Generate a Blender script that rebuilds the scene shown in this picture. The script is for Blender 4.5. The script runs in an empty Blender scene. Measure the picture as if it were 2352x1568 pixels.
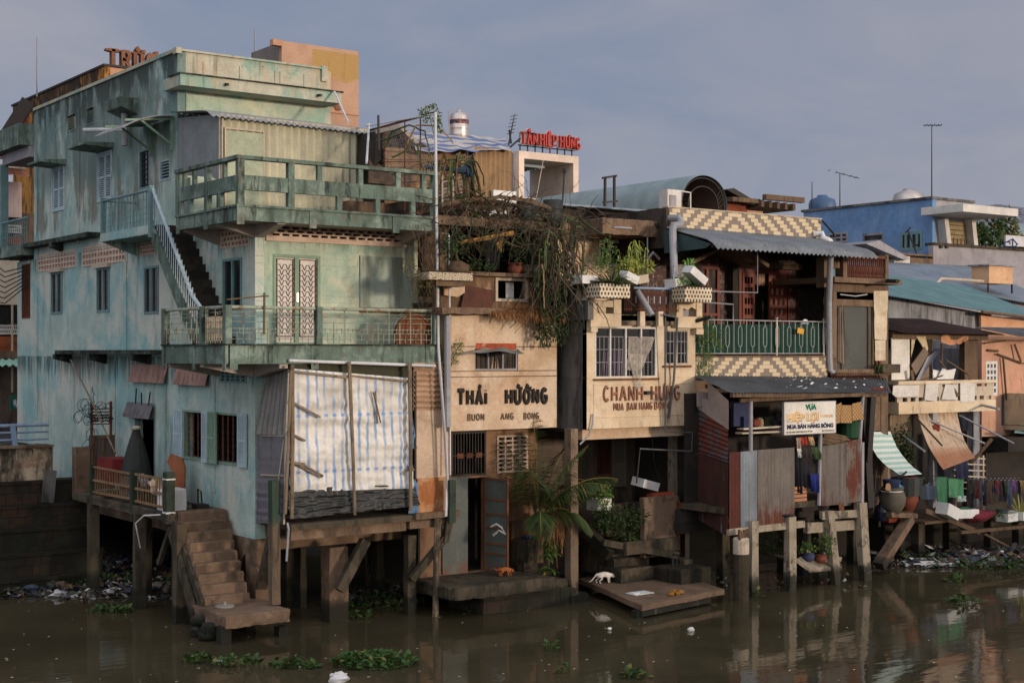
import bpy, math, random
from math import sin, cos, pi, radians, sqrt, atan2, floor
from mathutils import Vector as V, Matrix, noise
random.seed(7)
S = bpy.context.scene; COL = S.collection
rnd = random.random
def ru(a, b): return a + (b - a) * random.random()
# ---------------------------------------------------------------- measuring: the camera stands on a bridge at EYE and looks along FW; world x runs along
# the water fronts, world y runs inland, z is up with the water at 0.  pb/pa/pz give the place on a wall plane seen at a picture position.
F_, HX, HY = 3330., 1176., 810.
n_ = sqrt(.589**2 + .808**2); c_, s_ = .808 / n_, .589 / n_
EYE = V((-13.35, -28.62, 6.1))
def ray(x, y):
    s = (x - HX) / F_
    return V((s_ + c_ * s, c_ - s_ * s, (HY - y) / F_))
def pb(x, y, b): d = ray(x, y); return EYE + d * ((b - EYE.y) / d.y)
def pa(x, y, a): d = ray(x, y); return EYE + d * ((a - EYE.x) / d.x)
def pz(x, y, z): d = ray(x, y); return EYE + d * ((z - EYE.z) / d.z)
def pd(x, y, D): return EYE + ray(x, y) * D
# ---------------------------------------------------------------- mesh collecting
class MB:
    def __init__(s): s.v = []; s.f = []
    def add(s, vs, fs):
        o = len(s.v); s.v += [V(p) for p in vs]; s.f += [tuple(i + o for i in f) for f in fs]; return s
    def box(s, x0, x1, y0, y1, z0, z1):
        x0, x1 = sorted((x0, x1)); y0, y1 = sorted((y0, y1)); z0, z1 = sorted((z0, z1))
        return s.add([(x0,y0,z0),(x1,y0,z0),(x1,y1,z0),(x0,y1,z0),(x0,y0,z1),(x1,y0,z1),(x1,y1,z1),(x0,y1,z1)],
                     [(0,3,2,1),(4,5,6,7),(0,1,5,4),(1,2,6,5),(2,3,7,6),(3,0,4,7)])
    def prism(s, pts, off):
        n = len(pts); pts = [V(p) for p in pts]; off = V(off)
        return s.add(pts + [p + off for p in pts], [tuple(range(n)), tuple(range(2*n-1, n-1, -1))] +
                     [(i, i + n, (i+1) % n + n, (i+1) % n) for i in range(n)])
    def beam(s, p, q, w, h=None, j=0, up=(0,0,1)):
        h = h or w; p = V(p); q = V(q); d = (q - p)
        if d.length < 1e-6: return s
        d.normalize(); u = V(up)
        if abs(d.dot(u)) > .95: u = V((0,1,0)) if abs(d.y) < .9 else V((1,0,0))
        r = d.cross(u).normalized(); u = r.cross(d)
        vs = []
        for e in (p, q):
            for a, b in ((-1,-1),(1,-1),(1,1),(-1,1)):
                vs.append(e + r * (a * w/2 + ru(-j,j)) + u * (b * h/2 + ru(-j,j)))
        return s.add(vs, [(0,1,2,3),(7,6,5,4),(0,4,5,1),(1,5,6,2),(2,6,7,3),(3,7,4,0)])
    def tube(s, pts, r, n=6, r2=None, j=0):
        pts = [V(p) for p in pts]; m = len(pts); r2 = r if r2 is None else r2; vs = []; prev = None
        for i, p in enumerate(pts):
            d = (pts[min(i+1, m-1)] - pts[max(i-1, 0)])
            d = d.normalized() if d.length > 1e-9 else V((0,0,1))
            if prev is None:
                u = V((0,0,1)) if abs(d.z) < .9 else V((1,0,0))
                u = d.cross(u).normalized()
            else:
                u = (prev - d * prev.dot(d)); u = u.normalized() if u.length > 1e-6 else V((1,0,0))
            prev = u; w = d.cross(u); rr = (r + (r2 - r) * i / max(1, m-1)) * (1 + ru(-j, j))
            vs += [p + (u * cos(2*pi*k/n) + w * sin(2*pi*k/n)) * rr for k in range(n)]
        fs = [(i*n+k, i*n+(k+1)%n, (i+1)*n+(k+1)%n, (i+1)*n+k) for i in range(m-1) for k in range(n)]
        fs += [tuple(range(n-1, -1, -1)), tuple(range((m-1)*n, m*n))]
        return s.add(vs, fs)
    def lathe(s, c, prof, n=14):
        c = V(c); vs = []
        for r, z in prof: vs += [c + V((r*cos(2*pi*k/n), r*sin(2*pi*k/n), z)) for k in range(n)]
        m = len(prof)
        return s.add(vs, [(i*n+k, i*n+(k+1)%n, (i+1)*n+(k+1)%n, (i+1)*n+k) for i in range(m-1) for k in range(n)] +
                     [tuple(range(n-1,-1,-1)), tuple(range((m-1)*n, m*n))])
    def sheet(s, p00, p10, p01, p11, nu, nv, fn=None):
        """grid p00->p10 along u, ->p01 along v; fn(u,v) gives an offset vector or a distance along the normal"""
        p00, p10, p01, p11 = map(V, (p00, p10, p01, p11)); nrm = (p10-p00).cross(p01-p00).normalized(); vs = []
        for j in range(nv+1):
            for i in range(nu+1):
                u, v = i/nu, j/nv
                p = (p00*(1-u)+p10*u)*(1-v) + (p01*(1-u)+p11*u)*v
                if fn:
                    o = fn(u, v); p = p + (o if isinstance(o, V) else nrm * o)
                vs.append(p)
        return s.add(vs, [(j*(nu+1)+i, j*(nu+1)+i+1, (j+1)*(nu+1)+i+1, (j+1)*(nu+1)+i) for j in range(nv) for i in range(nu)])
    def corr(s, p00, p10, p01, p11, pitch=.1, amp=.015, nv=1, bend=None, jag=0):
        """corrugated sheet, ribs run along v"""
        L = (V(p10)-V(p00)).length; k = max(2, round(L/pitch)); nu = min(k*4, 900)
        ph = ru(0, 6); nrm = (V(p10)-V(p00)).cross(V(p01)-V(p00)).normalized(); dv = (V(p01)-V(p00)).normalized()
        jj = [ru(-jag, jag) for _ in range(nu+1)]
        def fn(u, v):
            o = nrm * (amp * sin(2*pi*k*u) + (bend(u, v) if bend else 0))
            if jag and v > .999: o = o + dv * jj[int(round(u*nu))//3*3 % (nu+1)]
            return o
        return s.sheet(p00, p10, p01, p11, nu, nv, fn)
    def blob(s, c, r, sc=(1,1,1), n=8, m=6, j=.12, sd=None):
        c = V(c); sd = rnd()*99 if sd is None else sd; vs = []
        for i in range(m+1):
            t = pi*i/m
            for k in range(n):
                a = 2*pi*k/n; d = V((sin(t)*cos(a), sin(t)*sin(a), cos(t)))
                q = r*(1 + j*2*noise.noise(d*1.7 + V((sd,0,0)))); vs.append(c + V((d.x*sc[0], d.y*sc[1], d.z*sc[2]))*q)
        return s.add(vs, [(i*n+k, (i+1)*n+k, (i+1)*n+(k+1)%n, i*n+(k+1)%n) for i in range(m) for k in range(n)])
    def leaf(s, p, d, w, up=None, bend=.25):
        """one blade from p along d (full length), width w, two segments folded"""
        p = V(p); d = V(d); u = V(up) if up else V((ru(-1,1), ru(-1,1), ru(-1,1)))
        r = d.cross(u)
        if r.length < 1e-6: r = d.cross(V((1,.3,.2)))
        r = r.normalized()*w/2; nn = r.cross(d).normalized()*d.length*bend
        m = p + d*.5
        return s.add([p, m - r, m + r, p + d - nn, m + nn*.25], [(0,1,4),(0,4,2),(1,3,4),(4,3,2)])
    def blade(s, p, pts_d, w, seg=5):
        return s
    def arc_leaf(s, p, d, L, w, droop, seg=5):
        """long tapering strap leaf that starts along d and droops"""
        p = V(p); d = V(d).normalized(); side = d.cross(V((0,0,1)))
        side = side.normalized() if side.length > .05 else V((rnd()-.5, rnd()-.5, 0)).normalized()
        vs = []; q = p.copy(); dd = d.copy()
        for i in range(seg+1):
            t = i/seg; ww = w*(.35 + .65*sin(pi*min(1, t*.85+.15)))*(1 if t < .98 else .05)
            vs += [q - side*ww/2, q + V((0,0,-ww*.25)), q + side*ww/2]
            dd = (dd + V((0,0,-droop/seg))).normalized(); q = q + dd*L/seg
        fs = []
        for i in range(seg):
            a = i*3; fs += [(a, a+1, a+4, a+3), (a+1, a+2, a+5, a+4)]
        return s.add(vs, fs)
    def mul(s, M, i0=0):
        for i in range(i0, len(s.v)): s.v[i] = M @ s.v[i]
        return s
# ---------------------------------------------------------------- things and parts
def tag(o, label=None, cat=None, group=None, kind=None):
    for k, x in (('label', label), ('category', cat), ('group', group), ('kind', kind)):
        if x: o[k] = x
    return o
def thing(name, label, cat, loc=(0,0,0), group=None):
    o = bpy.data.objects.new(name, None); COL.objects.link(o); o.location = loc; o.empty_display_size = .2
    return tag(o, label, cat, group)
def origin(o):
    p = V((0,0,0))
    while o is not None: p = p + o.location; o = o.parent
    return p
def put(name, mb, m, par=None, smooth=False, label=None, loc=None):
    me = bpy.data.meshes.new(name); o0 = V(loc) if loc is not None else (origin(par) if par else None)
    if o0 is None:
        n = len(mb.v); o0 = V((sum(p.x for p in mb.v)/n, sum(p.y for p in mb.v)/n, min(p.z for p in mb.v)))
    me.from_pydata([tuple(p - o0) for p in mb.v], [], mb.f); me.materials.append(m); me.update()
    if smooth: me.polygons.foreach_set('use_smooth', [True]*len(me.polygons))
    o = bpy.data.objects.new(name, me); COL.objects.link(o)
    if par: o.parent = par
    else: o.location = o0
    if label: o['label'] = label
    return o
def solo(name, mb, m, label, cat, group=None, smooth=False, kind=None):
    return tag(put(name, mb, m, None, smooth), label, cat, group, kind)
def struct(name, mb, m, smooth=False):
    o = put(name, mb, m, None, smooth, loc=(0,0,0)); o['kind'] = 'structure'; return o
def copy_tree(o, par=None):
    c = o.copy(); COL.objects.link(c)
    if par: c.parent = par
    for ch in list(o.children): copy_tree(ch, c)
    return c
# ---------------------------------------------------------------- wall planes
class PL:
    """a wall plane: 'b' faces the water (y = pos), 'a' faces left (x = pos); u runs along it, offsets go outward"""
    def __init__(s, ax, pos): s.ax, s.pos = ax, pos
    def px(s, x, y):
        p = pb(x, y, s.pos) if s.ax == 'b' else pa(x, y, s.pos)
        return (p.x if s.ax == 'b' else p.y), p.z
    def r(s, x0, y0, x1, y1):
        u0, z1 = s.px(x0, y0); u1, z0 = s.px(x1, y1)
        return min(u0,u1), max(u0,u1), min(z0,z1), max(z0,z1)
    def P(s, u, z, o=0): return V((u, s.pos - o, z)) if s.ax == 'b' else V((s.pos - o, u, z))
    def Q(s, x, y, o=0): return pb(x, y, s.pos-o) if s.ax == 'b' else pa(x, y, s.pos-o)
    def box(s, m, r, o0, o1):
        p = s.P(r[0], r[2], o0); q = s.P(r[1], r[3], o1); return m.box(p.x, q.x, p.y, q.y, p.z, q.z)
    def frame(s, m, r, w, o0, o1):
        u0, u1, z0, z1 = r
        for q in ((u0,u1,z0,z0+w),(u0,u1,z1-w,z1),(u0,u0+w,z0+w,z1-w),(u1-w,u1,z0+w,z1-w)): s.box(m, q, o0, o1)
    def wall(s, m, r, holes, th=.2, o=0):
        us = sorted(set([r[0], r[1]] + [min(max(h[i], r[0]), r[1]) for h in holes for i in (0,1)]))
        zs = sorted(set([r[2], r[3]] + [min(max(h[i], r[2]), r[3]) for h in holes for i in (2,3)]))
        def solid(i, j):
            if not (0 <= i < len(us)-1 and 0 <= j < len(zs)-1): return False
            u = (us[i]+us[i+1])/2; z = (zs[j]+zs[j+1])/2
            return not any(h[0] < u < h[1] and h[2] < z < h[3] for h in holes)
        idx = {}
        def vid(i, j, k):
            if (i,j,k) not in idx: idx[(i,j,k)] = len(m.v); m.v.append(s.P(us[i], zs[j], o - th*k))
            return idx[(i,j,k)]
        for i in range(len(us)-1):
            for j in range(len(zs)-1):
                if not solid(i, j): continue
                m.f.append((vid(i,j,0), vid(i+1,j,0), vid(i+1,j+1,0), vid(i,j+1,0)))
                m.f.append((vid(i,j,1), vid(i,j+1,1), vid(i+1,j+1,1), vid(i+1,j,1)))
                for (di,dj,a,b) in ((-1,0,(0,0),(0,1)),(1,0,(1,1),(1,0)),(0,-1,(1,0),(0,0)),(0,1,(0,1),(1,1))):
                    if not solid(i+di, j+dj):
                        m.f.append((vid(i+a[0],j+a[1],0), vid(i+b[0],j+b[1],0), vid(i+b[0],j+b[1],1), vid(i+a[0],j+a[1],1)))
        return m
def grid_holes(r, nc, nr, fill=.62, stag=0, m=.03):
    out = []; w = (r[1]-r[0]-2*m)/nc; h = (r[3]-r[2]-2*m)/nr
    for j in range(nr):
        for i in range(nc):
            u = r[0]+m+w*(i+.5 + (stag if j%2 else 0)); z = r[2]+m+h*(j+.5)
            if u + w*fill/2 > r[1]-m*.5: continue
            out.append((u-w*fill/2, u+w*fill/2, z-h*.5*.62, z+h*.5*.62))
    return out
def vent(par, pl, r, nc, nr, m, o=.02, th=.1, fill=.66, stag=0, label=None):
    return put('vent', pl.wall(MB(), r, grid_holes(r, nc, nr, fill, stag), th, o), m, par, label=label)
def window(par, pl, r, cols, fm, gm, rows=1, o=.0, w=.045, bars=0, bm=None, gap=0, curtain=None, label=None):
    m = MB(); pl.frame(m, r, w, o-.06, o+.025)
    u0, u1, z0, z1 = r; cw = (u1-u0)/cols
    for i in range(1, cols): pl.box(m, (u0+cw*i-w*.5, u0+cw*i+w*.5, z0+w, z1-w), o-.055, o+.02)
    for j in range(1, rows):
        zz = z0+(z1-z0)*j/rows
        for i in range(cols): pl.box(m, (u0+cw*i+w*.5+.002, u0+cw*(i+1)-w*.5-.002, zz-w*.4, zz+w*.4), o-.05, o+.015)
    f = put('window', m, fm, par, label=label)
    g = MB(); pl.box(g, (u0+w*.5, u1-w*.5, z0+w*.5, z1-w*.5), o-.04, o-.03); put('pane', g, gm, f)
    if bars:
        g = MB()
        for i in range(bars):
            uu = u0+w+(u1-u0-2*w)*(i+.5)/bars; pl.box(g, (uu-.008, uu+.008, z0+w, z1-w), o-.025, o-.01)
        for j in (1,2): zz = z0+(z1-z0)*j/3; pl.box(g, (u0+w, u1-w, zz-.008, zz+.008), o-.028, o-.0245)
        put('grille', g, bm or fm, f)
    return f
def louvre(m, pl, r, n, o0, o1, fr=.04, mid=False):
    pl.frame(m, r, fr, o0, o1); u0, u1, z0, z1 = r
    if mid: zz = (z0+z1)/2; pl.box(m, (u0+fr, u1-fr, zz-fr*.6, zz+fr*.6), o0, o1)
    for i in range(n):
        z = z0+fr+(z1-z0-2*fr)*(i+.5)/n; h = (z1-z0-2*fr)/n*.42; e = (o1-o0)*.35
        a = [pl.P(u0+fr, z+h, o0+e*.3), pl.P(u1-fr, z+h, o0+e*.3), pl.P(u1-fr, z-h, o1-e*.3), pl.P(u0+fr, z-h, o1-e*.3)]
        m.prism(a, pl.P(0,0,.006)-pl.P(0,0,0))
    return m
# ---------------------------------------------------------------- materials
MATS = {}
def lin(c): return tuple((x/255/12.92 if x/255 <= .04045 else ((x/255+.055)/1.055)**2.4) for x in c)
class NT:
    def __init__(s, m):
        m.use_nodes = True; s.t = m.node_tree; s.n = s.t.nodes; s.l = s.t.links
        s.bsdf = s.n.get('Principled BSDF'); s._pos = None
    def new(s, k, **kw):
        x = s.n.new(k)
        for a, b in kw.items(): setattr(x, a, b)
        return x
    def pos(s):
        if s._pos is None: s._pos = s.new('ShaderNodeNewGeometry').outputs['Position']
        return s._pos
    def sock(s, x, tgt):
        if hasattr(x, 'links'): s.l.new(x, tgt)
        else: tgt.default_value = x
    def math(s, op, a, b=0, c=None):
        n = s.new('ShaderNodeMath', operation=op); s.sock(a, n.inputs[0]); s.sock(b, n.inputs[1])
        if c is not None: s.sock(c, n.inputs[2])
        return n.outputs[0]
    def sep(s):
        n = s.new('ShaderNodeSeparateXYZ'); s.l.new(s.pos(), n.inputs[0]); return n.outputs
    def noise(s, sc, detail=4, rough=.6, off=0, dist=0):
        mp = s.new('ShaderNodeMapping'); s.l.new(s.pos(), mp.inputs[0]); mp.inputs['Scale'].default_value = sc if hasattr(sc, '__len__') else (sc,)*3
        mp.inputs['Location'].default_value = (off, off*1.7, off*.6)
        n = s.new('ShaderNodeTexNoise'); s.l.new(mp.outputs[0], n.inputs['Vector']); n.inputs['Scale'].default_value = 1
        n.inputs['Detail'].default_value = detail; n.inputs['Roughness'].default_value = rough; n.inputs['Distortion'].default_value = dist
        return n.outputs[0]
    def ramp(s, x, lo, hi, t0=0, t1=1):
        n = s.new('ShaderNodeMapRange'); n.interpolation_type = 'SMOOTHSTEP'; s.l.new(x, n.inputs[0])
        for i, q in zip((1,2,3,4), (lo,hi,t0,t1)): n.inputs[i].default_value = q
        return n.outputs[0]
    def mix(s, f, a, b):
        n = s.new('ShaderNodeMix', data_type='RGBA'); s.sock(f, n.inputs[0])
        for q, i in ((a,6),(b,7)):
            if hasattr(q, 'links'): s.l.new(q, n.inputs[i])
            else: n.inputs[i].default_value = (*q[:3], 1)
        return n.outputs[2]
    def bump(s, h, st, d=.02):
        n = s.new('ShaderNodeBump'); n.inputs['Strength'].default_value = st; n.inputs['Distance'].default_value = d
        s.l.new(h, n.inputs['Height']); s.l.new(n.outputs[0], s.bsdf.inputs['Normal'])
STREAK = (2.8, 2.8, .5)
def mat(name, col, layers=(), rough=.85, bump=.35, bs=22, metal=0, spec=.3, alpha=1, base=None, trans=0):
    """col and layer colours in sRGB 0..255; a layer is (colour, scale, lo, hi, strength[, (z0,z1)])"""
    if name in MATS: return MATS[name]
    m = bpy.data.materials.new(name); t = NT(m); b = t.bsdf
    c = base(t) if base else lin(col); sd = (sum(map(ord, name)) % 37)
    v = t.noise(1.3, 5, .65, sd)
    if not base: c = t.mix(t.ramp(v, .35, .7), tuple(x*.86 for x in c), tuple(min(1, x*1.12) for x in c))
    for i, L in enumerate(layers):
        f = t.noise(L[1], 5, .68, sd + i*5.3 + 1, .3); 
        if len(L) > 5 and L[5]:
            z = t.sep()[2]; mz = t.ramp(z, L[5][0], L[5][1], 0, 1); mz = t.math('MULTIPLY', mz, t.math('LESS_THAN', z, L[5][2])) if len(L[5]) > 2 else mz; f = t.math('MULTIPLY', t.ramp(t.math('ADD', f, t.math('MULTIPLY', mz, .35)), L[2]+.25, L[3]+.25), mz)
        else: f = t.ramp(f, L[2], L[3])
        c = t.mix(t.math('MULTIPLY', f, L[4]), c, lin(L[0]))
    fine = t.noise(bs, 4, .7, sd+3)
    c2 = t.mix(t.ramp(fine, .3, .75, 0, .22), c, (.0,.0,.0)) if rough > .3 else c
    t.sock(c2, b.inputs['Base Color']) if hasattr(c2, 'links') else None
    b.inputs['Roughness'].default_value = rough; b.inputs['Metallic'].default_value = metal
    b.inputs['Specular IOR Level'].default_value = spec
    if alpha < 1: b.inputs['Alpha'].default_value = alpha
    if trans: b.inputs['Transmission Weight'].default_value = trans
    if bump: t.bump(fine, bump, .02)
    MATS[name] = m; return m
def leafmat(name, c1, c2, dead=None, k=0):
    m = bpy.data.materials.new(name); t = NT(m); c = t.mix(t.ramp(t.noise(5, 3, .6), .35, .65), lin(c1), lin(c2))
    g = t.new('ShaderNodeNewGeometry'); 
    c = t.mix(t.math('MULTIPLY', g.outputs['Random Per Island'], .55), c, tuple(x*1.7 for x in lin(c2)))
    if dead: c = t.mix(t.math('GREATER_THAN', g.outputs['Random Per Island'], 1-k), c, lin(dead))
    t.l.new(c, t.bsdf.inputs['Base Color']); t.bsdf.inputs['Roughness'].default_value = .55; t.bsdf.inputs['Specular IOR Level'].default_value = .25
    MATS[name] = m; return m
BLK = (26,25,22); MOLD = (40,44,38)
def grn(name, c, extra=()):
    return mat(name, c, [((112,150,146), .9, .45, .7, .6), ((150,152,128), .6, .5, .75, .55), ((74,110,100), STREAK, .5, .75, .5), (MOLD, (5,5,.5), .58, .8, .5)] + list(extra))
M_side = mat('teal side plaster', (170,188,176), [((126,172,172), .6, .45, .6, .75,), ((202,200,184), .5, .48, .62, .7), ((92,122,118), (2.2,2.2,.35), .5, .7, .5), ((120,112,94), (1.3,1.3,.4), .58, .72, .5), ((104,94,78), (1.6,1.6,.35), .56, .66, .7, (8.8,10)),
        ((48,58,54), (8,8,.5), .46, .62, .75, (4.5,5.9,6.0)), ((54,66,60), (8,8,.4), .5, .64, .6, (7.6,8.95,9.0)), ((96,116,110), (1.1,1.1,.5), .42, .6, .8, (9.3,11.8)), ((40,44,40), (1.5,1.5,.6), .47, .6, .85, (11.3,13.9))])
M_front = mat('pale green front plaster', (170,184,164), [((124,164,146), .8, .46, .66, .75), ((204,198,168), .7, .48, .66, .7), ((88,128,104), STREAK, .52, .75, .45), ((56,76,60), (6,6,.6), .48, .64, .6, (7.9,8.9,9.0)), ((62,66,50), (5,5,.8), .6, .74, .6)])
M_par = mat('stained parapet plaster', (176,176,156), [((130,162,146), 1., .48, .6, .85), ((190,160,125), (2,2,.6), .48, .68, .6), ((60,64,50), (5,5,.5), .52, .74, .6), ((44,38,30), 4, .6, .74, .75)])
M_balc = mat('mossy balcony concrete', (96,114,102), [((138,154,140), 1.5, .46, .62, .75), ((62,72,62), (3,3,.7), .46, .66, .8), ((104,88,70), 2.2, .54, .72, .7), ((24,26,22), (4,4,.8), .55, .68, .85)], bump=.6)
M_mould = mat('black moulded edge', (66,76,66), [((22,24,20), (2.5,2.5,2.5), .4, .56, .92), ((130,144,122), (4,4,4), .6, .7, .6)], bump=.7)
M_soff = mat('grey soffit', (168,158,145), [((95,85,70), 1.5, .5, .75, .6)])
M_brown = mat('brown stained concrete', (118,96,76), [((60,48,38), (3,3,.6), .45, .7, .7), ((160,135,108), 1.4, .5, .7, .55), ((30,30,24), 2.3, .55, .75, .7), ((32,33,24), (3,3,3), .42, .5, .93, (.75,.3))], bump=.8, bs=30)
M_wetc = mat('wet algae concrete', (84,74,58), [((40,40,28), (3,3,.7), .42, .62, .8), ((26,24,20), 1.3, .5, .7, .7), ((112,96,74), 2, .56, .74, .5), ((32,33,24), (3,3,3), .42, .5, .93, (.75,.3))], bump=.9, bs=26)
M_pile = mat('water stained pile', (158,146,126), [((104,90,72), (4,4,1.2), .45, .7, .6), ((52,48,36), (3,3,2), .54, .64, .75), ((196,186,166), (5,5,3), .6, .7, .5), ((32,33,24), (3,3,3), .42, .5, .93, (.75,.3))], bump=.8, bs=24)
M_peach = mat('cream facade', (196,168,138), [((212,194,170), .8, .45, .65, .7), ((158,114,76), (1.6,1.6,.8), .52, .74, .65), ((120,88,58), STREAK, .56, .76, .55), ((60,46,34), (7,7,.8), .66, .8, .5)])
M_cream = mat('pale cream facade', (204,182,150), [((222,208,182), .9, .45, .65, .6), ((150,112,76), (3,3,.5), .55, .75, .55), ((60,48,38), (4,4,.9), .6, .76, .65)])
M_dkwall = mat('blackened wall', (108,106,102), [((36,36,36), (1.6,1.6,.4), .44, .64, .8), ((112,108,100), (3,3,.35), .56, .74, .6)], bump=.6)
M_orange = mat('peach tower plaster', (184,142,112), [((176,120,88), 1, .45, .7, .6), ((110,78,58), STREAK, .58, .76, .5)])
M_yel = mat('ochre blackened wall', (178,122,50), [((32,28,22), (1.1,1.1,.6), .46, .56, .93, (11,16.5)), ((150,96,40), 1.5, .5, .7, .6), ((30,26,22), (3,3,.6), .5, .6, .85)])
M_blue = mat('sky blue plaster', (106,140,178), [((134,164,194), (1,1,.3), .48, .7, .55), ((74,112,160), 1, .5, .7, .5), ((60,80,104), (5,5,.4), .6, .78, .4)])
M_white = mat('white painted wall', (205,200,190), [((150,140,125), STREAK, .55, .78, .4)])
M_greyw = mat('grey stained wall', (140,140,142), [((60,62,62), (4,4,.45), .46, .64, .75), ((176,176,180), 1.3, .5, .7, .5), ((34,36,34), (3,3,.8), .55, .68, .7)])
M_greyp = mat('plain grey wall', (150,146,148), [((110,106,106), STREAK, .5, .75, .5)])
M_trim = mat('light concrete trim', (186,172,150), [((96,84,68), 2, .5, .74, .55)])
M_ventp = mat('pink cream vent blocks', (200,176,156), [((120,98,82), 3, .55, .75, .4)])
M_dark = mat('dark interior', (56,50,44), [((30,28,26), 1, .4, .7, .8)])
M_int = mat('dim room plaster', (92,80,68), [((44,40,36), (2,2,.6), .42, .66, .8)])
M_glass = mat('dark window glass', (30,34,34), rough=.12, bump=0, spec=.5)
M_glassb = mat('brown window glass', (70,54,40), [((28,28,28), (5,5,1), .45, .6, .8)], rough=.15, bump=0, spec=.5)
M_shutb = mat('pale blue shutter paint', (172,190,194), [((110,120,120), 3, .52, .74, .5)], rough=.6)
M_shutg = mat('pale green shutter paint', (126,152,128), [((84,100,84), 3, .52, .74, .5)], rough=.6)
M_tealp = mat('teal painted frame', (112,142,142), [((70,84,80), 4, .55, .75, .5)], rough=.6)
M_iron = mat('dark iron', (38,34,30), [((90,56,34), 6, .55, .75, .5)], rough=.6)
M_rust = mat('rust brown metal', (104,62,42), [((56,34,26), 3, .45, .7, .7), ((150,84,48), 4, .55, .75, .5)], rough=.8)
M_railp = mat('peeling pale rail', (150,160,140), [((120,78,44), (5,5,5), .5, .62, .8), ((60,56,44), 8, .6, .7, .6)], rough=.6)
M_tin = mat('grey corrugated tin', (128,124,118), [((82,78,72), (6,6,.4), .45, .7, .6), ((130,76,46), (4,4,.8), .6, .74, .75)], rough=.5, metal=.35, bump=.15)
M_tinl = mat('galvanised bright tin', (158,164,168), [((110,112,112), (7,7,.4), .45, .7, .5)], rough=.4, metal=.5, bump=.1)
M_tinr = mat('red brown tin', (92,48,38), [((50,34,30), (6,6,.5), .45, .7, .7)], rough=.7, bump=.15)
M_tinc = mat('cream corrugated tin', (184,180,152), [((156,150,122), (5,5,.3), .5, .75, .4), ((120,84,50), 5, .66, .8, .5)], rough=.6, bump=.1)
M_ting = mat('blue grey shed tin', (122,128,130), [((96,100,100), (5,5,.3), .5, .7, .4)], rough=.55, bump=.1)
M_roofd = mat('dark corrugated roof', (104,106,106), [((66,68,68), 1.5, .45, .7, .6), ((104,98,90), 5, .62, .78, .5)], rough=.8)
M_roofb = mat('blue grey roof tin', (132,142,150), [((104,114,122), 1.2, .45, .7, .5), ((150,164,172), (5,5,5), .6, .75, .3)], rough=.45, bump=.1)
M_rooft = mat('teal roof tin', (106,140,138), [((84,112,112), 1.2, .45, .7, .5)], rough=.5, bump=.1)
M_awn = mat('pale awning tin', (150,150,146), [((110,104,96), 3, .5, .72, .5), ((140,84,54), 5, .64, .76, .5)], rough=.55, bump=.1)
M_pvc = mat('white pvc pipe', (200,200,200), [((140,132,120), 3, .6, .75, .4)], rough=.45, bump=0)
M_pvcg = mat('grey pvc pipe', (150,150,152), [((100,98,94), 3, .55, .75, .4)], rough=.5, bump=0)
M_wood = mat('weathered timber', (104,84,64), [((58,44,34), (7,7,1.2), .45, .68, .7), ((150,128,100), (5,5,1), .56, .74, .5)], bump=.5)
M_woodg = mat('grey bamboo pole', (128,112,92), [((66,52,42), (5,5,2), .48, .66, .7)], bump=.4)
M_plank = mat('brown shack boards', (134,106,78), [((84,64,46), (9,9,.5), .45, .66, .6), ((160,134,104), 2, .52, .7, .5)], bump=.4)
M_redw = mat('red brown door timber', (112,52,36), [((76,34,24), (6,6,.8), .45, .7, .6)], rough=.5)
M_foam = mat('white foam', (215,214,208), [((150,140,124), 4, .6, .76, .5)], rough=.7, bump=.2)
M_steel = mat('shiny railing steel', (200,192,178), rough=.25, metal=.8, bump=0)
M_door = mat('grey green metal door', (84,90,84), [((116,118,106), (3,3,1), .52, .72, .5), ((104,58,36), (3,3,1), .58, .72, .7), ((138,66,34), 1.4, .5, .62, .0)], rough=.65, bump=.15)
M_stem = mat('woody stems', (92,74,54), [((48,38,28), 5, .45, .7, .7)], bump=.4)
M_soil = mat('dark soil', (44,34,26), bump=.8)
M_mud = mat('river mud bank', (46,40,32), [((30,28,22), 1.2, .42, .64, .7), ((70,58,44), 2.5, .6, .75, .5)], bump=1, bs=9)
M_terra = mat('terracotta', (122,66,46), [((104,56,38), 3, .5, .7, .5)], rough=.6)
M_tank = mat('dark plastic tank', (42,46,46), rough=.5)
L_dark = leafmat('dark foliage', (30,42,22), (46,64,30))
L_mid = leafmat('mid foliage', (50,74,34), (80,104,48), (140,122,60), .08)
L_dry = leafmat('dry grass', (96,64,38), (140,100,62))
L_vine = leafmat('vine stems', (42,54,30), (72,82,44), (118,92,62), .35)
L_hya = leafmat('water hyacinth', (30,54,20), (54,80,34), (100,100,48), .1)
L_palm = leafmat('palm frond', (30,44,22), (56,72,32), (120,92,56), .1)
def comps(mb):
    par = list(range(len(mb.v)))
    def fd(i):
        while par[i] != i: par[i] = par[par[i]]; i = par[i]
        return i
    for f in mb.f:
        a = fd(f[0])
        for i in f[1:]: par[fd(i)] = a
    g = {}
    for f in mb.f: g.setdefault(fd(f[0]), []).append(f)
    out = []
    for fs in g.values():
        ids = sorted({i for f in fs for i in f}); mp = {i: k for k, i in enumerate(ids)}; q = MB()
        q.v = [mb.v[i] for i in ids]; q.f = [tuple(mp[i] for i in f) for f in fs]; out.append(q)
    return out
def each(name, mb, m, par, smooth=False):
    return [put(name, q, m, par, smooth) for q in comps(mb)]
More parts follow.
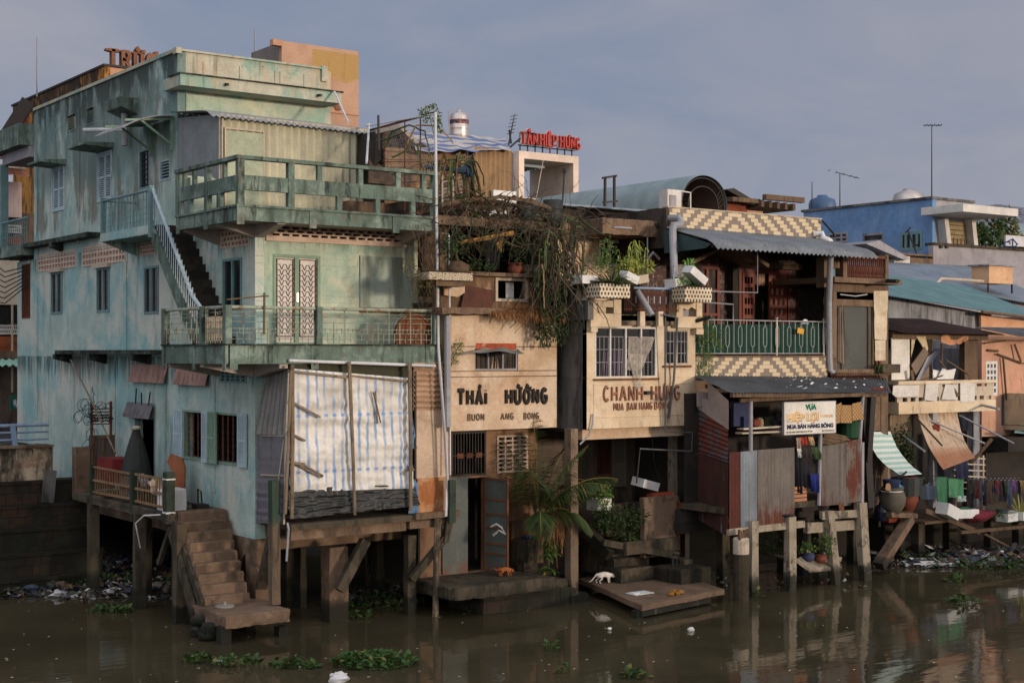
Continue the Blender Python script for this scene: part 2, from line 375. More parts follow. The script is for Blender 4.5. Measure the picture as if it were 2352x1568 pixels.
# ---------------------------------------------------------------- lettering out of strokes
def _arc(cx, cz, rx, rz, a0, a1, n=8): return [(cx+rx*cos(radians(a0+(a1-a0)*i/n)), cz+rz*sin(radians(a0+(a1-a0)*i/n))) for i in range(n+1)]
GL = dict(
 T=(.7,[[(0,1),(.7,1)],[(.35,1),(.35,0)]]), H=(.62,[[(0,0),(0,1)],[(.62,0),(.62,1)],[(0,.5),(.62,.5)]]), A=(.72,[[(0,0),(.36,1)],[(.36,1),(.72,0)],[(.15,.35),(.57,.35)]]),
 I=(.0,[[(0,0),(0,1)]]), U=(.6,[[(0,1),(0,.3)]+_arc(.3,.3,.3,.3,180,360)+[(.6,1)]]), O=(.64,[_arc(.32,.5,.32,.5,0,360,14)]), N=(.62,[[(0,0),(0,1)],[(0,1),(.62,0)],[(.62,0),(.62,1)]]),
 G=(.64,[_arc(.32,.5,.32,.5,50,330,12)+[(.62,.45),(.36,.45)]]), C=(.6,[_arc(.32,.5,.32,.5,50,310,12)]), E=(.5,[[(.5,1),(0,1),(0,0),(.5,0)],[(0,.5),(.4,.5)]]),
 P=(.55,[[(0,0),(0,1),(.3,1)]+_arc(.3,.74,.25,.26,90,-90,6)+[(0,.48)]]), R=(.58,[[(0,0),(0,1),(.3,1)]+_arc(.3,.74,.25,.26,90,-90,6)+[(0,.48)],[(.25,.48),(.58,0)]]),
 B=(.55,[[(0,0),(0,1),(.3,1)]+_arc(.3,.75,.22,.25,90,-90,6)+[(0,.5)],[(.3,.5)]+_arc(.3,.25,.26,.25,90,-90,6)+[(0,0)]]), M=(.8,[[(0,0),(0,1)],[(0,1),(.4,.3)],[(.4,.3),(.8,1)],[(.8,1),(.8,0)]]))
GL['-'] = (.35,[[(0,.5),(.35,.5)]])
BASE = {'Á':('A',"'"),'Â':('A','^'),'Ư':('U','+'),'Ơ':('O','+'),'Ù':('U','+`'),'Ệ':('E','^.'),'ớ':('O',"+'"),'ứ':('U',"+'"),'i':('I','i')}
def word(P, u0, z0, h, text, r, style='tube', gap=.28, dep=.05, off=0):
    """returns one mesh per letter; P(u,z,o) maps wall coordinates to the scene"""
    out = []; u = u0
    for ch in text:
        if ch == ' ': u += h*.5; continue
        b, marks = BASE.get(ch, (ch, '')); w, st = GL[b]; st = [list(q) for q in st]; hh = h*(.8 if 'i' in marks else 1)
        if "'" in marks: st.append([(w*.5, 1.12),(w*.5+.16,1.35)])
        if '`' in marks: st.append([(w*.5+.02, 1.12),(w*.5-.16,1.3)])
        if '^' in marks: st.append([(w*.5-.2,1.12),(w*.5,1.3),(w*.5+.2,1.12)])
        if '.' in marks: st.append([(w*.5-.04,-.22),(w*.5+.04,-.22)])
        if 'i' in marks: st.append([(0,1.2),(0,1.25)])
        if '+' in marks: st.append([(w, .95),(w+.12,1.05),(w+.1,1.2)])
        m = MB()
        for q in st:
            pts = [(u+x*h, z0+z*hh) for x, z in q]
            if style == 'tube':
                m.tube([P(a, z, off+dep*.3) for a, z in pts], r, 8)
            else:
                for k in range(len(pts)-1):
                    a, c = pts[k], pts[k+1]; dx, dz = c[0]-a[0], c[1]-a[1]; L = sqrt(dx*dx+dz*dz) or 1; dx /= L; dz /= L
                    e = r*.5; t = r*(1.0 if abs(dz) > .5 else .6); a2 = (a[0]-dx*e*.6, a[1]-dz*e*.6); c2 = (c[0]+dx*e*.6, c[1]+dz*e*.6); o = off + .004*(k%3)
                    pr = [P(a2[0]-dz*t, a2[1]+dx*t, o), P(c2[0]-dz*t, c2[1]+dx*t, o), P(c2[0]+dz*t, c2[1]-dx*t, o), P(a2[0]+dz*t, a2[1]-dx*t, o)]
                    m.prism(pr, P(0,0,dep)-P(0,0,0))
                if style == 'serif' and q[0] != q[-1]:
                    for (x, z) in (q[0], q[-1]):
                        if z in (0, 1): m.prism([P(u+x*h-r*1.7, z0+z*hh-r*.4, off-.006), P(u+x*h+r*1.7, z0+z*hh-r*.4, off-.006), P(u+x*h+r*1.7, z0+z*hh+r*.4, off-.006), P(u+x*h-r*1.7, z0+z*hh+r*.4, off-.006)], P(0,0,dep*.9)-P(0,0,0))
        out.append(m); u += (w+gap)*h + 2*r*.6
    return out, u
def word_fit(P, u0, u1, z0, h, text, r, **k):
    """squeeze the word between u0 and u1"""
    o, e = word(lambda u,z,o: V((u,z,o)), 0, 0, h, text, r, **k); e -= .28*h; s = (u1-u0)/e
    for m in o:
        for i, q in enumerate(m.v): m.v[i] = P(u0+q.x*s, z0+q.y, q.z)
    return o
def text_mesh(name, txt, size, m, par, P, u0, z0, width=None, bold=0, ext=.004, align='LEFT'):
    cu = bpy.data.curves.new(name, 'FONT'); cu.body = txt; cu.size = size; cu.extrude = ext; cu.offset = bold; cu.resolution_u = 3; cu.align_x = align
    o = bpy.data.objects.new(name, cu); COL.objects.link(o); me = bpy.data.meshes.new_from_object(o.evaluated_get(bpy.context.evaluated_depsgraph_get()))
    bpy.data.objects.remove(o); bpy.data.curves.remove(cu)
    xs = [v.co.x for v in me.vertices] or [0,1]; k = (width/(max(xs)-min(xs))) if width else 1; x0 = min(xs) if width else 0
    mb = MB(); mb.v = [P(u0+(v.co.x-x0)*k, z0+v.co.y, v.co.z) for v in me.vertices]; mb.f = [tuple(p.vertices) for p in me.polygons]
    bpy.data.meshes.remove(me); return put(name, mb, m, par)
# ---------------------------------------------------------------- growing things
def bush(mb, c, r, n, L=.09, w=.04, sc=(1,1,1), clump=7):
    c = V(c); cl = [c + V((ru(-1,1)*sc[0], ru(-1,1)*sc[1], ru(-.8,1)*sc[2]))*r*.7 for _ in range(clump)]
    for _ in range(n):
        q = random.choice(cl); d = V((random.gauss(0,1), random.gauss(0,1), random.gauss(0,1))).normalized()
        p = q + V((d.x*sc[0], d.y*sc[1], d.z*sc[2]))*r*.42*rnd()**.4
        mb.leaf(p, (d*.7+V((0,0,ru(-.5,.5)))).normalized()*L*ru(.6,1.3), w*ru(.7,1.3))
    return mb
def spiky(mb, c, n, L, w, droop=.9, spread=1.):
    for i in range(n):
        a = ru(0,2*pi); e = ru(.25,1.2)/spread; d = V((cos(a), sin(a), e)); mb.arc_leaf(V(c)+V((cos(a),sin(a),0))*.05, d, L*ru(.6,1.1), w, droop*ru(.6,1.3), 4)
    return mb
def grass(mb, p0, p1, n, L, depth=.15, up=1, spread=.5, w=.012):
    p0, p1 = V(p0), V(p1)
    for _ in range(n):
        p = p0.lerp(p1, rnd()) + V((0, ru(-depth,depth), ru(-.03,.03))); d = V((ru(-1,1)*spread, ru(-1,.3)*spread, up*ru(.5,1))).normalized()
        mb.arc_leaf(p, d, L*ru(.4,1.2), w, .9, 3)
    return mb
def strands(mb, p0, p1, n, L0, L1, r, depth=.3, wig=.15, seg=7):
    p0, p1 = V(p0), V(p1)
    for _ in range(n):
        p = p0.lerp(p1, rnd()) + V((0, ru(-depth,depth), ru(-.1,.1))); L = ru(L0,L1); pts = [p]; d = V((ru(-1,1)*.3, ru(-1,.5)*.3, -1))
        for k in range(seg): d = (d + V((ru(-1,1), ru(-1,1), -.1))*wig*3).normalized(); pts.append(pts[-1] + d*L/seg)
        mb.tube(pts, r*ru(.6,1.3), 4, r*.4)
    return mb
def tangle(mb, c, ext, n, L, r, seg=8, wild=.5):
    for _ in range(n):
        p = V(c) + V((ru(-1,1)*ext[0], ru(-1,1)*ext[1], ru(-1,1)*ext[2])); d = V((ru(-1,1), ru(-1,1)*.6, ru(-.7,.7))).normalized(); pts = [p]
        for k in range(seg): d = (d + V((ru(-1,1), ru(-1,1), ru(-1,.8)))*wild).normalized(); pts.append(pts[-1] + d*L*ru(.6,1.3)/seg)
        mb.tube(pts, r*ru(.5,1.4), 4, r*.4)
    return mb
def hyacinth(mb, c, rx, ry, n, L=.16):
    for _ in range(n):
        a = ru(0,2*pi); q = sqrt(rnd()); p = V((c[0]+cos(a)*q*rx, c[1]+sin(a)*q*ry, .01)); up = ru(.03,.22)*(1.2-q)*min(1, L/.16)
        d = V((ru(-1,1)*.5, ru(-1,1)*.5, 1)).normalized(); e = p + d*up; mb.tube([p, e], .008, 3)
        h = V((ru(-1,1), ru(-1,1), ru(.1,.7))).normalized(); mb.leaf(e, h*L*ru(.6,1.2), L*.75*ru(.7,1.1), up=(ru(-.3,.3), ru(-.3,.3), 1), bend=.12)
    return mb
def frond(mb_l, mb_s, p, d, L, droop, leaf=.4, seg=14, n=34, tw=0):
    """palm frond: curved rib with leaflets either side"""
    pts = [V(p)]; dd = V(d).normalized()
    for k in range(seg): dd = (dd + V((0,0,-droop/seg))).normalized(); pts.append(pts[-1] + dd*L/seg)
    mb_s.tube(pts, .022, 5, .005)
    for i in range(n):
        t = .12 + .88*i/n; k = min(seg-1, int(t*seg)); f = t*seg-k; q = pts[k].lerp(pts[k+1], min(1,f)); dd = (pts[k+1]-pts[k]).normalized()
        sd = dd.cross(V((0,0,1))).normalized(); L2 = leaf*(sin(pi*min(1,t*.8+.2))**.7)*ru(.85,1.1)
        for sgn in (-1,1):
            g = (sd*sgn*.8 + dd*.75 + V((0,0,ru(-.5,-.1)))).normalized(); mb_l.arc_leaf(q, g, L2, .028, .7, 3)
# ================================================================= the long green house
GA = PL('a', 1.22); GB = PL('b', 1.2); GS = PL('b', 3.19); GT = PL('b', 5.54)
gh = thing('green_house', 'tall weathered mint green house with two balconies and black mould along its top', 'house', (1.22, 1.2, 1.9))
z_top = GA.px(408, 114)[1]; B1, B2, B3 = 16.6, 18.3, 5.54
z_ft = 8.92
# side wall, lower and middle storeys
sw = {}                                                    # window openings on the side wall
for k, r in dict(m1=(118,627,144,720), m2=(223,617,252,716), m3=(332,613,365,720), m0=(57,607,76,730), s1=(512,596,556,709),
                 v1=(88,586,175,613), v2=(190,568,289,600), v3=(312,558,358,583), v4=(500,522,580,556),
                 door=(310,955,357,1165), lw=(425,944,550,1066), lv=(506,850,567,880)).items(): sw[k] = GA.r(*r)
sw['m0'] = (17.0, 17.8, sw['m0'][2], sw['m0'][3]); sw['v3'] = (GA.px(358,558)[0], GA.px(312,558)[0], sw['v3'][2], sw['v3'][3])
sw['v4'] = (1.45, 3.0, GA.px(580,520)[1]-.42, GA.px(580,520)[1])
m = MB(); GA.wall(m, (1.2, B2, 1.9, 9.0), list(sw.values()), .22)
put('wall', m, M_side, gh)
# front wall of the middle storey
fw = dict(door=GB.r(627,583,734,757), vent=GB.r(619,512,924,548), board=GB.r(829,591,920,704))
fw['door'] = (*GB.r(627,583,735,757)[:2], 6.27, GB.px(627,583)[1])
fw['vent'] = (GB.px(619,512)[0], GB.px(924,530)[0], GB.px(619,545)[1], GB.px(619,514)[1])
m = MB(); GB.wall(m, (1.22+.22, 5.35, 1.9, 8.9), list(fw.values()), .2); m.box(1.44, 5.35, 17.9, 18.3, 1.9, 9.0); m.box(5.35, 5.55, 1.2, 18.3, 1.9, 9.0)
put('wall', m, M_front, gh)
m = MB(); m.box(1.45, 5.34, 1.45, 18, 5.75, 5.9); m.box(1.45, 5.34, 1.45, 18, 1.95, 2.1); m.box(1.25, 5.5, 3.3, 18.2, 9.0, 9.12); m.box(1.6,5.2,3.6,3.8,2.1,9); m.box(4.2,4.3,1.5,3.6,6,9)
put('floor_slab', m, M_dark, gh)
# top storey
tw = {}
for k, r in dict(sh1=(122,390,147,478), sh2=(226,358,256,454), l1=(155,266,175,298), l2=(199,250,217,283), dr=(319,346,343,432), l3=(368,371,391,412)).items(): tw[k] = GA.r(*r)
m = MB(); GA.wall(m, (B3, B1, 9.0, z_top), list(tw.values()), .22)
put('wall', m, M_side, gh)
m = MB(); m.box(1.44, 5.36, B3, B3+.2, 9.0, z_top-.03); m.box(1.44, 5.36, B1-.2, B1, 9.0, z_top-.03); m.box(5.36, 5.56, B3, B1, 9.0, z_top-.06)
m.box(1.45, 5.34, B3+.2, B1-.2, 12.4, 12.5)
put('parapet', m, M_par, gh)
m = MB(); m.box(1.44,5.36,B3-.03,B3,9.1,GT.px(408,214)[1]); put('wall', m, M_front, gh)
# parapet relief: thin pilasters and coping
m = MB()
for u in (1.9, 2.9, 3.9, 4.05, 4.75): m.box(u, u+.03, B3-.025, B3, 12.6, z_top-.22)
each('moulding', m, M_par, gh); m = MB()
m.box(1.16, 1.30, B3-.07, B3+.15, z_top-.1, z_top+.05); m.box(5.26, 5.42, B3-.07, B3+.15, z_top-.35, z_top+.06); m.box(1.17, 1.22, B3+.15, B1, z_top-.05, z_top+.04)
m.box(1.30,5.26,B3-.06,B3+.12,z_top-.03,z_top+.02)
put('coping', m, M_par, gh)
# cornice
zc1 = pb(413, 169, 4.85).z; zc0 = pb(413, 195, 4.85).z
m = MB(); m.box(1.0, 5.5, 4.85, B3-.031, zc0, zc1); m.box(1.0, 1.219, B3-.031, 5.95, zc0, zc1); put('cornice', m, M_par, gh)
m = MB(); m.box(.96, 5.54, 4.81, B3-.05, zc1, zc1+.035); put('cornice', m, M_mould, gh)
m = MB(); m.tube([(2.2,4.86,zc0+.14),(2.2,4.72,zc0+.12)],.04); m.tube([(4.8,4.86,zc0+.14),(4.8,4.7,zc0+.12)],.04); put('drain_spout', m, M_iron, gh)
# shallow plaster relief on the side wall: pilasters, ledges and brackets
m = MB()
for px, y0, y1 in ((180, 250, 560), (84, 262, 960), (287, 600, 806)):
    b = GA.px(px, 400)[0]; m.box(1.19, 1.22, b-.16, b+.16, GA.px(px, y1)[1], GA.px(px, y0)[1])
for px, y0, y1 in ((378, 830, 1170), (262, 830, 1000), (490, 860, 1130)): b = GA.px(px, 900)[0]; m.box(1.195, 1.22, b-.12, b+.12, GA.px(px, y1)[1], GA.px(px, y0)[1])
each('pilaster', m, M_side, gh)
zl = GA.px(230, 808)[1]; b0, b1 = GA.px(387,800)[0], GA.px(165,800)[0]
m = MB(); m.box(.72, 1.219, b0, b1, zl-.06, zl+.05)
for px in (166, 246, 348): b = GA.px(px, 800)[0]; m.prism([(.72,b,zl-.06),(.72,b,zl-.2),(1.219,b,zl-.33),(1.219,b,zl-.06)], (0,.22,0))
each('ledge', m, M_mould, gh)
zl = GA.px(230, 536)[1]; b0, b1 = GA.px(230,530)[0], GA.px(30,560)[0]
m = MB(); m.box(.85, 1.219, b0, 19.2, zl-.1, zl+.03)
for px in (146, 60, 30): b = min(19, GA.px(px, 560)[0]); m.prism([(.85,b,zl-.1),(.85,b,zl-.22),(1.219,b,zl-.34),(1.219,b,zl-.1)], (0,.22,0))
each('ledge', m, M_mould, gh)
# middle side windows
for k, gmt in (('m1',M_glassb),('m2',M_glassb),('m3',M_glassb),('s1',M_glass)):
    window(gh, GA, sw[k], 2, M_tealp, gmt, w=.06, bars=4 if k != 's1' else 0, bm=M_iron)
m = MB()
for k in ('m1','m2'): r = sw[k]; GA.box(m, (r[0]-.08, r[1]+.08, r[3], r[3]+.12), 0, .12)
each('lintel', m, M_trim, gh)
for k, nc in (('v1',13),('v2',14),('v3',8),('v4',8)): vent(gh, GA, sw[k], nc, 3, M_ventp, fill=.68, stag=0 if k!='v4' else .3)
vent(gh, GA, sw['lv'], 5, 3, M_tealp, fill=.68)
r = sw['m0']; m = MB(); 
for i in range(6): u = r[0]+(r[1]-r[0])*(i+.5)/6; GA.box(m, (u-.02,u+.02,r[2],r[3]), -.03, 0)
GA.frame(m, r, .03, -.05, .02); 
for j in range(14): z = r[2]+(r[3]-r[2])*j/14; GA.box(m, (r[0],r[1],z,z+.02), -.05, -.032)
put('grille', m, M_rust, gh)
# top side: shutters, louvres, door, awnings
for k in ('sh1','sh2'):
    r = tw[k]; um = (r[0]+r[1])/2; f = MB(); GA.frame(f, (r[0]-.05,r[1]+.05,r[2]-.05,r[3]+.05), .05, -.02, .03); fo = put('window', f, M_shutb, gh)
    for q in ((r[0], um-.01, r[2], r[3]), (um+.01, r[1], r[2], r[3])): put('shutter', louvre(MB(), GA, q, 20, -.05, 0, .055, True), M_shutb, fo)
for k, mm in (('l1', M_side), ('l2', M_side), ('l3', M_shutb)):
    put('vent', louvre(MB(), GA, tw[k], 6, -.1, .02, .03), mm, gh)
r = tw['dr']; m = MB(); GA.frame(m, r, .06, -.1, 0); dfr = put('door', m, M_tealp, gh)
m = MB(); GA.box(m, (r[0]+.06,r[1]-.06,r[2],r[3]-.06), -.1, -.06); put('pane', m, M_glass, dfr)
m = MB()
for i in (1,2): GA.box(m, (r[0]+(r[1]-r[0])*i/3-.01, r[0]+(r[1]-r[0])*i/3+.01, r[2], r[3]-.07), -.058, -.04)
for i in range(1,8): z = r[2]+(r[3]-r[2])*i/8; GA.box(m, (r[0]+.07,r[1]-.07,z-.01,z+.01), -.038, -.03)
put('grille', m, M_iron, dfr)
def awn(x0, y0, x1, y1, out, m_=M_balc):
    u1, z1 = GA.px(x0, y0); u0, z0 = GA.px(x1, y0); z = GA.px(x1, y1)[1]; m = MB()
    m.prism([(1.219,u0,z),(1.219,u0,z+.16),(1.22-out,u0,z+.10),(1.22-out,u0,z+.04)], (0,u1-u0,0)); put('window_hood', m, m_, gh)
r = tw['sh1']; awn(120, 372, 152, 378, .75); awn(222, 334, 262, 340, .85)
# concrete rain box with its pipe
m = MB(); u0, z1 = GA.px(318, 226); u1, z0 = GA.px(283, 246); m.prism([(1.219,u0,z1),(.7,u0,z1),(.75,u0,z1-.25),(1.219,u0,z1-.42)], (0,u1-u0,0)); put('rain_box', m, M_balc, gh)
m = MB(); m.tube([(1.05,(u0+u1)/2,z1-.35),(1.05,(u0+u1)/2,z1-1.2)],.09,10); put('pipe', m, M_pvcg, gh)
m = MB(); m.tube([pa(193,299,.35), pa(287,297,.9)], .055, 8); put('pipe', m, M_pvc, gh)
# curved corrugated canopy over the side door
CB = -1
u0, u1 = GA.px(402, 265)[0], 7.5; zt = GA.px(402, 268)[1]+.02
def bend(u, v): return (-(v**2.6)*.3)*CB
m = MB(); m.corr((1.2,u1+.3,zt),(1.2,u0,zt),(-.12,u1+.3,zt-.1),(-.12,u0,zt-.1), .11,.018, 8, bend)
cn = put('canopy', m, M_awn, gh)
m = MB()
for b in (u0+.15, u1-.3): m.beam((1.18,b,zt-.06),(-.02,b,zt-.2),.05); m.beam((1.18,b,zt-.7),(.35,b,zt-.14),.05); m.beam((1.19,b,zt-.06),(1.19,b,zt-.85),.06)
each('bracket', m, M_shutg, cn)
# side landing and its rail, stair to the middle balcony
zf = GA.px(345, 520)[1]-.0; z_l = 9.2
ul1 = 8.25; LB0 = 4.95
m = MB(); m.box(.25, 1.219, LB0, ul1, z_l-.22, z_l); m.prism([(.25,LB0,z_l-.22),(1.219,LB0,z_l-.55),(1.219,LB0,z_l-.22)], (0,.25,0)); m.prism([(.25,ul1-.3,z_l-.22),(1.219,ul1-.3,z_l-.55),(1.219,ul1-.3,z_l-.22)], (0,.25,0))
put('landing', m, M_side, gh)
m = MB(); m.tube([(.29,ul1-.05,z_l+.85),(.29,LB0+.05,z_l+.85)],.035); m.tube([(.29,ul1-.05,z_l+.85),(1.2,ul1-.05,z_l+.85)],.03)
for i in range(16): b = LB0+.08+(ul1-LB0-.15)*i/15; m.tube([(.29,b,z_l),(.29,b,z_l+.85)],.012 if i%5 else .03,5)
for z in (.15,.3,.45,.65): m.tube([(.29,ul1-.05,z_l+z),(.29,LB0+.05,z_l+z)],.009,4)
for i in range(5): b=ul1-.05; m.tube([(.3+.2*i,b,z_l),(.3+.2*i,b,z_l+.85)],.012,5)
m.box(.24,.36,LB0-.04,LB0+.08,z_l-.3,z_l+.95); m.box(.24,.36,ul1-.1,ul1,z_l,z_l+.93)
put('railing', m, M_tealp, gh)
# stair: 15 risers from the balcony floor up to the landing
zb = 6.28; N = 15; sb0, sb1 = 2.2, 4.95; m = MB()
for i in range(N):
    b = sb0+(sb1-sb0)*i/N; z = zb+(z_l-zb)*(i+1)/N; m.box(.38, 1.215, b, b+(sb1-sb0)/N+.12, z-.2-.09, z)
put('stair_steps', m, mat('mouldy stair', (58,52,44), [((26,26,22), 2.5, .42, .62, .85), ((104,84,66), (4,4,4), .58, .74, .5)], bump=.8), gh)
m = MB(); m.prism([(.3,sb0,zb-.05),(.3,sb0+.3,zb-.05),(.3,sb1+.1,z_l-.3),(.3,sb1+.1,z_l+.05),(.3,sb0,zb+.28)], (.08,0,0)); put('stringer', m, M_balc, gh)
m = MB(); m.tube([(.33,sb1,z_l+.88),(.33,sb0+.45,zb+1.15),(.33,sb0-.1,zb+.82)],.045,8)
for i in range(22): t = i/21; b = sb0+.15+(sb1-sb0-.2)*t; z = zb+.2+(z_l-zb-.1)*t; m.tube([(.33,b,z),(.33,b,z+.85)],.012,4)
put('handrail', m, M_shutb, gh)
# black run-off streaks on the wall beside the stair are part of the wall paint: a thin mould coat
# ---- middle balcony
zt2, zb2 = 6.26, 5.86
m = MB(); m.box(0, 5.3, 0, 1.199, 5.95, zt2-.02); m.box(0, 1.219, 1.199, 3.3, 5.95, zt2-.02); put('balcony_floor', m, M_soff, gh)
m = MB(); m.box(-.03, 5.33, -.08, 0, zb2, zt2); m.box(-.08, 0, -.08, 3.34, zb2, zt2); m.box(5.3,5.38,0,1.19,zb2,zt2); put('balcony_edge', m, M_balc, gh)
m = MB()
for a in (.0, 1.95, 4.95): m.box(a, a+.18, -.1, -.081, zb2-.12, zt2)
for b in (3.2, 1.5, -.08): m.box(-.1,-.081, b, b+.16, zb2-.14, zt2)
each('balcony_rib', m, M_balc, gh); m = MB()
m.box(-.1, 5.36, -.13, -.0, zt2, zt2+.035); m.box(-.12, 0, 0, 3.38, zt2, zt2+.035)
put('balcony_edge', m, M_mould, gh)
m = MB()
for a in (1.22, 5.1): m.prism([(a,0,zb2-.1),(a,0,5.95),(a,1.199,5.95),(a,1.199,5.55)], (.2,0,0))
for b in (1.25, 3.1): m.prism([(0,b,zb2-.08),(0,b,5.95),(1.219,b,5.95),(1.219,b,5.55)], (0,.2,0))
each('cantilever_beam', m, M_soff, gh)
# its railing: square posts, pipe rail, bent bar pattern
posts = [(-.04,-.05),(-.04,1.15),(-.04,3.28),(2.15,-.04),(5.26,-.04)]
m = MB()
for a, b in posts: m.box(a-.075,a+.075,b-.075,b+.075,zt2+.035,zt2+.86)
mp = m
m = MB(); zr = zt2+.82
m.tube([(-.04,3.25,zr),(-.04,-.04,zr),(5.26,-.04,zr)],.038,8); rail = put('railing', m, M_railp, gh); each('rail_post', mp, M_balc, rail)
def pattern(m, P, L, z0, h):
    """bars with small square hooks: P(u,z) -> point"""
    for f in (.12, .3, .42, .62, .78, .9): m.tube([P(0,z0+h*f),P(L,z0+h*f)],.007,4)
    k = max(2, round(L/.28)); s = L/k
    for i in range(k+1):
        u = min(L, i*s); m.tube([P(u,z0),P(u,z0+h*(1 if i%2==0 else .66))],.013,4)
        if i < k:
            c = u+s/2; m.tube([P(c-.06,z0+h*.46),P(c-.06,z0+h*.3),P(c+.06,z0+h*.3),P(c+.06,z0+h*.46)],.009,4); m.tube([P(c,z0+h*.02),P(c,z0+h*.3)],.009,4)
            if i%3==1: m.tube([P(c-.12,z0+h*.95),P(c-.12,z0+h*.84),P(c+.02,z0+h*.84),P(c+.02,z0+h*.9),P(c+.12,z0+h*.9),P(c+.12,z0+h*.98)],.008,4)
m = MB()
pattern(m, lambda u,z: V((.05+u,-.04,z)), 2.0, zt2+.05, .74); pattern(m, lambda u,z: V((2.25+u,-.04,z)), 2.9, zt2+.05, .74)
pattern(m, lambda u,z: V((-.04,.05+u,z)), 1.0, zt2+.05, .74); pattern(m, lambda u,z: V((-.04,1.25+u,z)), 1.95, zt2+.05, .74)
put('bar_pattern', m, M_railp, rail)
m = MB()
for i in range(9): b = .12+i*.115; m.box(-.03,.02,b,b+.045,zt2+.1,zt2+.62)
put('baluster', m, M_cream, rail)
# door with its scroll grille, vent, boarded window, plaster lines
r = fw['door']; um = (r[0]+r[1])/2; m = MB(); GB.frame(m, (r[0],r[1],r[2],r[3]), .07, -.1, .02); GB.box(m,(um-.05,um+.05,r[2]+.07,r[3]-.07),-.1,.015); dd = put('door', m, M_shutg, gh)
for q in ((r[0]+.07,um-.05,r[2],r[3]-.07),(um+.05,r[1]-.07,r[2],r[3]-.07)):
    m = MB(); GB.box(m, q, -.06, -.03); put('door_leaf', m, M_white, dd)
    m = MB(); w = q[1]-q[0]; GB.frame(m, (q[0]+.03,q[1]-.03,q[2]+.2,q[3]-.03), .018, -.028, -.008)
    for c in range(3):
        cx = q[0]+w*(c+.5)/3
        for j in range(13):
            z = q[2]+.28+j*(q[3]-q[2]-.42)/13; h = (q[3]-q[2]-.42)/13; a = w/6*.9; d = w/6*.35
            up = j%2
            pts = [GB.P(cx-a,z,-.015),GB.P(cx-d,z+h*.85,-.015),GB.P(cx+d,z+h*.85,-.015),GB.P(cx+a,z,-.015)]
            m.tube(pts,.0075,4)
            m.tube([GB.P(cx-a,z,-.015),GB.P(cx-a,z-h*.15,-.015)],.007,4)
    put('grille', m, M_rust, dd)
m = MB(); GB.box(m, (um-.02,um+.02,r[2]+1.0,r[2]+1.2), .016, .05); put('handle', m, M_steel, dd)
rv = fw['vent']; vent(gh, GB, rv, 14, 3, M_ventp, .03, .12, .72, .5)
m = MB(); GB.frame(m, (rv[0]-.1,rv[1]+.1,rv[2]-.08,rv[3]+.08), .1, 0, .05); put('vent_frame', m, M_ventp, gh)
r = fw['board']; m = MB(); GB.box(m, (r[0],r[1],r[2],r[3]), -.03, .02); GB.frame(m,(r[0]-.04,r[1]+.04,r[2]-.04,r[3]+.04),.05,.0,.045)
bo = put('boarded_window', m, mat('faded board', (160,172,158), [((116,122,104), (4,4,.5), .46, .62, .8), ((150,90,50), 3, .64, .74, .6)]), gh)
m = MB(); GB.box(m, (r[0]-.04,r[1]+.04,r[2]-.16,r[2]-.045), 0, .06); put('sill', m, M_rust, bo)
m = MB()
for (u0, u1) in ((1.24, fw['door'][0]-.1),(fw['door'][1]+.08, fw['board'][0]-.08),(fw['board'][1]+.08, 5.3)):
    for zz in (8.28, 8.12, 7.42, 7.27, 6.62, 6.5): GB.box(m, (u0,u1,zz,zz+.022), 0, .012)
    GB.box(m, (u1-.02,u1,8.12,8.28), .0, .013)
each('moulding', m, M_front, gh)
# ---- top balcony: heavy concrete rails
zt3 = pb(548, 474, 0).z; zb3 = pb(548, 500, 0).z; zr3 = pb(548, 356, 0).z; A0, A1 = .24, 5.3; BL = 3.3
m = MB(); m.box(A0+.1, A1, .1, 3.2, zt3-.25, zt3-.12); m.box(A0+.1, 1.219, 3.2, BL-.08, zt3-.25, zt3-.12); put('balcony_floor', m, M_soff, gh)
m = MB(); m.box(A0-.02, A1+.05, 0, .1, zb3-.05, zt3); m.box(A0, A0+.1, .1, BL, zb3-.05, zt3); m.box(A1-.05, A1+.05, .1, 3.2, zb3-.05, zt3); m.box(A0,1.21,BL-.1,BL-.001,zb3-.05,zt3)
for a in (A0-.04, 1.95, 4.1, A1-.1): m.box(a, a+.17, -.03, -.001, zb3-.14, zt3-.0)
for b in (1.55, BL-.2): m.box(A0-.03, A0-.001, b, b+.17, zb3-.14, zt3)
m.box(A0-.05, A1+.07, -.045, .1, zt3+.001, zt3+.05); m.box(A0-.05, A0+.1, .1, BL, zt3+.001, zt3+.05)
put('balcony_edge', m, M_balc, gh)
m = MB(); m.prism([(A0+.1,1.2,zb3-.08),(A0+.1,1.2,zt3-.25),(1.219,1.2,zt3-.25),(1.219,1.2,zb3-.3)], (0,.2,0))
for a in (1.22, 5.05): m.prism([(a,.1,zb3-.08),(a,.1,zt3-.25),(a,1.199,zt3-.25),(a,1.199,zb3-.3)], (.2,0,0))
m.prism([(A0+.1,BL-.3,zb3-.08),(A0+.1,BL-.3,zt3-.25),(1.219,BL-.3,zt3-.25),(1.219,BL-.3,zb3-.35)], (0,.2,0))
each('cantilever_beam', m, M_soff, gh)
H3 = zr3-zt3; m = MB()
for a in (A0-.02, 1.42, A1-.1): m.box(a, a+.15, -.04, .1, zt3+.05, zr3-.08)
for b in (1.55, BL-.15): m.box(A0-.03, A0+.1, b, b+.15, zt3+.05, zr3-.08)
m.box(A0-.06, A1+.07, -.06, .12, zr3-.08, zr3); m.box(A0-.06, A0+.12, .12, BL, zr3-.08, zr3)
zm0, zm1 = zt3+H3*.33, zt3+H3*.62
for (a0,a1) in ((A0+.13,1.42),(1.57,A1-.1)): m.box(a0, a1, -.02, .08, zm0, zm1)
for (b0,b1) in ((.1,1.55),(1.7,BL-.15)): m.box(A0-.01, A0+.08, b0, b1, zm0, zm1)
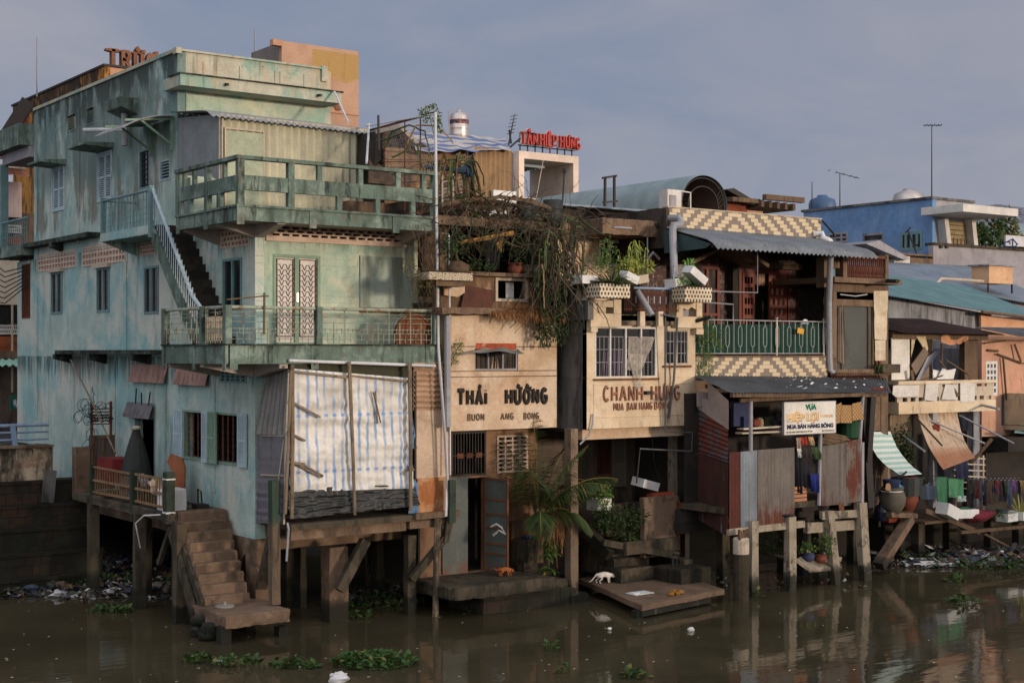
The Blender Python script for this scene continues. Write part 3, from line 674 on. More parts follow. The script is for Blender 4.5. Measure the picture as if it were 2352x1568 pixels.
for a in (2.15, 3.2, 4.2, 4.9): m.box(a, a+.12, -.015, .07, zm1, zr3-.08)
for a in (2.65, 3.65, 4.6): m.box(a, a+.12, -.015, .07, zt3+.05, zm0)
for b in (.7, 2.3, 2.85): m.box(A0, A0+.08, b, b+.12, zm1, zr3-.08); m.box(A0, A0+.08, b+.2, b+.32, zt3+.05, zm0)
put('parapet', m, M_balc, gh)
# low back wall seen through the side rail
m = MB(); m.box(.5,1.15,3.1,3.25,zt3,zt3+.95); m.box(A0+.2,1.15,3.26,3.36,zt3+.95,zt3+1.0); put('wall', m, M_front, gh)
# ---- rooftop shed of corrugated sheet
shd = thing('tin_shed', 'cream and grey corrugated tin shed on the top balcony of the green house', 'shed', (1.3, 3.2, 9.0))
zs = pb(500, 262, 3.19).z
m = MB(); m.corr((1.27,3.19,9.1),(5.3,3.19,9.1),(1.27,3.19,zs),(5.3,3.19,zs-.02), .2,.035); put('front_wall', m, M_tinc, shd)
m = MB(); m.corr((1.25,5.54,9.1),(1.25,3.19,9.1),(1.25,5.54,zs+.22),(1.25,3.19,zs), .11,.022); put('side_wall', m, M_ting, shd)
m = MB(); m.box(1.27,5.32,3.2,3.24,zs-.05,zs+.02); m.box(1.24,1.32,3.14,3.2,9.1,zs); put('wall_frame', m, M_soff, shd)
def sbend(u, v): return 0
m = MB(); L = 5.6-1.0
m.corr((1.0,5.5,zs+.34),(5.55,5.5,zs+.34),(1.0,3.0,zs+.05),(5.55,3.0,zs+.0), .15,.022, 8, lambda u,v: .0 if v<.8 else ((v-.8)/.2)**2*.14)
put('roof', m, M_awn, shd)
m = MB(); m.box(1.42,2.38,3.14,3.17,9.1,pb(500,298,3.15).z); put('door', m, mat('pale sage board',(158,166,140),[((130,136,110),2,.5,.7,.5)]), shd)
m = MB(); m.box(1.38,1.42,3.13,3.17,9.1,zs-.3); m.box(2.38,2.42,3.13,3.17,9.1,zs-.3); m.box(1.42,2.38,3.13,3.17,zs-.34,zs-.3); m.tube([(1.3,3.1,9.1),(1.3,3.1,zs-.1)],.02); put('door_frame', m, M_trim, shd)
m = MB(); m.tube([pb(768,211,4.75),pb(801,283,3.3)],.03); m.tube([pb(840,288,2.9),pb(848,285,2.9),pb(842,375,1.5)],.03); put('drain_pipe', m, M_pvc, shd)
# ---- rear veranda with corner column
rv_ = thing('rear_veranda', 'rear veranda with slim corner column at the far end of the green house', 'veranda', (1.2,18,7))
zz = [pa(40, y, 1.1).z for y in (318, 345, 400, 425, 555)]
bf = 19.3
m = MB(); m.box(.75, 4, B1+.0, bf+.4, zz[1]-.0, zz[0]+.3); put('roof_slab', m, M_balc, rv_)
m = MB(); m.box(1.05,4, B1, bf, zz[1]-.35, zz[1]-.01); put('lintel', m, M_greyp, rv_)
m = MB(); m.box(.95,1.2,bf-.15,bf+.1,zz[4]-.2,zz[1]-.35); put('column', m, M_tealp, rv_)
m = MB(); zq = pa(40,505,1.0).z; m.tube([(1.0,bf,zq),(1.0,B1,zq)],.04)
for i in range(14): b = B1+.05+i*.19; m.tube([(1.0,b,zq-1.05),(1.0,b,zq)],.012,4)
for f in (.3,.5,.9): m.tube([(1.0,bf,zq-f),(1.0,B1,zq-f)],.01,4)
put('railing', m, M_tealp, rv_)
m = MB(); m.box(.8,4,B1,bf+.3,zz[4]-.5,zz[4]-.15); put('floor_slab', m, M_balc, rv_)
# ---- lower storey details
def sheetmetal(x0,y0,x1,y1,label,mm,o=.05,n=4):
    r = GA.r(x0,y0,x1,y1); u0=GA.px(x1,y1)[0]; u1=GA.px(x0,y0)[0]
    m = MB(); m.sheet(GA.P(u1,r[2],o+.1),GA.P(u0,r[2],o+.1),GA.P(u1,r[3],o-.02),GA.P(u0,r[3],o-.02),18,5,lambda u,v: (1-v)*.05*noise.noise(V((u*9,v*2,x0))))
    return solo('metal_sheet', m, mm, label, 'metal sheet', 'sheet metal flaps over the lower side openings')
Mcop = mat('pinkish crumpled tin', (160,122,104), [((104,72,60),(6,6,1),.46,.66,.7),((184,150,134),2,.54,.7,.5)], rough=.5, metal=.2)
sheetmetal(306,836,388,880,'crumpled pinkish tin flap under the ledge, left of its twin',Mcop)
sheetmetal(409,840,484,886,'crumpled pinkish tin flap under the ledge, right of its twin by the balcony beam',Mcop)
sheetmetal(298,922,358,962,'dented grey tin hood over the dark side doorway',mat('grey crumpled tin',(112,106,104),[((70,66,66),(6,6,2),.46,.66,.7)],rough=.5,metal=.2),.1)
r = sw['door']; m = MB(); GA.frame(m, r, .05, -.1, .02); put('door', m, M_tealp, gh)
# lower shuttered window
r = sw['lw']; m = MB(); GA.frame(m, (r[0]-.04,r[1]+.04,r[2]-.04,r[3]+.04), .05, -.08, .03); um = (r[0]+r[1])/2; GA.box(m, (um-.15,um+.15,r[2],r[3]), -.08, .02); fo = put('window', m, M_shutg, gh)
m = MB()
for q in ((r[0],um-.15),(um+.15,r[1])):
    for i in range(5):
        u = q[0]+(q[1]-q[0])*(i+.5)/5; m.tube([GA.P(u+.04*sin(k*1.6),r[2]+(r[3]-r[2])*k/14,-.04) for k in range(15)],.012,4); m.tube([GA.P(u-.04*sin(k*1.6),r[2]+(r[3]-r[2])*k/14,-.04) for k in range(15)],.012,4)
put('grille', m, M_rust, fo)
sw_ = [(r[1]+.02, r[1]+.02+.55, 0), (um+.01,um+.33,.04), (um-.5,um-.01,.05), (r[0]-.45,r[0]-.02,0)]
for i,(u0,u1,o) in enumerate(sw_): put('shutter', louvre(MB(), GA, (u0,u1,r[2]-.05,r[3]+.05), 22, .03+o, .075+o, .06, True), M_shutb if i!=2 else M_shutg, fo)
# plinth and foundations
m = MB(); m.box(1.23,5.3,1.35,18,1.6,1.899); put('plinth', m, M_brown, gh)
m = MB(); m.prism([(1.25,1.2,-.8),(1.8,1.2,-.8),(1.8,1.2,1.6),(1.22,1.2,1.89)], (0,.5,0)); put('pillar', m, M_brown, gh)
for (a,b) in ((1.3,4.2),(1.3,8.2),(3.2,3.5),(4.9,3.2),(3.1,8),(5,8)): m = MB(); m.box(a,a+.35,b,b+.35,-.8,1.6); put('pillar', m, M_wetc, gh)
m = MB(); m.prism([(1.22,1.1,1.9),(1.22,2.4,1.9),(1.22,2.4,1.0),(1.22,1.6,1.6),(1.22,1.1,1.3)],(.1,0,0)); put('plinth', m, M_brown, gh)
# clothes pole and jar lid leaning on the railing
m = MB(); m.tube([pb(520,688,-.1),pb(605,680,-.05),pb(617,680,-.05)],.018); m.beam(pb(607,672,-.1),pb(606,768,-.1),.04,j=.005); solo('drying_pole', m, M_wood, 'thin bamboo drying pole tied across the mid balcony railing', 'pole')
c = pb(948,768,.12); m = MB(); m.lathe((0,0,0),[(.001,-.05),(.5,-.05),(.5,.03),(.46,.04),(.44,.0),(.001,.0)],28); m.mul(Matrix.Translation(c)@Matrix.Rotation(pi/2+.12,4,'X'))
solo('round_tray', m, mat('rusty brown tray',(112,66,40),[((76,44,30),3,.45,.7,.6)]), 'large round brown basket tray leaning inside the mid balcony railing', 'tray')
# ================================================================= tarp hut on stilts under the green balconies
hp = PL('b', -.05)
hut = thing('tarp_hut', 'stilt hut closed with a blue striped white tarpaulin under the green house balcony', 'hut', (1.4, -.05, 1.9))
M_tarp = None
def tarpbase(t):
    x = t.sep(); u = x[0]; z = x[2]
    wob = t.math('MULTIPLY', t.math('SUBTRACT', t.noise(.8, 2, .5, 2), .5), .16)
    a = t.math('PINGPONG', t.math('MULTIPLY', t.math('ADD', u, wob), 4.6), .5)
    fade = t.ramp(t.noise((2,2,.9), 3, .6, 9), .36, .62)
    f = t.math('MULTIPLY', t.ramp(a, .3, .4), t.math('ADD', t.math('MULTIPLY', fade, .8), .08))
    c = t.mix(t.ramp(t.noise(1.4, 4, .6, 5), .4, .7), lin((214,210,200)), lin((186,182,170)))
    c = t.mix(f, c, lin((112,146,186)))
    zz = t.math('PINGPONG', t.math('ADD', z, .25), .62); band = t.math('MULTIPLY', t.ramp(zz, .045, .02), t.math('MULTIPLY', t.ramp(a, .2, .34), .75))
    return t.mix(band, c, lin((84,130,190)))
M_tarp = mat('striped tarpaulin', None, [((120,112,92), (2.5,2.5,.8), .6, .78, .4)], rough=.6, bump=.1, bs=5, base=tarpbase)
M_blk = mat('black plastic sheet', (52,54,52), [((28,28,26), (3,3,1.5), .45, .62, .8), ((92,94,90), (5,5,2), .58, .7, .6)], rough=.5, bump=.4, bs=8)
u0, z1 = hp.px(668, 846); u1, z1b = hp.px(940, 868); u0b, z0 = hp.px(672, 1128); u1b, z0b = hp.px(945, 1120)
def folds(u, v, k=1): return .05*noise.noise(V((u*9, v*5, 1))) + .05*noise.noise(V((u*3, v*14, 4))) + .03*abs(noise.noise(V((u*22+v*9, v*11-u*6, 2))))
m = MB(); m.sheet((u0-.08,-.1,z0),(u1+.05,-.1,z0b),(u0,-.1,z1),(u1,-.1,z1b), 90, 90, lambda u,v: folds(u,v)+ .04*(1-v)); put('tarp', m, M_tarp, hut, True)
m = MB(); zb = hp.px(700,1190)[1]
m.sheet((u0-.12,-.13,zb+.02),(u1+.22,-.13,zb+.12),(u0-.1,-.07,z0+.08),(u1+.1,-.07,z0b+.1), 60, 30, lambda u,v: V((0,-.03-.1*abs(noise.noise(V((u*14, v*6, 7))))-.05*noise.noise(V((u*4,v*9,3))), .03*noise.noise(V((u*12,0,1)))*(1-v))))
put('tarp_skirt', m, M_blk, hut, True)
m = MB(); m.sheet((u0,.0,z1-.1),(u1,.0,z1b-.1),(u0,.0,z1+.22),(u1,.0,z1b+.35), 24, 8, lambda u,v: .06*noise.noise(V((u*9,v*4,1)))); put('canvas_strip', m, mat('olive canvas',(58,58,40)), hut, True)
m = MB()
for (xa,ya,xb,yb,w) in ((672,838,670,1190,.075),(802,830,815,1182,.07),(941,832,943,1172,.08),(655,1180,668,850,.06)): m.tube([hp.Q(xa,ya,.2), hp.Q((xa+xb)/2+1,(ya+yb)/2,.24), hp.Q(xb,yb,.22)], w*.6, 6, w*.5, j=.1)
for (xa,ya,xb,yb) in ((664,852,800,866),(800,862,945,876),(668,922,735,958),(660,990,700,1012),(668,1060,740,1095)): m.beam(hp.Q(xa,ya,.14), hp.Q(xb,yb,.15), .05, .04, j=.008)
m.beam(hp.Q(862,898,.16),hp.Q(868,972,.16),.03,j=.01); m.beam(hp.Q(858,900,.17),hp.Q(874,970,.17),.025,j=.01); m.beam(hp.Q(925,1090,.16),hp.Q(948,1068,.16),.03); m.beam(hp.Q(940,1062,.2),hp.Q(950,1080,.2),.04)
m.beam(hp.Q(660,1060,.2),hp.Q(700,1066,.2),.05,j=.005); m.beam(hp.Q(700,1068,.17),hp.Q(742,1092,.17),.045,.03)
each('pole', m, M_woodg, hut)
m = MB(); m.tube([hp.Q(664,828,.1),hp.Q(1000,840,.1)],.035,8); put('pipe', m, M_pvc, hut)
# grid frame behind tarp (real room walls)
m = MB(); m.box(1.45,5.4,.95,1.15,1.95,5.4); put('back_wall', m, M_int, hut)
# left slanted tin and grey panels on the side
m = MB(); zA = GA.px(612,846)[1]
m.corr(pb(588,996,.95),pb(660,998,-.02)+V((0,0,-.02)),pb(618,842,1.15),pb(668,842,0), .16,.02, 4); put('side_sheet', m, M_tin, hut, label='slanting tin sheet closing the hut side')
M_gpan = mat('grey fibre panels', (112,110,112), [((76,74,78),(4,4,.6),.48,.7,.6),((140,134,130),2,.56,.72,.4)], rough=.7)
m = MB(); P0=pb(588,1200,1.15);P1=pb(655,1204,-.02);Q0=pb(592,996,1.1);Q1=pb(658,1000,-.0)
m.sheet(P0,P1,Q0,Q1,12,24,lambda u,v:.015*sin(v*60)*(1 if v<.5 else .2)); put('side_panel', m, M_gpan, hut)
m = MB(); m.tube([pb(652,1204,-.04),pb(657,1000,-.04),pb(664,850,-.05)],.025); m.tube([pb(636,1130,.2),pb(652,1008,.1)],.015); m.beam(pb(600,1090,.9),pb(655,1092,0),.03); m.beam(pb(600,1000,.9),pb(660,1000,0),.03); put('side_frame', m, M_trim, hut)
# right panels: corrugated top, pale board, rusty panel
M_pnl = mat('pale peeling board', (196,172,146), [((150,116,86), (2,2,2), .52, .7, .5), ((110,90,74), 3, .62, .78, .6)])
M_rpn = mat('rust stained board', (186,140,96), [((148,84,40), (1.6,1.6,.8), .46, .62, .85), ((206,176,140), 2, .5, .68, .6), ((104,56,34), (2.4,2.4,2.4), .66, .74, .9)])
ra0, za1 = hp.px(948,832); ra1, za0 = hp.px(1016,940)
m = MB(); m.corr((ra0,-.08,za0),(ra0,-.08,za1),(ra1,-.08,za0-.02),(ra1,-.08,za1), .12,.022,4); put('corrugated_panel', m, mat('brown cream corrugated sheet',(170,140,112),[((126,92,68),(2,2,5),.48,.68,.6),((110,50,40),(1.5,1.5,1.5),.6,.72,.5)]), hut)
rb0, zb1 = hp.px(955,942); rb1, zb0 = hp.px(1024,1095); m = MB(); m.box(rb0,rb1+.06,-.07,-.03,zb0,zb1); put('board_panel', m, M_pnl, hut)
rc0, zc1_ = hp.px(957,1096); rc1, zc0_ = hp.px(1024,1184); m = MB(); m.box(rc0,rc1+.04,-.09,-.05,zc0_,zc1_-.02); put('rusty_panel', m, M_rpn, hut)
m = MB(); m.box(rb0-.06,rb0-.01,-.1,-.02,zb0-.5,zb1+.9); m.box(ra1+.04,ra1+.09,-.06,0,zc0_,za1); put('panel_post', m, M_iron, hut)
m = MB(); m.sheet(hp.Q(943,1030,.03),hp.Q(958,1030,.03),hp.Q(940,960,.05),hp.Q(948,960,.05),6,10,lambda u,v:.04*noise.noise(V((u*8,v*9,1)))); m.sheet(hp.Q(938,1180,.1),hp.Q(962,1176,.08),hp.Q(946,1095,.06),hp.Q(960,1110,.06),6,10,lambda u,v:.05*noise.noise(V((u*8,v*9,5)))); put('torn_plastic', m, mat('blue plastic',(96,130,160)), hut)
# floor slab, edge beams, supports
zs1 = hp.px(700,1196)[1]; zs0 = hp.px(850,1250)[1]
m = MB(); m.box(1.35,5.62,-.3,1.19,zs1-.16,zs1-.02); put('floor_slab', m, M_wetc, hut)
m = MB(); m.box(1.4,4.35,-.2,.05,zs1-.38,zs1-.16); put('edge_beam', m, M_brown, hut)
m = MB(); m.box(4.4,5.6,-.28,-.1,zs1-.34,zs1-.17); put('edge_beam', m, M_brown, hut)
m = MB(); m.box(4.5,5.7,-.4,-.301,zs1-.12,zs1+.02); put('edge_plank', m, M_wood, hut)
def pillar(x0, yt, x1, yw, b, w=None, mm=M_pile, bot=-.8, dep=.35, lab=None, name='pillar', par=None, tilt=0):
    """square pile whose water line shows at picture height yw"""
    a0 = pb(x0, yw, b).x; a1 = pb(x1, yw, b).x; z = pb(x0, yt, b).z; m = MB(); t = tilt
    nz = 5; vs = []
    for k in range(nz+1):
        zz = bot+(z-bot)*k/nz; o = t*(zz/z)
        j = lambda: ru(-.012,.012)
        vs += [(a0+o+j(),b+j(),zz),(a1+o+j(),b+j(),zz),(a1+o+j(),b+dep,zz),(a0+o+j(),b+dep,zz)]
    fs = [(k*4+i,k*4+(i+1)%4,(k+1)*4+(i+1)%4,(k+1)*4+i) for k in range(nz) for i in range(4)] + [(3,2,1,0),(nz*4,nz*4+1,nz*4+2,nz*4+3)]
    m.add(vs, fs); return m
put('pillar', pillar(757,1258,800,1425,.3,dep=.4), M_brown, hut)
put('pillar', pillar(868,1240,886,1390,2.2), M_wetc, hut)
put('pillar', pillar(937,1230,956,1412,.05,dep=.2), M_wetc, hut)
put('pillar', pillar(690,1240,704,1385,2.4), M_wetc, hut)
m = MB(); m.beam(pb(838,1240,0),pb(778,1355,-.02),.2,.2,j=.02); m.beam(pb(1022,1235,-.32),pb(946,1330,-.1),.17,.17,j=.02); m.beam(pb(628,1240,.2),pb(600,1345,1.1),.22,.2,j=.02); m.beam(pb(1030,1195,-.34),pb(1022,1245,-.34),.16,.16,j=.02)
each('brace', m, M_wetc, hut)
m = MB(); m.tube([hp.Q(660,1200,.25),hp.Q(663,1215,.3),hp.Q(658,1288,.3)],.025); put('hose', m, M_pvcg, hut)
m = MB(); m.tube([(0,0,0),(0,0,.16)],.17,12); m.mul(Matrix.Translation(hp.Q(681,1186,-.1)))
solo('basin', m, mat('dull red plastic',(120,30,34),rough=.5), 'dull red plastic basin tucked behind the tarpaulin skirt', 'basin')
# tall wooden post standing on the landing slab, and the post at the right end of the hut
m = pillar(626,1104,644,1392,-.1,dep=.2,bot=.62); solo('timber_post', m, mat('green topped post',(108,92,74),[((48,70,56),(1,1,1),.4,.6,.95,(2.0,2.6)),((60,48,36),(6,6,.7),.5,.7,.6)],bump=.7), 'green painted square post standing on the landing slab beside the striped tarp hut', 'post')
m = MB(); m.beam(pb(1036,1102,-.4),pb(1035,1200,-.4),.17,.17); solo('timber_post', m, mat('dark green post',(52,62,50),[((30,34,28),3,.45,.65,.7)]), 'short dark green post at the right corner of the tarp hut', 'post')
# long thin pipes
m = MB(); m.tube([pb(1000,258,.0),pb(1002,470,-.1),pb(1007,800,-.15),pb(1018,950,-.3),pb(1027,1090,-.35),pb(1024,1185,-.42)],.035,8); m.tube([pb(998,262,.0),pb(843,290,3.0)],.02)
solo('water_pipe', m, M_pvc, 'long thin white pipe running from the wire mesh frame down past both green balconies', 'pipe')
m = MB(); m.tube([pb(1009,850,-.35),pb(1022,1000,-.4),pb(1030,1180,-.4)],.02,6); solo('water_pipe', m, M_pvcg, 'thin grey pipe slanting over the corrugated end panel of the tarp hut', 'pipe')
m = MB(); m.tube([pb(1005,1195,-.4)+V((0,0,.05)),pb(1003,1250,-.43),pb(1000,1420,-.43)],.075,10); m.tube([pb(1000,1420,-.43),pb(1000,1420,-.43)-V((0,0,.8))],.075,10)
solo('drain_pile', m, mat('stained pvc pile',(168,150,124),[((92,78,60),(3,3,1),.46,.66,.7),((46,40,30),(3,3,1),.4,.6,.9)]), 'round pale plastic pile in the water below the right end of the tarp hut', 'pile')
m = MB(); m.tube([pb(1016,536,-.05),pb(1031,538,-.15),pb(1033,720,-.28),pb(1034,1090,-.32)],.022,6); solo('water_pipe', m, M_pvc, 'slim white pipe down the left edge of the lettered peach facade', 'pipe')
m = MB(); m.tube([pb(1027,725,-.3),pb(1028,980,-.32)],.075,8); solo('downpipe', m, M_pvcg, 'stout grey downpipe between the green balcony and the lettered peach facade', 'pipe')
# ================================================================= landing slab and stair on the water side
ls = thing('landing_slab', 'thick cracked concrete landing slab on stub legs at the foot of the stair', 'landing', (.4,.2,0))
zt = pb(516,1415,-.62).z; zbm = pb(516,1442,-.62).z
m = MB(); nx = 16
def slab(m, a0,a1,b0,b1,z0,z1,n=14,j=.02):
    """concrete slab with worn, uneven edges"""
    k0 = len(m.v); ring = []
    for i in range(n): ring.append((a0+(a1-a0)*i/n, b0))
    for i in range(n): ring.append((a1, b0+(b1-b0)*i/n))
    for i in range(n): ring.append((a1-(a1-a0)*i/n, b1))
    for i in range(n): ring.append((a0, b1-(b1-b0)*i/n))
    N = len(ring); c = V(((a0+a1)/2,(b0+b1)/2,0)); vs = []
    for (z, s) in ((z0,.0),(z0+(z1-z0)*.3,.0),(z1-.03,0),(z1,.03)):
        for (x,y) in ring:
            d = (c-V((x,y,0))).normalized(); o = s+ru(-j,j); vs.append(V((x+d.x*o, y+d.y*o, z+ru(-j,j)*(.3 if z==z1 else .8))))
    vs += [V((c.x,c.y,z1)), V((c.x,c.y,z0))]
    fs = [(r*N+i, r*N+(i+1)%N, (r+1)*N+(i+1)%N, (r+1)*N+i) for r in range(3) for i in range(N)]
    fs += [(3*N+i, 3*N+(i+1)%N, 4*N) for i in range(N)] + [((i+1)%N, i, 4*N+1) for i in range(N)]
    return m.add(vs, fs)
M_step = mat('worn brown concrete', (120,98,78), [((66,54,42), 2.2, .46, .68, .6), ((156,130,102), 3, .55, .7, .5), ((56,50,38), (5,5,5), .6, .74, .6)], bump=.9, bs=28)
put('slab', slab(m, -.33,1.16,-.62,1.1,zbm-.02,zt,14,.022), M_step, ls)
for x0,x1,yw,b in ((508,531,1482,-.55),(641,661,1470,-.5)): put('leg', pillar(x0,1440,x1,yw,b,dep=.22), M_wetc, ls)
put('leg', pillar(452,1420,480,1440,.75,dep=.3), M_wetc, ls)
m = MB()
for (x,y,r) in ((462,1420,.2),(490,1442,.24),(455,1445,.18),(478,1455,.2)): m.blob(pb(x,y,.1 if x>470 else .6)-V((0,0,.02)), r, (1.2,.9,.8), 10, 8, .25)
each('stone', m, M_wetc, ls, True)
m = MB(); m.lathe(pz(516,1394,zt+.001),[(.2,0),(.21,.02),(.2,.045),(.04,.06),(.03,.13),(.001,.13)],24); solo('umbrella_base', m, mat('grey cast disc',(140,134,124)), 'round grey umbrella base disc lying on the landing slab', 'umbrella base')
st = thing('river_stair', 'worn brown concrete stair climbing from the landing slab to the deck', 'stair', (.5,1.6,.6))
z_d = pb(465,1172,2.6).z; NS = 9; m = MB(); b_bot, b_top = .72, 2.75; a_l, a_r = -.06, 1.12
for i in range(NS):
    z = zt+(z_d-zt)*(i+1)/NS; b = b_bot+(b_top-b_bot)*i/NS; d = (b_top-b_bot)/NS
    w0 = -.2+.27*i/NS; w1 = .84+.34*i/NS; s = MB(); slab(s, w0-ru(0,.02), w1+ru(0,.02), b, b+d+.22, z-(z_d-zt)/NS-.1, z, 8, .012); put('step', s, M_step, st)
m = MB(); m.prism([(-.2,b_bot+.1,zt-.1),(.04,b_top+.1,z_d-.35),(.04,b_top+.1,z_d-.1),(-.2,b_bot,zt+.1)],(-.08,0,0)); m.beam((-.3,b_bot+.3,zt-.25),(-.12,b_top,z_d-.45),.1,.25,j=.02); put('stringer', m, M_wetc, st)
m = MB(); m.prism([(-.2,b_bot+.4,zt-.25),(.84,b_bot+.4,zt-.25),(a_r,b_top,z_d-.35),(a_l,b_top,z_d-.35)],(0,.1,-.1)); put('soffit_slab', m, M_wetc, st)
# ================================================================= side deck with bamboo rail
dk = thing('side_deck', 'dark concrete side deck on posts with a bamboo and scrap rail beside the teal wall', 'deck', (.5,5,1.2))
a_o = -.1; b_e = 9.0; zdk = z_d-.02
m = MB(); slab(m, a_o-.12, 1.215, 2.72, b_e, zdk-.2, zdk, 20, .02); put('deck_slab', m, M_wetc, dk)
for (x0,x1,yw,b) in ((402,422,1390,2.9),(306,328,1385,4.9),(207,222,1335,7.4)):
    a=-.15; bb=pa((x0+x1)/2,yw,a).y; m = MB(); m.beam((a,bb,-.8),(a+ru(-.03,.03),bb,zdk-.2),.24,.24,j=.03); put('post', m, M_wetc, dk)
m = MB(); m.beam((.6,6.,-.5),(.6,6.,zdk-.2),.2); m.beam((-.15,3.4,1.2),(-.1,2.8,zdk-.3),.1); each('post', m, M_wetc, dk)
m = MB(); P = lambda b,h: V((a_o-.05,b,zdk+h))
bq = [pa(x,1150,a_o).y for x in (218,312,328,392)]
m.box(a_o-.14,a_o+.06,bq[3]-.1,bq[3]+.12,zdk-.25,zdk+.92); m.box(a_o-.12,a_o+.04,bq[1]-.05,bq[1]+.1,zdk-.4,zdk+.86); m.box(a_o-.12,a_o+.02,bq[0]-.05,bq[0]+.08,zdk-.1,zdk+.8)
each('rail_post', m, mat('dark green post',None), dk)
M_bam = mat('bamboo slats', (140,112,80), [((90,64,44), (6,6,6), .48, .68, .7)], bump=.3)
m = MB()
for (b0,b1,n) in ((bq[0],bq[1]+.05,16),(bq[1]-.1,bq[3],12)):
    for h in (.12,.42,.76): m.beam(P(b0,h-.02),P(b1,h+ru(-.03,.03)),.05,.05,j=.008)
    for i in range(n): b=b0+(b1-b0)*(i+.5)/n; m.beam(P(b,.1)+V((.03,0,0)),P(b+ru(-.02,.02),.74)+V((.03,0,0)),.025,.02,j=.003)
put('bamboo_rail', m, M_bam, dk)
m = MB(); m.box(a_o-.15,a_o+.07,bq[3]-.11,bq[3]+.13,zdk+.75,zdk+.78); m.box(a_o-.15,a_o+.07,bq[3]-.11,bq[3]+.13,zdk-.02,zdk+.02); each('band', m, M_foam, dk)
m = MB(); m.sheet((a_o-.0,bq[1]+1.0,zdk+.05),(a_o,bq[1]+.1,zdk+.05),(a_o,bq[1]+1.0,zdk+.62),(a_o,bq[1]+.1,zdk+.66),8,14,lambda u,v:.01*sin(v*70)); put('woven_panel', m, mat('woven grey wicker',(104,94,84)), dk)
# things on the deck
m = MB(); c = V((.35,6.05,zdk)); pr=[(.03,0),(.03,.25),(.36,.3),(.33,.7),(.25,1.1),(.15,1.5),(.08,1.72),(.1,1.74),(.03,1.82),(.001,1.83)]
m.lathe(c, pr, 22)
for i,vv in enumerate(m.v):
    d = vv-c; r = sqrt(d.x**2+d.y**2)
    if r > .04: a = atan2(d.y,d.x); k = 1+.13*cos(11*a); vv.x = c.x+d.x*k; vv.y = c.y+d.y*k
um = thing('closed_parasol', 'closed dark grey parasol standing on the side deck before the doorway', 'parasol', c)
put('canopy', m, mat('charcoal cloth',(56,58,56)), um, True); m = MB(); m.blob(c+V((0,0,1.78)),.11,(1,1,.6)); put('cap', m, M_trim, um, True)
m = MB(); q = [(-.28,0),(.3,0),(.34,.9),(.22,1.12),(-.2,1.2),(-.34,1.0),(-.1,.75),(-.3,.55)]; cb = V((.75,4.55,zdk)); m.prism([cb+V((x*.25,-x*1.0,z)) for x,z in q],(.04,.01,0))
solo('cardboard_sheet', m, mat('brown card',(150,92,60),[((110,64,44),2,.5,.7,.5)]), 'curved brown cardboard sheet leaning on the teal wall beside the shutters', 'cardboard')
m = MB(); m.box(.1,.75,7.0,8.1,zdk+.35,zdk+.95); solo('crate', m, mat('faded red crate',(124,40,36),[((80,26,26),3,.45,.7,.6)]), 'faded red plastic crate behind the far bamboo rail', 'crate')
m = MB(); slab(m, -.12,.4,3.1,3.6,zdk+.0,zdk+.5,4,.01); solo('foam_box', m, M_foam, 'white foam box on the deck corner behind the green post', 'foam box')
m = MB(); m.tube([(.75,3.0,zdk),(.72,3.0,zdk+.42),(.75,3.25,zdk+.46),(.78,3.3,zdk)],.02); m.box(.62,.9,2.95,3.3,zdk+.005,zdk+.12); solo('trolley', m, M_iron, 'small black folding trolley handle beside the white foam box', 'trolley')
for k,(b,cc,lab) in enumerate(((5.2,(176,170,176),'crumpled pale plastic bag on the deck by the parasol'),(3.75,(200,172,140),'orange and white plastic bag hung on the near bamboo rail'))):
    m = MB(); m.blob((a_o-.02 if k else .2,b,zdk+.55),.16,(.7,1,.9),10,8,.4); solo('plastic_bag', m, mat('bag%d'%k,cc,[((120,110,130),9,.5,.7,.6)],rough=.4), lab, 'bag', smooth=False)
m = MB(); m.tube([(a_o-.2,2.95,zdk-.05),(a_o-.45,3.3,zdk-.08),(a_o-.5,3.7,zdk-.3),(a_o-.3,3.9,zdk-.9)],.018); solo('hose', m, M_pvc, 'short white hose dangling from the deck edge', 'hose')
m = MB(); m.prism([(a_o-.1,8.0,zdk+.001),(.3,7.9,zdk+.001),(.45,6.9,zdk+.02),(a_o-.1,7.0,zdk+.01)],(0,0,.03)); solo('flat_carton', m, M_wood, 'flattened carton lying on the far part of the side deck', 'carton')
# ---- gate box with barbed wire at the far end of the deck
gt = thing('plank_gate', 'grey plank gate panel crowned with rusty barbed wire at the street end of the deck', 'gate', (0,9.3,zdk))
gp = PL('b', 9.3); r = gp.r(180,1002,262,1160)
m = MB(); gp.box(m,(r[0]+.3,r[1],zdk,gp.px(200,1000)[1]),-.05,.05); put('gate_panel', m, mat('grey planks',(92,84,76),[((56,50,46),(9,9,.5),.45,.66,.7)]), gt)
zg = gp.px(200,1000)[1]; zw = gp.px(200,922)[1]; zmid = gp.px(200,958)[1]
m = MB(); gp.frame(m,(r[0]+.3,r[1],zdk+.05,zg),.09,.051,.08); gp.box(m,((r[0]+r[1])/2+.1,(r[0]+r[1])/2+.18,zdk+.15,zg-.1),.051,.075); put('gate_frame', m, M_wood, gt)
m = MB(); m.box(r[0]-.1,r[0]+.28,9.2,9.5,zdk-.2,zg-.3); put('gate_post', m, M_brown, gt)
m = MB()
for u in (r[0]+.35,r[1]-.1): m.beam((u,9.27,zg),(u,9.27,zw),.06)
for i in range(6): z=zg+.05+(zmid-zg)*i/6; m.beam((r[0]+.35,9.27,z+.25),(r[1]-.1,9.27,z+.25),.03)
m.tube([((r[0]+.3)+rnd()*.12,9.2,zg-1.2+i*.1) for i in range(26)],.012,4)
put('wire_posts', m, M_rust, gt)
m = MB()
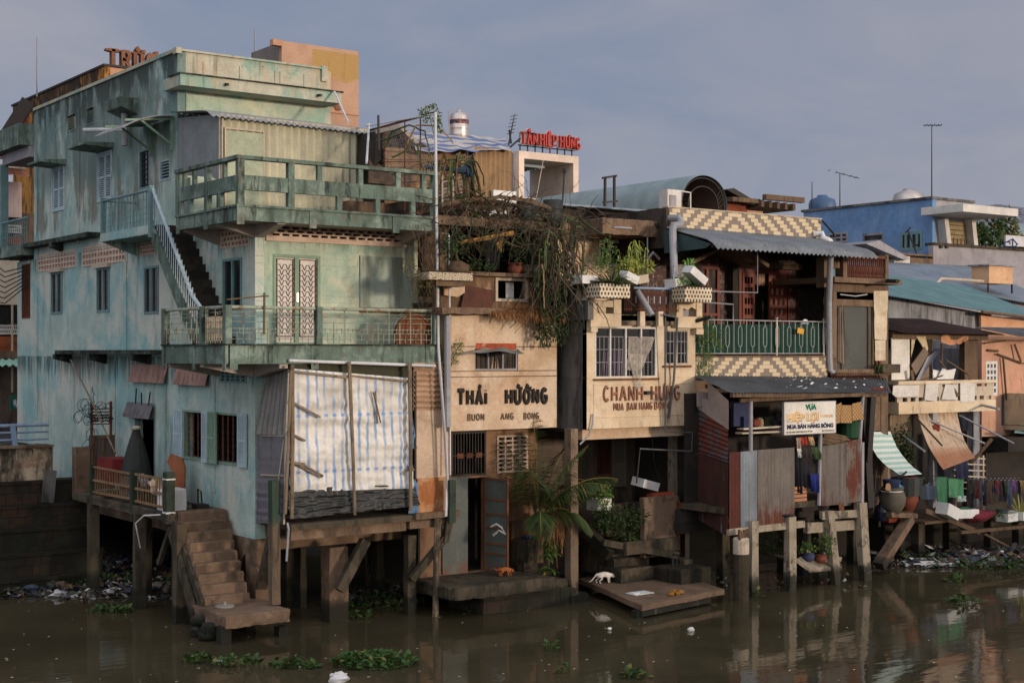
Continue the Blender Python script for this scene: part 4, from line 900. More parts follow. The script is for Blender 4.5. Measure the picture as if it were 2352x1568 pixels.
for k in range(10): z0_=ru(zmid-.1,zw); m.tube([((r[0]+.25)+(r[1]-r[0]-.3)*i/12+ru(-.04,.04),9.25+ru(-.1,.1),z0_+ru(-.1,.1)) for i in range(13)],.009,3)
for k in range(16): cx=ru(r[0]+.2,r[0]+.55) if k<11 else ru(r[0],r[1]); cz=ru(zdk+.5,zw) if k<11 else ru(zmid,zw); m.tube([(cx+.14*cos(t*.7),9.2+.03*t,cz+.16*sin(t*.7)) for t in range(10)],.009,3)
put('barbed_wire', m, M_iron, gt)
m = MB(); m.tube([pa(162,826,.6),pa(207,914,.0),pa(265,1040,-.1)],.022,5); solo('leaning_pole', m, M_woodg, 'long thin rusty pole leaning from the ledge down across the plank gate', 'pole')
m = MB(); m.beam((-.7,9.6,zdk-.3),(-.62,9.6,zdk+.55),.3,.08,j=.03); solo('concrete_scrap', m, M_dkwall, 'broken grey slab standing upright beside the plank gate', 'slab')
for (x0,y0,x1,y1) in ((313,892,311,915),(345,900,338,935),(325,902,325,930)): m = MB(); m.beam(GA.Q(x0,y0,.1),GA.Q(x1,y1+20,.08),.03); put('rod', m, M_iron, gh)
# ================================================================= embankment, street edge and the far left background
EB = PL('b', 10.2)
em = thing('embankment_wall', 'dark stepped brick embankment topped by a stained cream parapet at the left edge', 'retaining wall', (-4,10.2,0))
ztop = EB.px(60,1028)[1]; zm = EB.px(60,1103)[1]
m = MB(); m.box(-16,-.35,10.2,10.6,zm,ztop); put('parapet', m, mat('stained cream parapet',(200,180,152),[((120,80,50),(1,1,1),.52,.7,.6),((50,44,36),(3,3,1),.55,.7,.8),((34,32,26),(2,2,.7),.35,.6,.95)]), em)
m = MB(); m.box(-16,-.35,10.1,10.7,ztop,ztop+.06); put('coping', m, M_brown, em)
def brickbase(t):
    x = t.sep(); n = t.new('ShaderNodeTexBrick'); cmb = t.new('ShaderNodeCombineXYZ'); t.l.new(x[0], cmb.inputs[0]); t.l.new(x[2], cmb.inputs[1]); t.l.new(cmb.outputs[0], n.inputs[0])
    n.inputs['Scale'].default_value = 1; n.inputs['Brick Width'].default_value = .42; n.inputs['Row Height'].default_value = .3; n.inputs['Mortar Size'].default_value = .02
    for i,c in (('Color1',(44,41,32)),('Color2',(70,50,36)),('Mortar',(36,34,27))): n.inputs[i].default_value = (*lin(c),1)
    return n.outputs[0]
M_brk = mat('mossy big bricks', None, [((34,34,25), .9, .4, .56, .95), ((54,56,36), 2.5, .5, .7, .6)], base=brickbase, bump=.8)
m = MB()
for i in range(5):
    z1 = zm-.001-i*(zm+.3)/5; z0 = zm-(i+1)*(zm+.3)/5; m.box(-16,.6,9.9-i*.28,10.6,z0,z1)
    m.box(-16,.62,9.86-i*.28,9.9-i*.28,z1-.06,z1+.012)
each('brick_step', m, M_brk, em)
rl = thing('street_railing', 'pale blue tubular street railing above the cream parapet', 'railing', (-3,10.4,ztop))
m = MB(); zr1=EB.px(60,977)[1]; zr2=EB.px(60,993)[1]; zr3=EB.px(60,1010)[1]; M_brail = mat('pale blue rail paint',(138,160,184),[((90,100,110),4,.58,.75,.5)],rough=.5)
for z,r in ((zr1,.045),(zr2,.03),(zr3,.03)): m.tube([(-16,10.4,z),(-.4,10.4,z)],r,8)
each('rail', m, M_brail, rl); m = MB()
for x in (40,): u=EB.px(x,1000)[0]; m.beam((u,10.38,ztop),(u-.08,10.38,zr1+.05),.12,.1)
put('post', m, M_brail, rl)
for i in range(5):
    a = -4.6+i*.95; m = MB(); spiky(m,(a,10.5,ztop+.0),22,.55,.05,1.2,1.2); solo('street_plant', m, L_dark, 'dark strap leaved plant behind the pale blue railing', 'plant', 'plants behind the pale blue railing')
# street and background strip on the left
m = MB(); m.box(-60,-2,10.65,60,ztop-1.2,ztop-.3); m.box(-2.0,60,16,80,ztop-1.2,ztop-.32)
struct('street', m, mat('street asphalt',(58,56,54)))
m = MB(); m.sheet((-40,5.5,-.6),(60,5.5,-.6),(-40,26,1.6),(60,26,1.6),160,40,lambda u,v: V((0,0,.35*noise.noise(V((u*30,v*8,0)))+.15*noise.noise(V((u*90,v*25,3))))))
struct('river_bank', m, M_mud, True)
LB = PL('b', 24)
lb = thing('street_building', 'salmon and white building across the street with striped corrugated upper wall', 'building', LB.P(-8,3))
def lr(x0,y0,x1,y1): return LB.r(x0,y0,x1,y1)
bands = [((-60,412,50,500), mat('pink striped tin',(214,190,176),[((170,110,80),(5,5,.2),.5,.7,.6)]), 'tin_wall'),((-60,512,50,536),M_white,'vent_band'),((-60,540,50,562),mat('burnt orange panel',(150,84,46),[((90,50,32),2,.5,.7,.6)]),'orange_band'),
 ((-60,566,50,700),mat('cream street wall',(206,192,168),[((150,130,106),2,.5,.7,.5)]),'upper_wall'),((-60,745,50,768),M_white,'vent_band'),((-60,772,50,806),mat('burnt orange panel',None),'orange_band'),((-60,806,50,822),M_brown,'ledge')]
for rr,mm,nm in bands:
    m = MB(); q = lr(*rr); 
    if nm=='vent_band': LB.wall(m,q,grid_holes(q,22,2,.6,.5),.15)
    else: LB.box(m,q,-.3,.0 if nm!='ledge' else .3)
    put(nm, m, mm, lb)
m = MB(); q=lr(-60,480,50,1000); LB.box(m,(q[0],q[1]+.6,-1,q[3]),-6,-.4); put('wall', m, M_int, lb)
m = MB(); q=lr(-60,372,50,410); m.corr(LB.P(q[0],q[2],.9),LB.P(q[1],q[2],.9),LB.P(q[0],q[3],.0),LB.P(q[1],q[3],.0),.2,.02); put('roof_eave', m, mat('salmon eave sheet',(190,130,104),[((130,80,60),(5,5,1),.5,.7,.5)]), lb)
q=lr(-60,330,50,372); m=MB(); m.prism([LB.P(q[0],q[2],.9),LB.P(q[1],q[2],.9),LB.P(q[1],q[3]+1.0,-4),LB.P(q[0],q[3]+1.0,-4)],(0,0,-.08)); put('roof', m, mat('brown roof',(104,78,64)), lb)
m=MB(); m.box(LB.px(-60,385)[0],LB.px(36,385)[0],22.9,23.1,LB.px(0,388)[1]-.08,LB.px(0,388)[1]+.05); put('gutter', m, M_trim, lb)
for (x0,y0,x1,y1) in ((-60,705,14,742),(18,705,40,742)): m=MB(); LB.box(m, lr(x0,y0,x1,y1), .01,.05); put('window', m, M_glass, lb)
zz=lr(0,822,46,900); m=MB(); m.beam(LB.P(LB.px(24,0)[0],zz[2],.2),LB.P(LB.px(24,0)[0],lr(0,700,1,701)[3],.2),.06); put('post', m, M_trim, lb)
m=MB(); q=lr(-60,823,50,832); m.corr(LB.P(q[0],q[3],0),LB.P(q[1],q[3],0),LB.P(q[0],q[2]-.1,1.5),LB.P(q[1],q[2]-.1,1.5),.25,.05); put('awning', m, mat('green white awning',(150,190,170)), lb)
# red roofed gable behind
m=MB(); D_=52; m.prism([pd(4,330,D_),pd(62,240,D_),pd(62,330,D_)],(1,4,0)); rg=thing('red_gable','dark red gable end behind the rear veranda at the far left','building',pd(30,330,D_)); put('gable', m, mat('dark red gable',(120,40,34)), rg)
m=MB(); m.beam(pd(0,336,D_-.3),pd(66,232,D_-.3),.12,.5); put('roof_edge', m, M_iron, rg)
# shop sign
sg = thing('shop_sign', 'small green shop sign with white lettering at the far left under the awning', 'sign', LB.Q(24,920,1.0))
q=LB.r(2,906,62,936); m=MB(); LB.box(m,(q[0],q[1],q[2],q[3]),1.0,1.06); put('sign_board', m, mat('green sign',(36,92,72),bump=0), sg)
text_mesh('letters','VỰA HÀNG',.34,M_foam,sg,lambda u,z:0,0,0) if False else text_mesh('sign_text','VỰA HÀNG',.3,mat('white lettering',(210,205,215),bump=0),sg,lambda u,z,o:LB.P(u,z,1.062+o),LB.px(9,0)[0],LB.px(0,930)[1],LB.px(45,0)[0]-LB.px(9,0)[0],.012)
# overhead cables to the corner bracket
m=MB()
for i in range(7): y0=600+i*14; a=pd(-40,y0-14+i*3,46); b_=GA.Q(63,612+i*7,.1); mid=(a+b_)/2-V((0,0,.35)); m.tube([a,a.lerp(mid,.6),mid,b_.lerp(mid,.4),b_],.018,4)
solo('power_cables', m, M_iron, 'bundle of sagging black cables reaching the far corner of the green house', 'cables')
# ochre building behind, with its roof letters and the rooftop tower
ob = thing('ochre_building', 'tall ochre building with blackened side wall standing behind the green house', 'building', (5.7,26,1))
za = pa(240,152,5.6).z; bn=pa(240,152,5.6).y
m = MB(); m.box(5.6,5.8,bn,33,0,za); put('side_wall', m, M_yel, ob)
m = MB(); m.box(5.81,9.5,bn,33,0,za-.02); put('front_wall', m, M_orange, ob)
m = MB(); m.box(5.55,9.6,bn-.05,33.1,za,za+.08); put('coping', m, M_iron, ob)
rs = thing('roof_letters', 'weathered brown serif letters standing on the ochre building roof', 'sign', (6.5,bn+.4,za))
OL = PL('b', bn+.3); uA=OL.px(246,110)[0]; uB=OL.px(356,110)[0]; zA=OL.px(250,153)[1]; hA=OL.px(250,117)[1]-zA
M_let = mat('rusty letter', (132,92,70), [((90,54,38),(4,4,1),.45,.66,.7)])
ls_ = word_fit(OL.P,uA,uB,zA,hA,'TRÙƠ',.09,style='serif',dep=.25)
for q in ls_: put('letter', q, M_let, rs)
tw_ = thing('stair_tower', 'square peach rooftop stair tower with a peeled ochre patch behind the green parapet', 'tower', (7,9.5,9))
TB = PL('b', 9.0); ta = TB.px(647,93)[0]; tb_ = TB.px(824,118)[0]; tz = TB.px(647,94)[1]
def towbase(t):
    x = t.sep(); f = t.math('MULTIPLY', t.ramp(t.math('ADD', x[2], t.math('MULTIPLY', t.noise(1.2,4,.6,3), .6)), tz-.95+.3, tz-.85+.3), t.ramp(t.math('ADD', x[0], t.math('MULTIPLY', t.noise(1.5,4,.6,6), .3)), ta+1.1, ta+1.15))
    top = t.ramp(x[2], tz-.12, tz-.1, 1, .0); f = t.math('MULTIPLY', f, top)
    return t.mix(f, t.mix(t.ramp(t.noise(1,4,.6,1),.4,.7), lin((182,146,120)), lin((166,130,106))), lin((168,136,84)))
m = MB(); holes=[(TB.r(652,147,692,168))]; hv=TB.r(868*.0+654,172*.0+151,691,166)
rv2=(TB.px(654,150)[0],TB.px(690,150)[0],TB.px(672,168)[1],TB.px(672,150)[1])
TB.wall(m,(ta,tb_,8,tz),[rv2],.15); put('front_wall', m, mat('tower plaster',None,[((130,90,66),STREAK,.56,.76,.5)],base=towbase), tw_)
m = MB(); b2=pa(577,133,ta).y; m.box(ta,ta+.2,9.151,b2,8,tz-.02); put('side_wall', m, mat('tower side plaster',(126,116,110),[((84,76,72),(3,3,.5),.5,.7,.6)]), tw_)
m=MB(); m.box(ta+.2,tb_,9.151,9.3,8.,tz-.03); m.box(tb_-.2,tb_,9.3,b2,8,tz-.03); m.box(ta+.2,tb_-.2,9.3,b2,tz-.3,tz-.2); put('inner_wall', m, M_int, tw_)
m = MB(); louvre(m,TB,rv2,5,-.1,.03,.05); put('vent', m, M_rust, tw_)
m = MB(); m.box(ta-.3,ta-.001,8.95,9.15,tz-.16,tz+.01); m.box(ta-.3,ta-.001,8.95,9.15,tz-.95,tz-.8); each('bracket', m, M_orange, tw_)
m = MB(); m.box(ta+.2,tb_,8.96,8.999,TB.px(800,262)[1]-.02,TB.px(800,262)[1]+.02); put('moulding', m, M_orange, tw_)
m = MB()
for k in range(5): a=.3+k*.6; c=TB.Q(765,250,.02); m.blob(c+V((.18*cos(a)-.0,0,.16*sin(a))),.1,(1.2,.3,.9),8,6)
put('leaf_ornament', m, M_let, tw_)
def antenna(x,y0,y1,D,label,kind=0,nm='antenna_pole'):
    m=MB(); p=pd(x,y1,D); q=pd(x,y0,D); m.tube([p,q],.03*D/50,5,.018*D/50)
    if kind: 
        for k in range(kind): t=.02+.0*k; m.tube([q+V((-.55+k*.02,.1,-.05*k)),q+V((.6,-.1,-.05*k-.0))],.015*D/50,4)
    return solo(nm,m,M_greyp if not kind else M_iron,label,'antenna')
antenna(85,85,222,57,'tall thin bare pole on the roof of the ochre building')
antenna(585,65,120,44,'thin bare rod rising behind the peach stair tower')
# ================================================================= peach lettered house (THAI HUONG)
T = PL('b', -.2); T0 = T.px(1036,850)[0]; T1 = T.px(1279,850)[0]
th = thing('peach_house', 'peach fronted narrow house with dark raised lettering, dry grass ledge and ruined upper terrace', 'house', (T0,-.2,.5))
zt_ = T.px(1036,722)[1]; zb_ = T.px(1036,990)[1]
wr = T.r(1090,800,1190,850)
m = MB(); T.wall(m,(T0,T1,zb_,zt_),[wr],.18); m.box(T0,T0+.15,-.019,3,zb_,zt_); m.box(T1-.15,T1,-.019,3,zb_,zt_); m.box(T0+.15,T1-.15,-.019,3,zb_+.0,zb_+.15); m.box(T0+.15,T1-.15,-.019,3,zt_-.2,zt_-.0)
put('wall', m, M_peach, th)
m = MB(); m.box(T0+.15,T1-.15,1.2,1.3,zb_+.15,zt_-.2); put('inner_wall', m, M_dark, th)
m = MB()
for y in (1060-200, 870, 796, 806): pass
for zz in (T.px(1100,853)[1],T.px(1100,866)[1],T.px(1240,797)[1]): T.box(m,(T0,T1,zz,zz+.022),-.0,.01)
each('moulding', m, M_brown, th)
f = window(th, T, wr, 3, M_greyp, M_glassb, o=-.05, bars=9, bm=M_iron)
m = MB(); m.sheet(T.Q(1128,848,-.08),T.Q(1148,848,-.08),T.Q(1130,820,-.1),T.Q(1146,820,-.1),8,4,lambda u,v:.03*sin(u*18)); put('curtain', m, M_cream, f)
m = MB(); r = T.r(1093,788,1185,800); T.box(m,(r[0],r[1],r[2]-.02,r[3]),.0,.012); put('exposed_bricks', m, mat('exposed orange brick',(164,76,48),[((110,54,38),(3,3,8),.45,.6,.8),((190,160,130),6,.6,.7,.6)]), th)
m = MB(); p=T.Q(1116,797,0); q=T.Q(1192,802,0); m.sheet(p,q,T.Q(1080,812,.55)-V((0,0,.0)),T.Q(1205,815,.85),14,8,lambda u,v:.03*sin(u*9)-.05*v*v); m.tube([T.Q(1172,806,.3),T.Q(1156,835,.02)],.01,4); put('window_hood', m, mat('grey awning sheet',(126,128,120)), th)
L1 = word_fit(T.P,T.px(1047,0)[0]+.05,T.px(1126,0)[0]-.1,T.px(1080,928)[1],T.px(1080,894)[1]-T.px(1080,926)[1],'THÁi',.055)
L2 = word_fit(T.P,T.px(1158,0)[0]+.05,T.px(1262,0)[0]-.05,T.px(1200,925)[1],T.px(1180,892)[1]-T.px(1180,923)[1],'Hứ'+'ớNG',.055)
M_l1 = mat('blackened relief letter',(50,44,38),[((96,76,58),4,.55,.7,.6)])
for q in L1+L2: put('letter', q, M_l1, th)
for txt,x0,x1,y in (('BUON',1074,1112,965),('ANG',1150,1180,963),('BONG',1203,1238,962)):
    for q in word_fit(T.P,T.px(x0,0)[0],T.px(x1,0)[0],T.px(x0,y)[1],.145,txt,.017): put('small_letter', q, M_brown, th)
# ledge, dry grass, ruined parapet zone
m = MB(); slab(m, T0-.45, T1+.25, -.5, 1.4, zt_, zt_+.16, 22, .03); put('ledge', m, M_brown, th)
U = PL('b', .0); zu0 = zt_+.16; zu1 = U.px(1150,636)[1]; hr = U.r(1141,643,1207,688)
m = MB(); U.wall(m,(T0-.3,T1-.05,zu0,zu1),[hr],.15); put('parapet_wall', m, mat('broken brown wall',(140,112,84),[((84,62,46),(1.5,1.5,1),.45,.62,.8),((176,150,116),1.8,.54,.7,.6),((36,30,26),(3,3,.7),.56,.72,.85)],bump=.8), th)
m = MB(); U.frame(m,(hr[0]-.06,hr[1]+.06,hr[2]-.06,hr[3]+.06),.07,-.02,.04); put('opening_frame', m, M_trim, th)
m = MB(); m.box(T0-.4,T1+.1,-.2,.4,zu1,zu1+.09); put('shelf_slab', m, M_brown, th)
m = MB(); m.prism([U.Q(1056,712,.1),U.Q(1128,710,.12),U.Q(1138,668,.03),U.Q(1068,655,.03)],(0,-.03,0)); put('rusty_board', m, mat('dark rusty sheet',(88,54,42),[((56,38,32),(5,5,1),.45,.66,.7)]), th)
m = MB(); m.prism([U.Q(1018,652,.06),U.Q(1066,652,.06),U.Q(1066,672,.06),U.Q(1050,682,.06),U.Q(1018,678,.06)],(0,-.03,0)); put('plaster_patch', m, M_peach, th)
m = MB(); U.box(m,U.r(1172,663,1190,692)[:2]+(hr[2]+.03,hr[2]+.42),-.2,-.18); put('white_paper', m, M_foam, th)
m = MB(); grass(m,(T0+1.4,-.52,zt_+.14),(T1+.1,-.52,zt_+.14),420,.34,.12,.6,.9,.011); grass(m,(T0+.9,-.55,zt_+.1),(T1,-.55,zt_+.1),260,.34,.06,-.5,.5,.011)
for i in range(3): grass(m,(T0+1+i*.6,-.52,zt_+.1),(T0+1.5+i*.6,-.52,zt_+.1),90,.42,.08,-.3,.7,.012)
solo('dry_grass', m, L_dry, 'reddish dry grass hanging over the ledge above the peach facade', 'grass', kind='stuff')
# terrazzo planter
tp = thing('terrazzo_planter','long planter faced with black and white terrazzo left of the orange pot','planter',(T0-.9,-.6,zu1))
def terr(t):
    n = t.new('ShaderNodeTexVoronoi'); n.feature='DISTANCE_TO_EDGE'; n.inputs['Scale'].default_value = 22; t.l.new(t.pos(), n.inputs['Vector'])
    return t.mix(t.ramp(n.outputs['Distance'], .03, .1), lin((34,28,24)), lin((196,180,152)))
PP = PL('b',-.75); r = PP.r(985,624,1086,650)
m = MB(); m.box(r[0],r[1],-.75,-.3,r[2]+.05,r[3]); put('trough', m, mat('terrazzo',None,base=terr,bump=.2), tp)
m = MB(); m.box(r[0]+.03,r[1]-.03,-.72,-.33,r[3],r[3]+.03); put('soil', m, M_soil, tp)
m = MB(); m.box(r[0]+.3,r[1]-.1,-.6,-.2,r[2]-.08,r[2]+.04); put('bracket_slab', m, M_brown, tp)
bp = thing('planter_shrub','small leafy shrub with a knotted root growing in the terrazzo planter','shrub',(r[0]+1,-.5,r[3])); m=MB(); m.blob((r[0]+1.0,-.5,r[3]+.12),.2,(1.3,.8,.9),10,8,.3); m.tube([(r[0]+1,-.5,r[3]+.2),(r[0]+.9,-.5,r[3]+.5)],.05,6,.02); put('trunk',m,M_stem,bp,True); m=MB(); bush(m,(r[0]+.85,-.5,r[3]+.6),.45,260,.1,.05,(1.2,.8,.7)); bush(m,(r[0]+1.45,-.5,r[3]+.2),.3,120,.09,.04,(1.6,.6,.6)); put('foliage',m,L_dark,bp)
m=MB(); bush(m,(r[0]-.1,-.5,r[3]-.1),.42,260,.08,.03,(.9,.6,1.3)); strands(m,(r[0]-.3,-.6,r[3]-.1),(r[0]+.15,-.6,r[3]-.1),24,.5,1.3,.006,.1)
solo('trailing_plant', m, leafmat('brownish weeds',(52,48,30),(84,74,44)), 'brownish trailing weeds hanging off the left end of the terrazzo planter', 'plant')
m=MB(); 
for k in range(22): a=ru(-.5,.5); p=V((T0-.75+ru(-.15,.15),-.3,zu1-.1)); pts=[p]; d=V((a,ru(-.2,.2),1)); 
for k in range(26):
    p=V((T0-.7+ru(-.1,.1),-.3,zu1)); d=V((ru(-.5,.5),ru(-.2,.2),1)).normalized(); pts=[p]
    for q in range(6): d=(d+V((ru(-.3,.3),ru(-.2,.2),.1))).normalized(); pts.append(pts[-1]+d*.2)
    m.tube(pts,.01,4,.004)
solo('dead_twigs', m, M_stem, 'bare grey twigs standing against the end of the green wall', 'twigs')
# pots on the shelf
def pot(x,y,b,r,h,mm,lab,leaf=None,n=140,R=.28,nm='flower_pot',cat='pot'):
    p=pb(x,y,b); t_=thing(nm,lab,cat,p); m=MB(); m.lathe(p,[(r*.6,0),(r*.95,h*.35),(r,h*.6),(r*.8,h*.85),(r*.95,h*.92),(r*.95,h),(r*.8,h)],16); put('pot',m,mm,t_,True)
    if leaf: m=MB(); bush(m,p+V((0,0,h+R*.8)),R,n,.09,.045); put('foliage',m,leaf,t_)
    return t_
pot(1184,632,-.05,.2,.3,M_terra,'round orange pot with dark plant on the brown shelf',L_dark,200,.38)
pot(1210,633,-.05,.16,.26,M_brown,'brown worn pot between the orange pot and the white pot',L_dark,60,.2)
pot(1237,632,-.05,.2,.24,M_foam,'bulging white pot with leafy plant at the right of the shelf',L_mid,220,.34)
# porch cavity above: columns, back wall, roof beam
m = MB(); m.box(T0-.2,T1+.6,2.6,2.8,zu1-.4,T.px(1200,500)[1]+.4); m.box(T0-.2,T1+.6,.45,2.6,zt_+.16,zt_+.3); m.box(T1+.35,T1+.5,.4,2.6,zt_,T.px(1200,490)[1]);put('inner_wall', m, M_dark, th)
zc_ = U.px(1100,520)[1]
m = MB(); 
for x in (984,1012): p=pb(x,600,.3); m.box(p.x-.09,p.x+.12,.2,.45,zu1,zc_+.2)
m.box(T1-.15,T1+.2,.2,.5,zu0,zc_+.1)
each('column', m, M_brown, th)
m = MB(); slab(m,T0-.4,T1+.5,-.1,3,zc_-.02,zc_+.2,16,.03); put('roof_slab', m, M_brown, th)
m = MB(); m.tube([U.Q(1050,558,.3),U.Q(1110,548,.4),U.Q(1178,534,.3)],.05,6); m.beam(U.Q(1078,552,.35),U.Q(1175,538,.35),.14,.04,j=.02); m.prism([U.Q(1140,560,.2),U.Q(1155,545,.2),U.Q(1152,580,.2)],(0,.02,0)); put('broken_tube', m, mat('ochre rolled mat',(170,124,62)), th)
m = MB(); m.sheet(U.Q(1115,620,-.8),U.Q(1148,620,-.8),U.Q(1118,545,-.6),U.Q(1156,545,-.6),10,6,lambda u,v:.06*sin(u*12)); put('hanging_cloth', m, mat('grey cloth',(96,96,92)), th)
# fallen roof frame: curved timber laths with debris
rf = thing('collapsed_roof','collapsed curved timber roof frame with scraps over the dark terrace','roof frame',(T0+.3,0,zc_+.2))
for k in range(4):
    b=-.1+k*.5; m=MB(); pts=[V((T0-.25+(T1-T0+1.0)*t, b, zc_+.22+.5*sin(pi*min(1,t*.85+.12))+ru(-.03,.03)-k*.03)) for t in [i/12 for i in range(13)]]
    for i in range(12): m.beam(pts[i],pts[i+1],.05,.09,j=.004)
    put('lath', m, M_wood, rf)
m=MB(); 
for k in range(16): x=ru(T0,T1+.2); m.beam((x,-.2,zc_+ru(.3,.8)),(x+ru(-.5,.5),.8,zc_+ru(.2,.7)),.04,.03,j=.01)
each('slat', m, M_wood, rf)
m=MB(); tangle(m,((T0+T1)/2,.1,zc_+.3),(1.7,.3,.3),70,1.1,.012,8,.7); solo('dead_vines', m, M_stem, 'dead brown vines tangled over the collapsed roof frame', 'vines')
m=MB()
for k in range(12): p=V((ru(T0+.9,T1),ru(-.2,.3),zc_+ru(.2,.45))); s=ru(.05,.2); m.prism([p,p+V((s,0,ru(-.05,.1))),p+V((s*.8,.02,.12*ru(.3,1))),p+V((0,.03,.06))],(0,.01,.0))
solo('litter', m, M_foam, 'white and grey scraps caught in the collapsed roof frame', 'litter', kind='stuff')
# ---- ground floor of the peach house
G = PL('b', .6); zg0 = G.px(1100,1312)[1]
gw_ = G.r(1037,992,1117,1090); br = G.r(1141,1000,1212,1082); d1=G.r(1072,1096,1113,1311)
m = MB(); G.wall(m,(T0-.35,T1-.0,zg0,zb_+.1),[gw_,(br[0],br[1],br[2],br[3]),(d1[0],d1[1],zg0+.02,G.px(1072,1098)[1])],.16); put('wall', m, mat('brown ground floor plaster',(136,104,78),[((90,66,50),(2,2,.8),.45,.64,.8),((170,140,108),1.6,.55,.72,.5),((44,36,30),(4,4,.7),.56,.74,.7)]), th)
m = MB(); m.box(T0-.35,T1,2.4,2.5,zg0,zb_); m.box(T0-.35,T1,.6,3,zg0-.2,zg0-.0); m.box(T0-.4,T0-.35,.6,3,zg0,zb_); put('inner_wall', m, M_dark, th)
m = MB(); n=12
for i in range(n): u=gw_[0]+(gw_[1]-gw_[0])*(i+.5)/n; G.box(m,(u-.012,u+.012,gw_[2],gw_[3]),-.05,-.03)
G.frame(m,gw_,.05,-.08,.0); zm_=(gw_[2]*.55+gw_[3]*.45); G.box(m,(gw_[0]+.05,gw_[1]-.05,zm_,zm_+.025),-.029,-.01); gg=put('window_gate', m, M_iron, th)
m = MB()
for i in range(3): u=gw_[0]+(gw_[1]-gw_[0])*(.25+i*.27); G.box(m,(u-.09,u+.09,zm_-.05,zm_+.07),-.009,.0)
each('plate', m, M_rust, gg)
vent(th,G,br,4,8,M_ventp,.02,.12,.8)
M_mdoor = mat('grey green metal leaf', (92,98,92), [((122,122,112),(3,3,1),.54,.72,.5),((112,72,50),(1.2,1.2,1.2),.4,.66,.8,(1.4,.8)),((108,70,48),3,.6,.72,.7)], rough=.6, bump=.1)
m = MB(); q=G.r(1014,1098,1072,1312); G.box(m,(q[0],q[1],zg0+.02,q[3]),.01,.05); put('door', m, M_mdoor, th, label='flat grey green metal door leaf, rusty at the foot')
# open leaf
q0=G.Q(1113,1098,.03); q1=G.Q(1164,1098,.75); dl=MB(); q1.z=q0.z; dv=(q1-q0); dl.prism([V((q0.x,q0.y,zg0+.03)),V((q1.x,q1.y,zg0+.03)),q1,q0],(.03,.03,0)); od=put('door', dl, M_mdoor, th, label='half open panelled metal door leaf')
m=MB(); H_=q0.z-zg0-.03
nrm_=V((-dv.y,dv.x,0)).normalized()*-.02
for f in (0,.19,.3,.47,.62,.78,1): zz=zg0+.03+H_*f; m.beam(V((q0.x,q0.y,zz))-V((.0,.03,0)),V((q1.x,q1.y,zz))-V((.0,.03,0)),.04,.05)
for t in (0,1): p=q0.lerp(q1,t); m.beam(V((p.x,p.y-.03,zg0+.03)),V((p.x,p.y-.03,q0.z)),.05,.04)
put('leaf_frame', m, mat('rusted door frame',(110,74,52)), od)
m=MB(); m.tube([q0.lerp(q1,t)+V((0,-.045,-H_*(.52+dz))) for t,dz in ((.25,.0),(.5,-.035),(.75,-.0),(.9,.06),(.6,.03),(.5,.06),(.35,.09))],.03,5); put('paint_scrawl', m, M_foam, od)
# terrace slab with worn steps
te = thing('stone_terrace','muddy concrete terrace with crumbling brick steps in front of the metal doors','terrace',(6.3,-.5,0))
m=MB(); slab(m,5.05,8.0,-1.15,.6,zg0-.3,zg0-.01,22,.03); put('slab', m, M_wetc, te)
m=MB(); slab(m,6.0,8.3,-.95,.5,-.6,zg0-.3,16,.04); put('brick_base', m, M_brk, te)
for k in range(4): m=MB(); slab(m,8.0+k*.32-.05,8.5+k*.32,-.95,.3,-.5,zg0-.12-k*.2,8,.025); put('step', m, M_wetc, te)
m=MB(); slab(m,T1-.9,T1-.1,-.05,.59,zg0,zg0+.75,8,.02); solo('concrete_block', m, M_wetc, 'low mossy concrete block under the palm beside the terrace', 'block')
m=MB(); m.lathe((T1-.55,.25,zg0+.76),[(.13,0),(.16,.05),(.15,.06)],14); solo('dish', m, mat('blue enamel',(40,70,120),rough=.4), 'small blue dish on the low concrete block', 'dish')
m=MB(); G.box(m,G.r(1190,1195,1240,1290),.05,.1); solo('clay_board', m, mat('orange brown board',(124,84,60)), 'orange brown board leaning behind the palm trunk', 'board')
m=MB(); G.box(m,G.r(1168,1195,1192,1302),.08,.12); solo('dark_board', m, M_wood, 'narrow dark board leaning beside the open metal door', 'board')
# ================================================================= rooftop shack behind the collapsed roof
sk = thing('rooftop_shack','brown board shack with a striped tarpaulin roof behind the wire mesh','shack',(7.3,2.2,9))
K = PL('b', 2.2); KL=K.px(885,400)[0]
r1=K.r(886,352,1042,425); r2=K.r(1095,372,1176,510); ztl=K.px(900,330)[1]
m=MB(); k0,k1=K.px(884,0)[0],K.px(1095,0)[0]; m.sheet(K.P(k0,K.px(900,470)[1],0),K.P(k1,K.px(1095,440)[1],0),K.P(k0,K.px(900,340)[1],0),K.P(k1,K.px(1095,350)[1],0),4,80,lambda u,v:.02*(floor(v*14)%2)+.01*sin(v*88)); put('board_wall', m, M_plank, sk)
m=MB(); m.corr(K.Q(1090,478,.35),K.Q(1174,488,.35),K.Q(1090,336,.35),K.Q(1176,345,.35),.14,.02); put('panel', m, mat('tan ribbed sheet',(150,122,88),[((96,72,50),(4,4,.6),.48,.68,.7)],bump=.3), sk)
m=MB(); K.box(m,(*K.r(1108,440,1160,470)[:2],K.px(1108,468)[1],K.px(1108,440)[1]),.4,.5); put('foam_panel', m, M_foam, sk)
m=MB(); m.sheet(K.Q(1052,395,.1),K.Q(1076,395,.1),K.Q(1055,345,.1),K.Q(1080,348,.1),6,6,lambda u,v:.02*sin(u*12)); put('poster', m, mat('faded poster',(176,140,116),[((110,60,46),6,.5,.6,.8)]), sk)
m=MB(); m.sheet(K.Q(1070,410,.08),K.Q(1092,410,.08),K.Q(1074,345,.06),K.Q(1094,348,.06),8,6,lambda u,v:.02*sin(u*16)); put('blue_plastic', m, mat('blue plastic',(96,130,160)), sk)
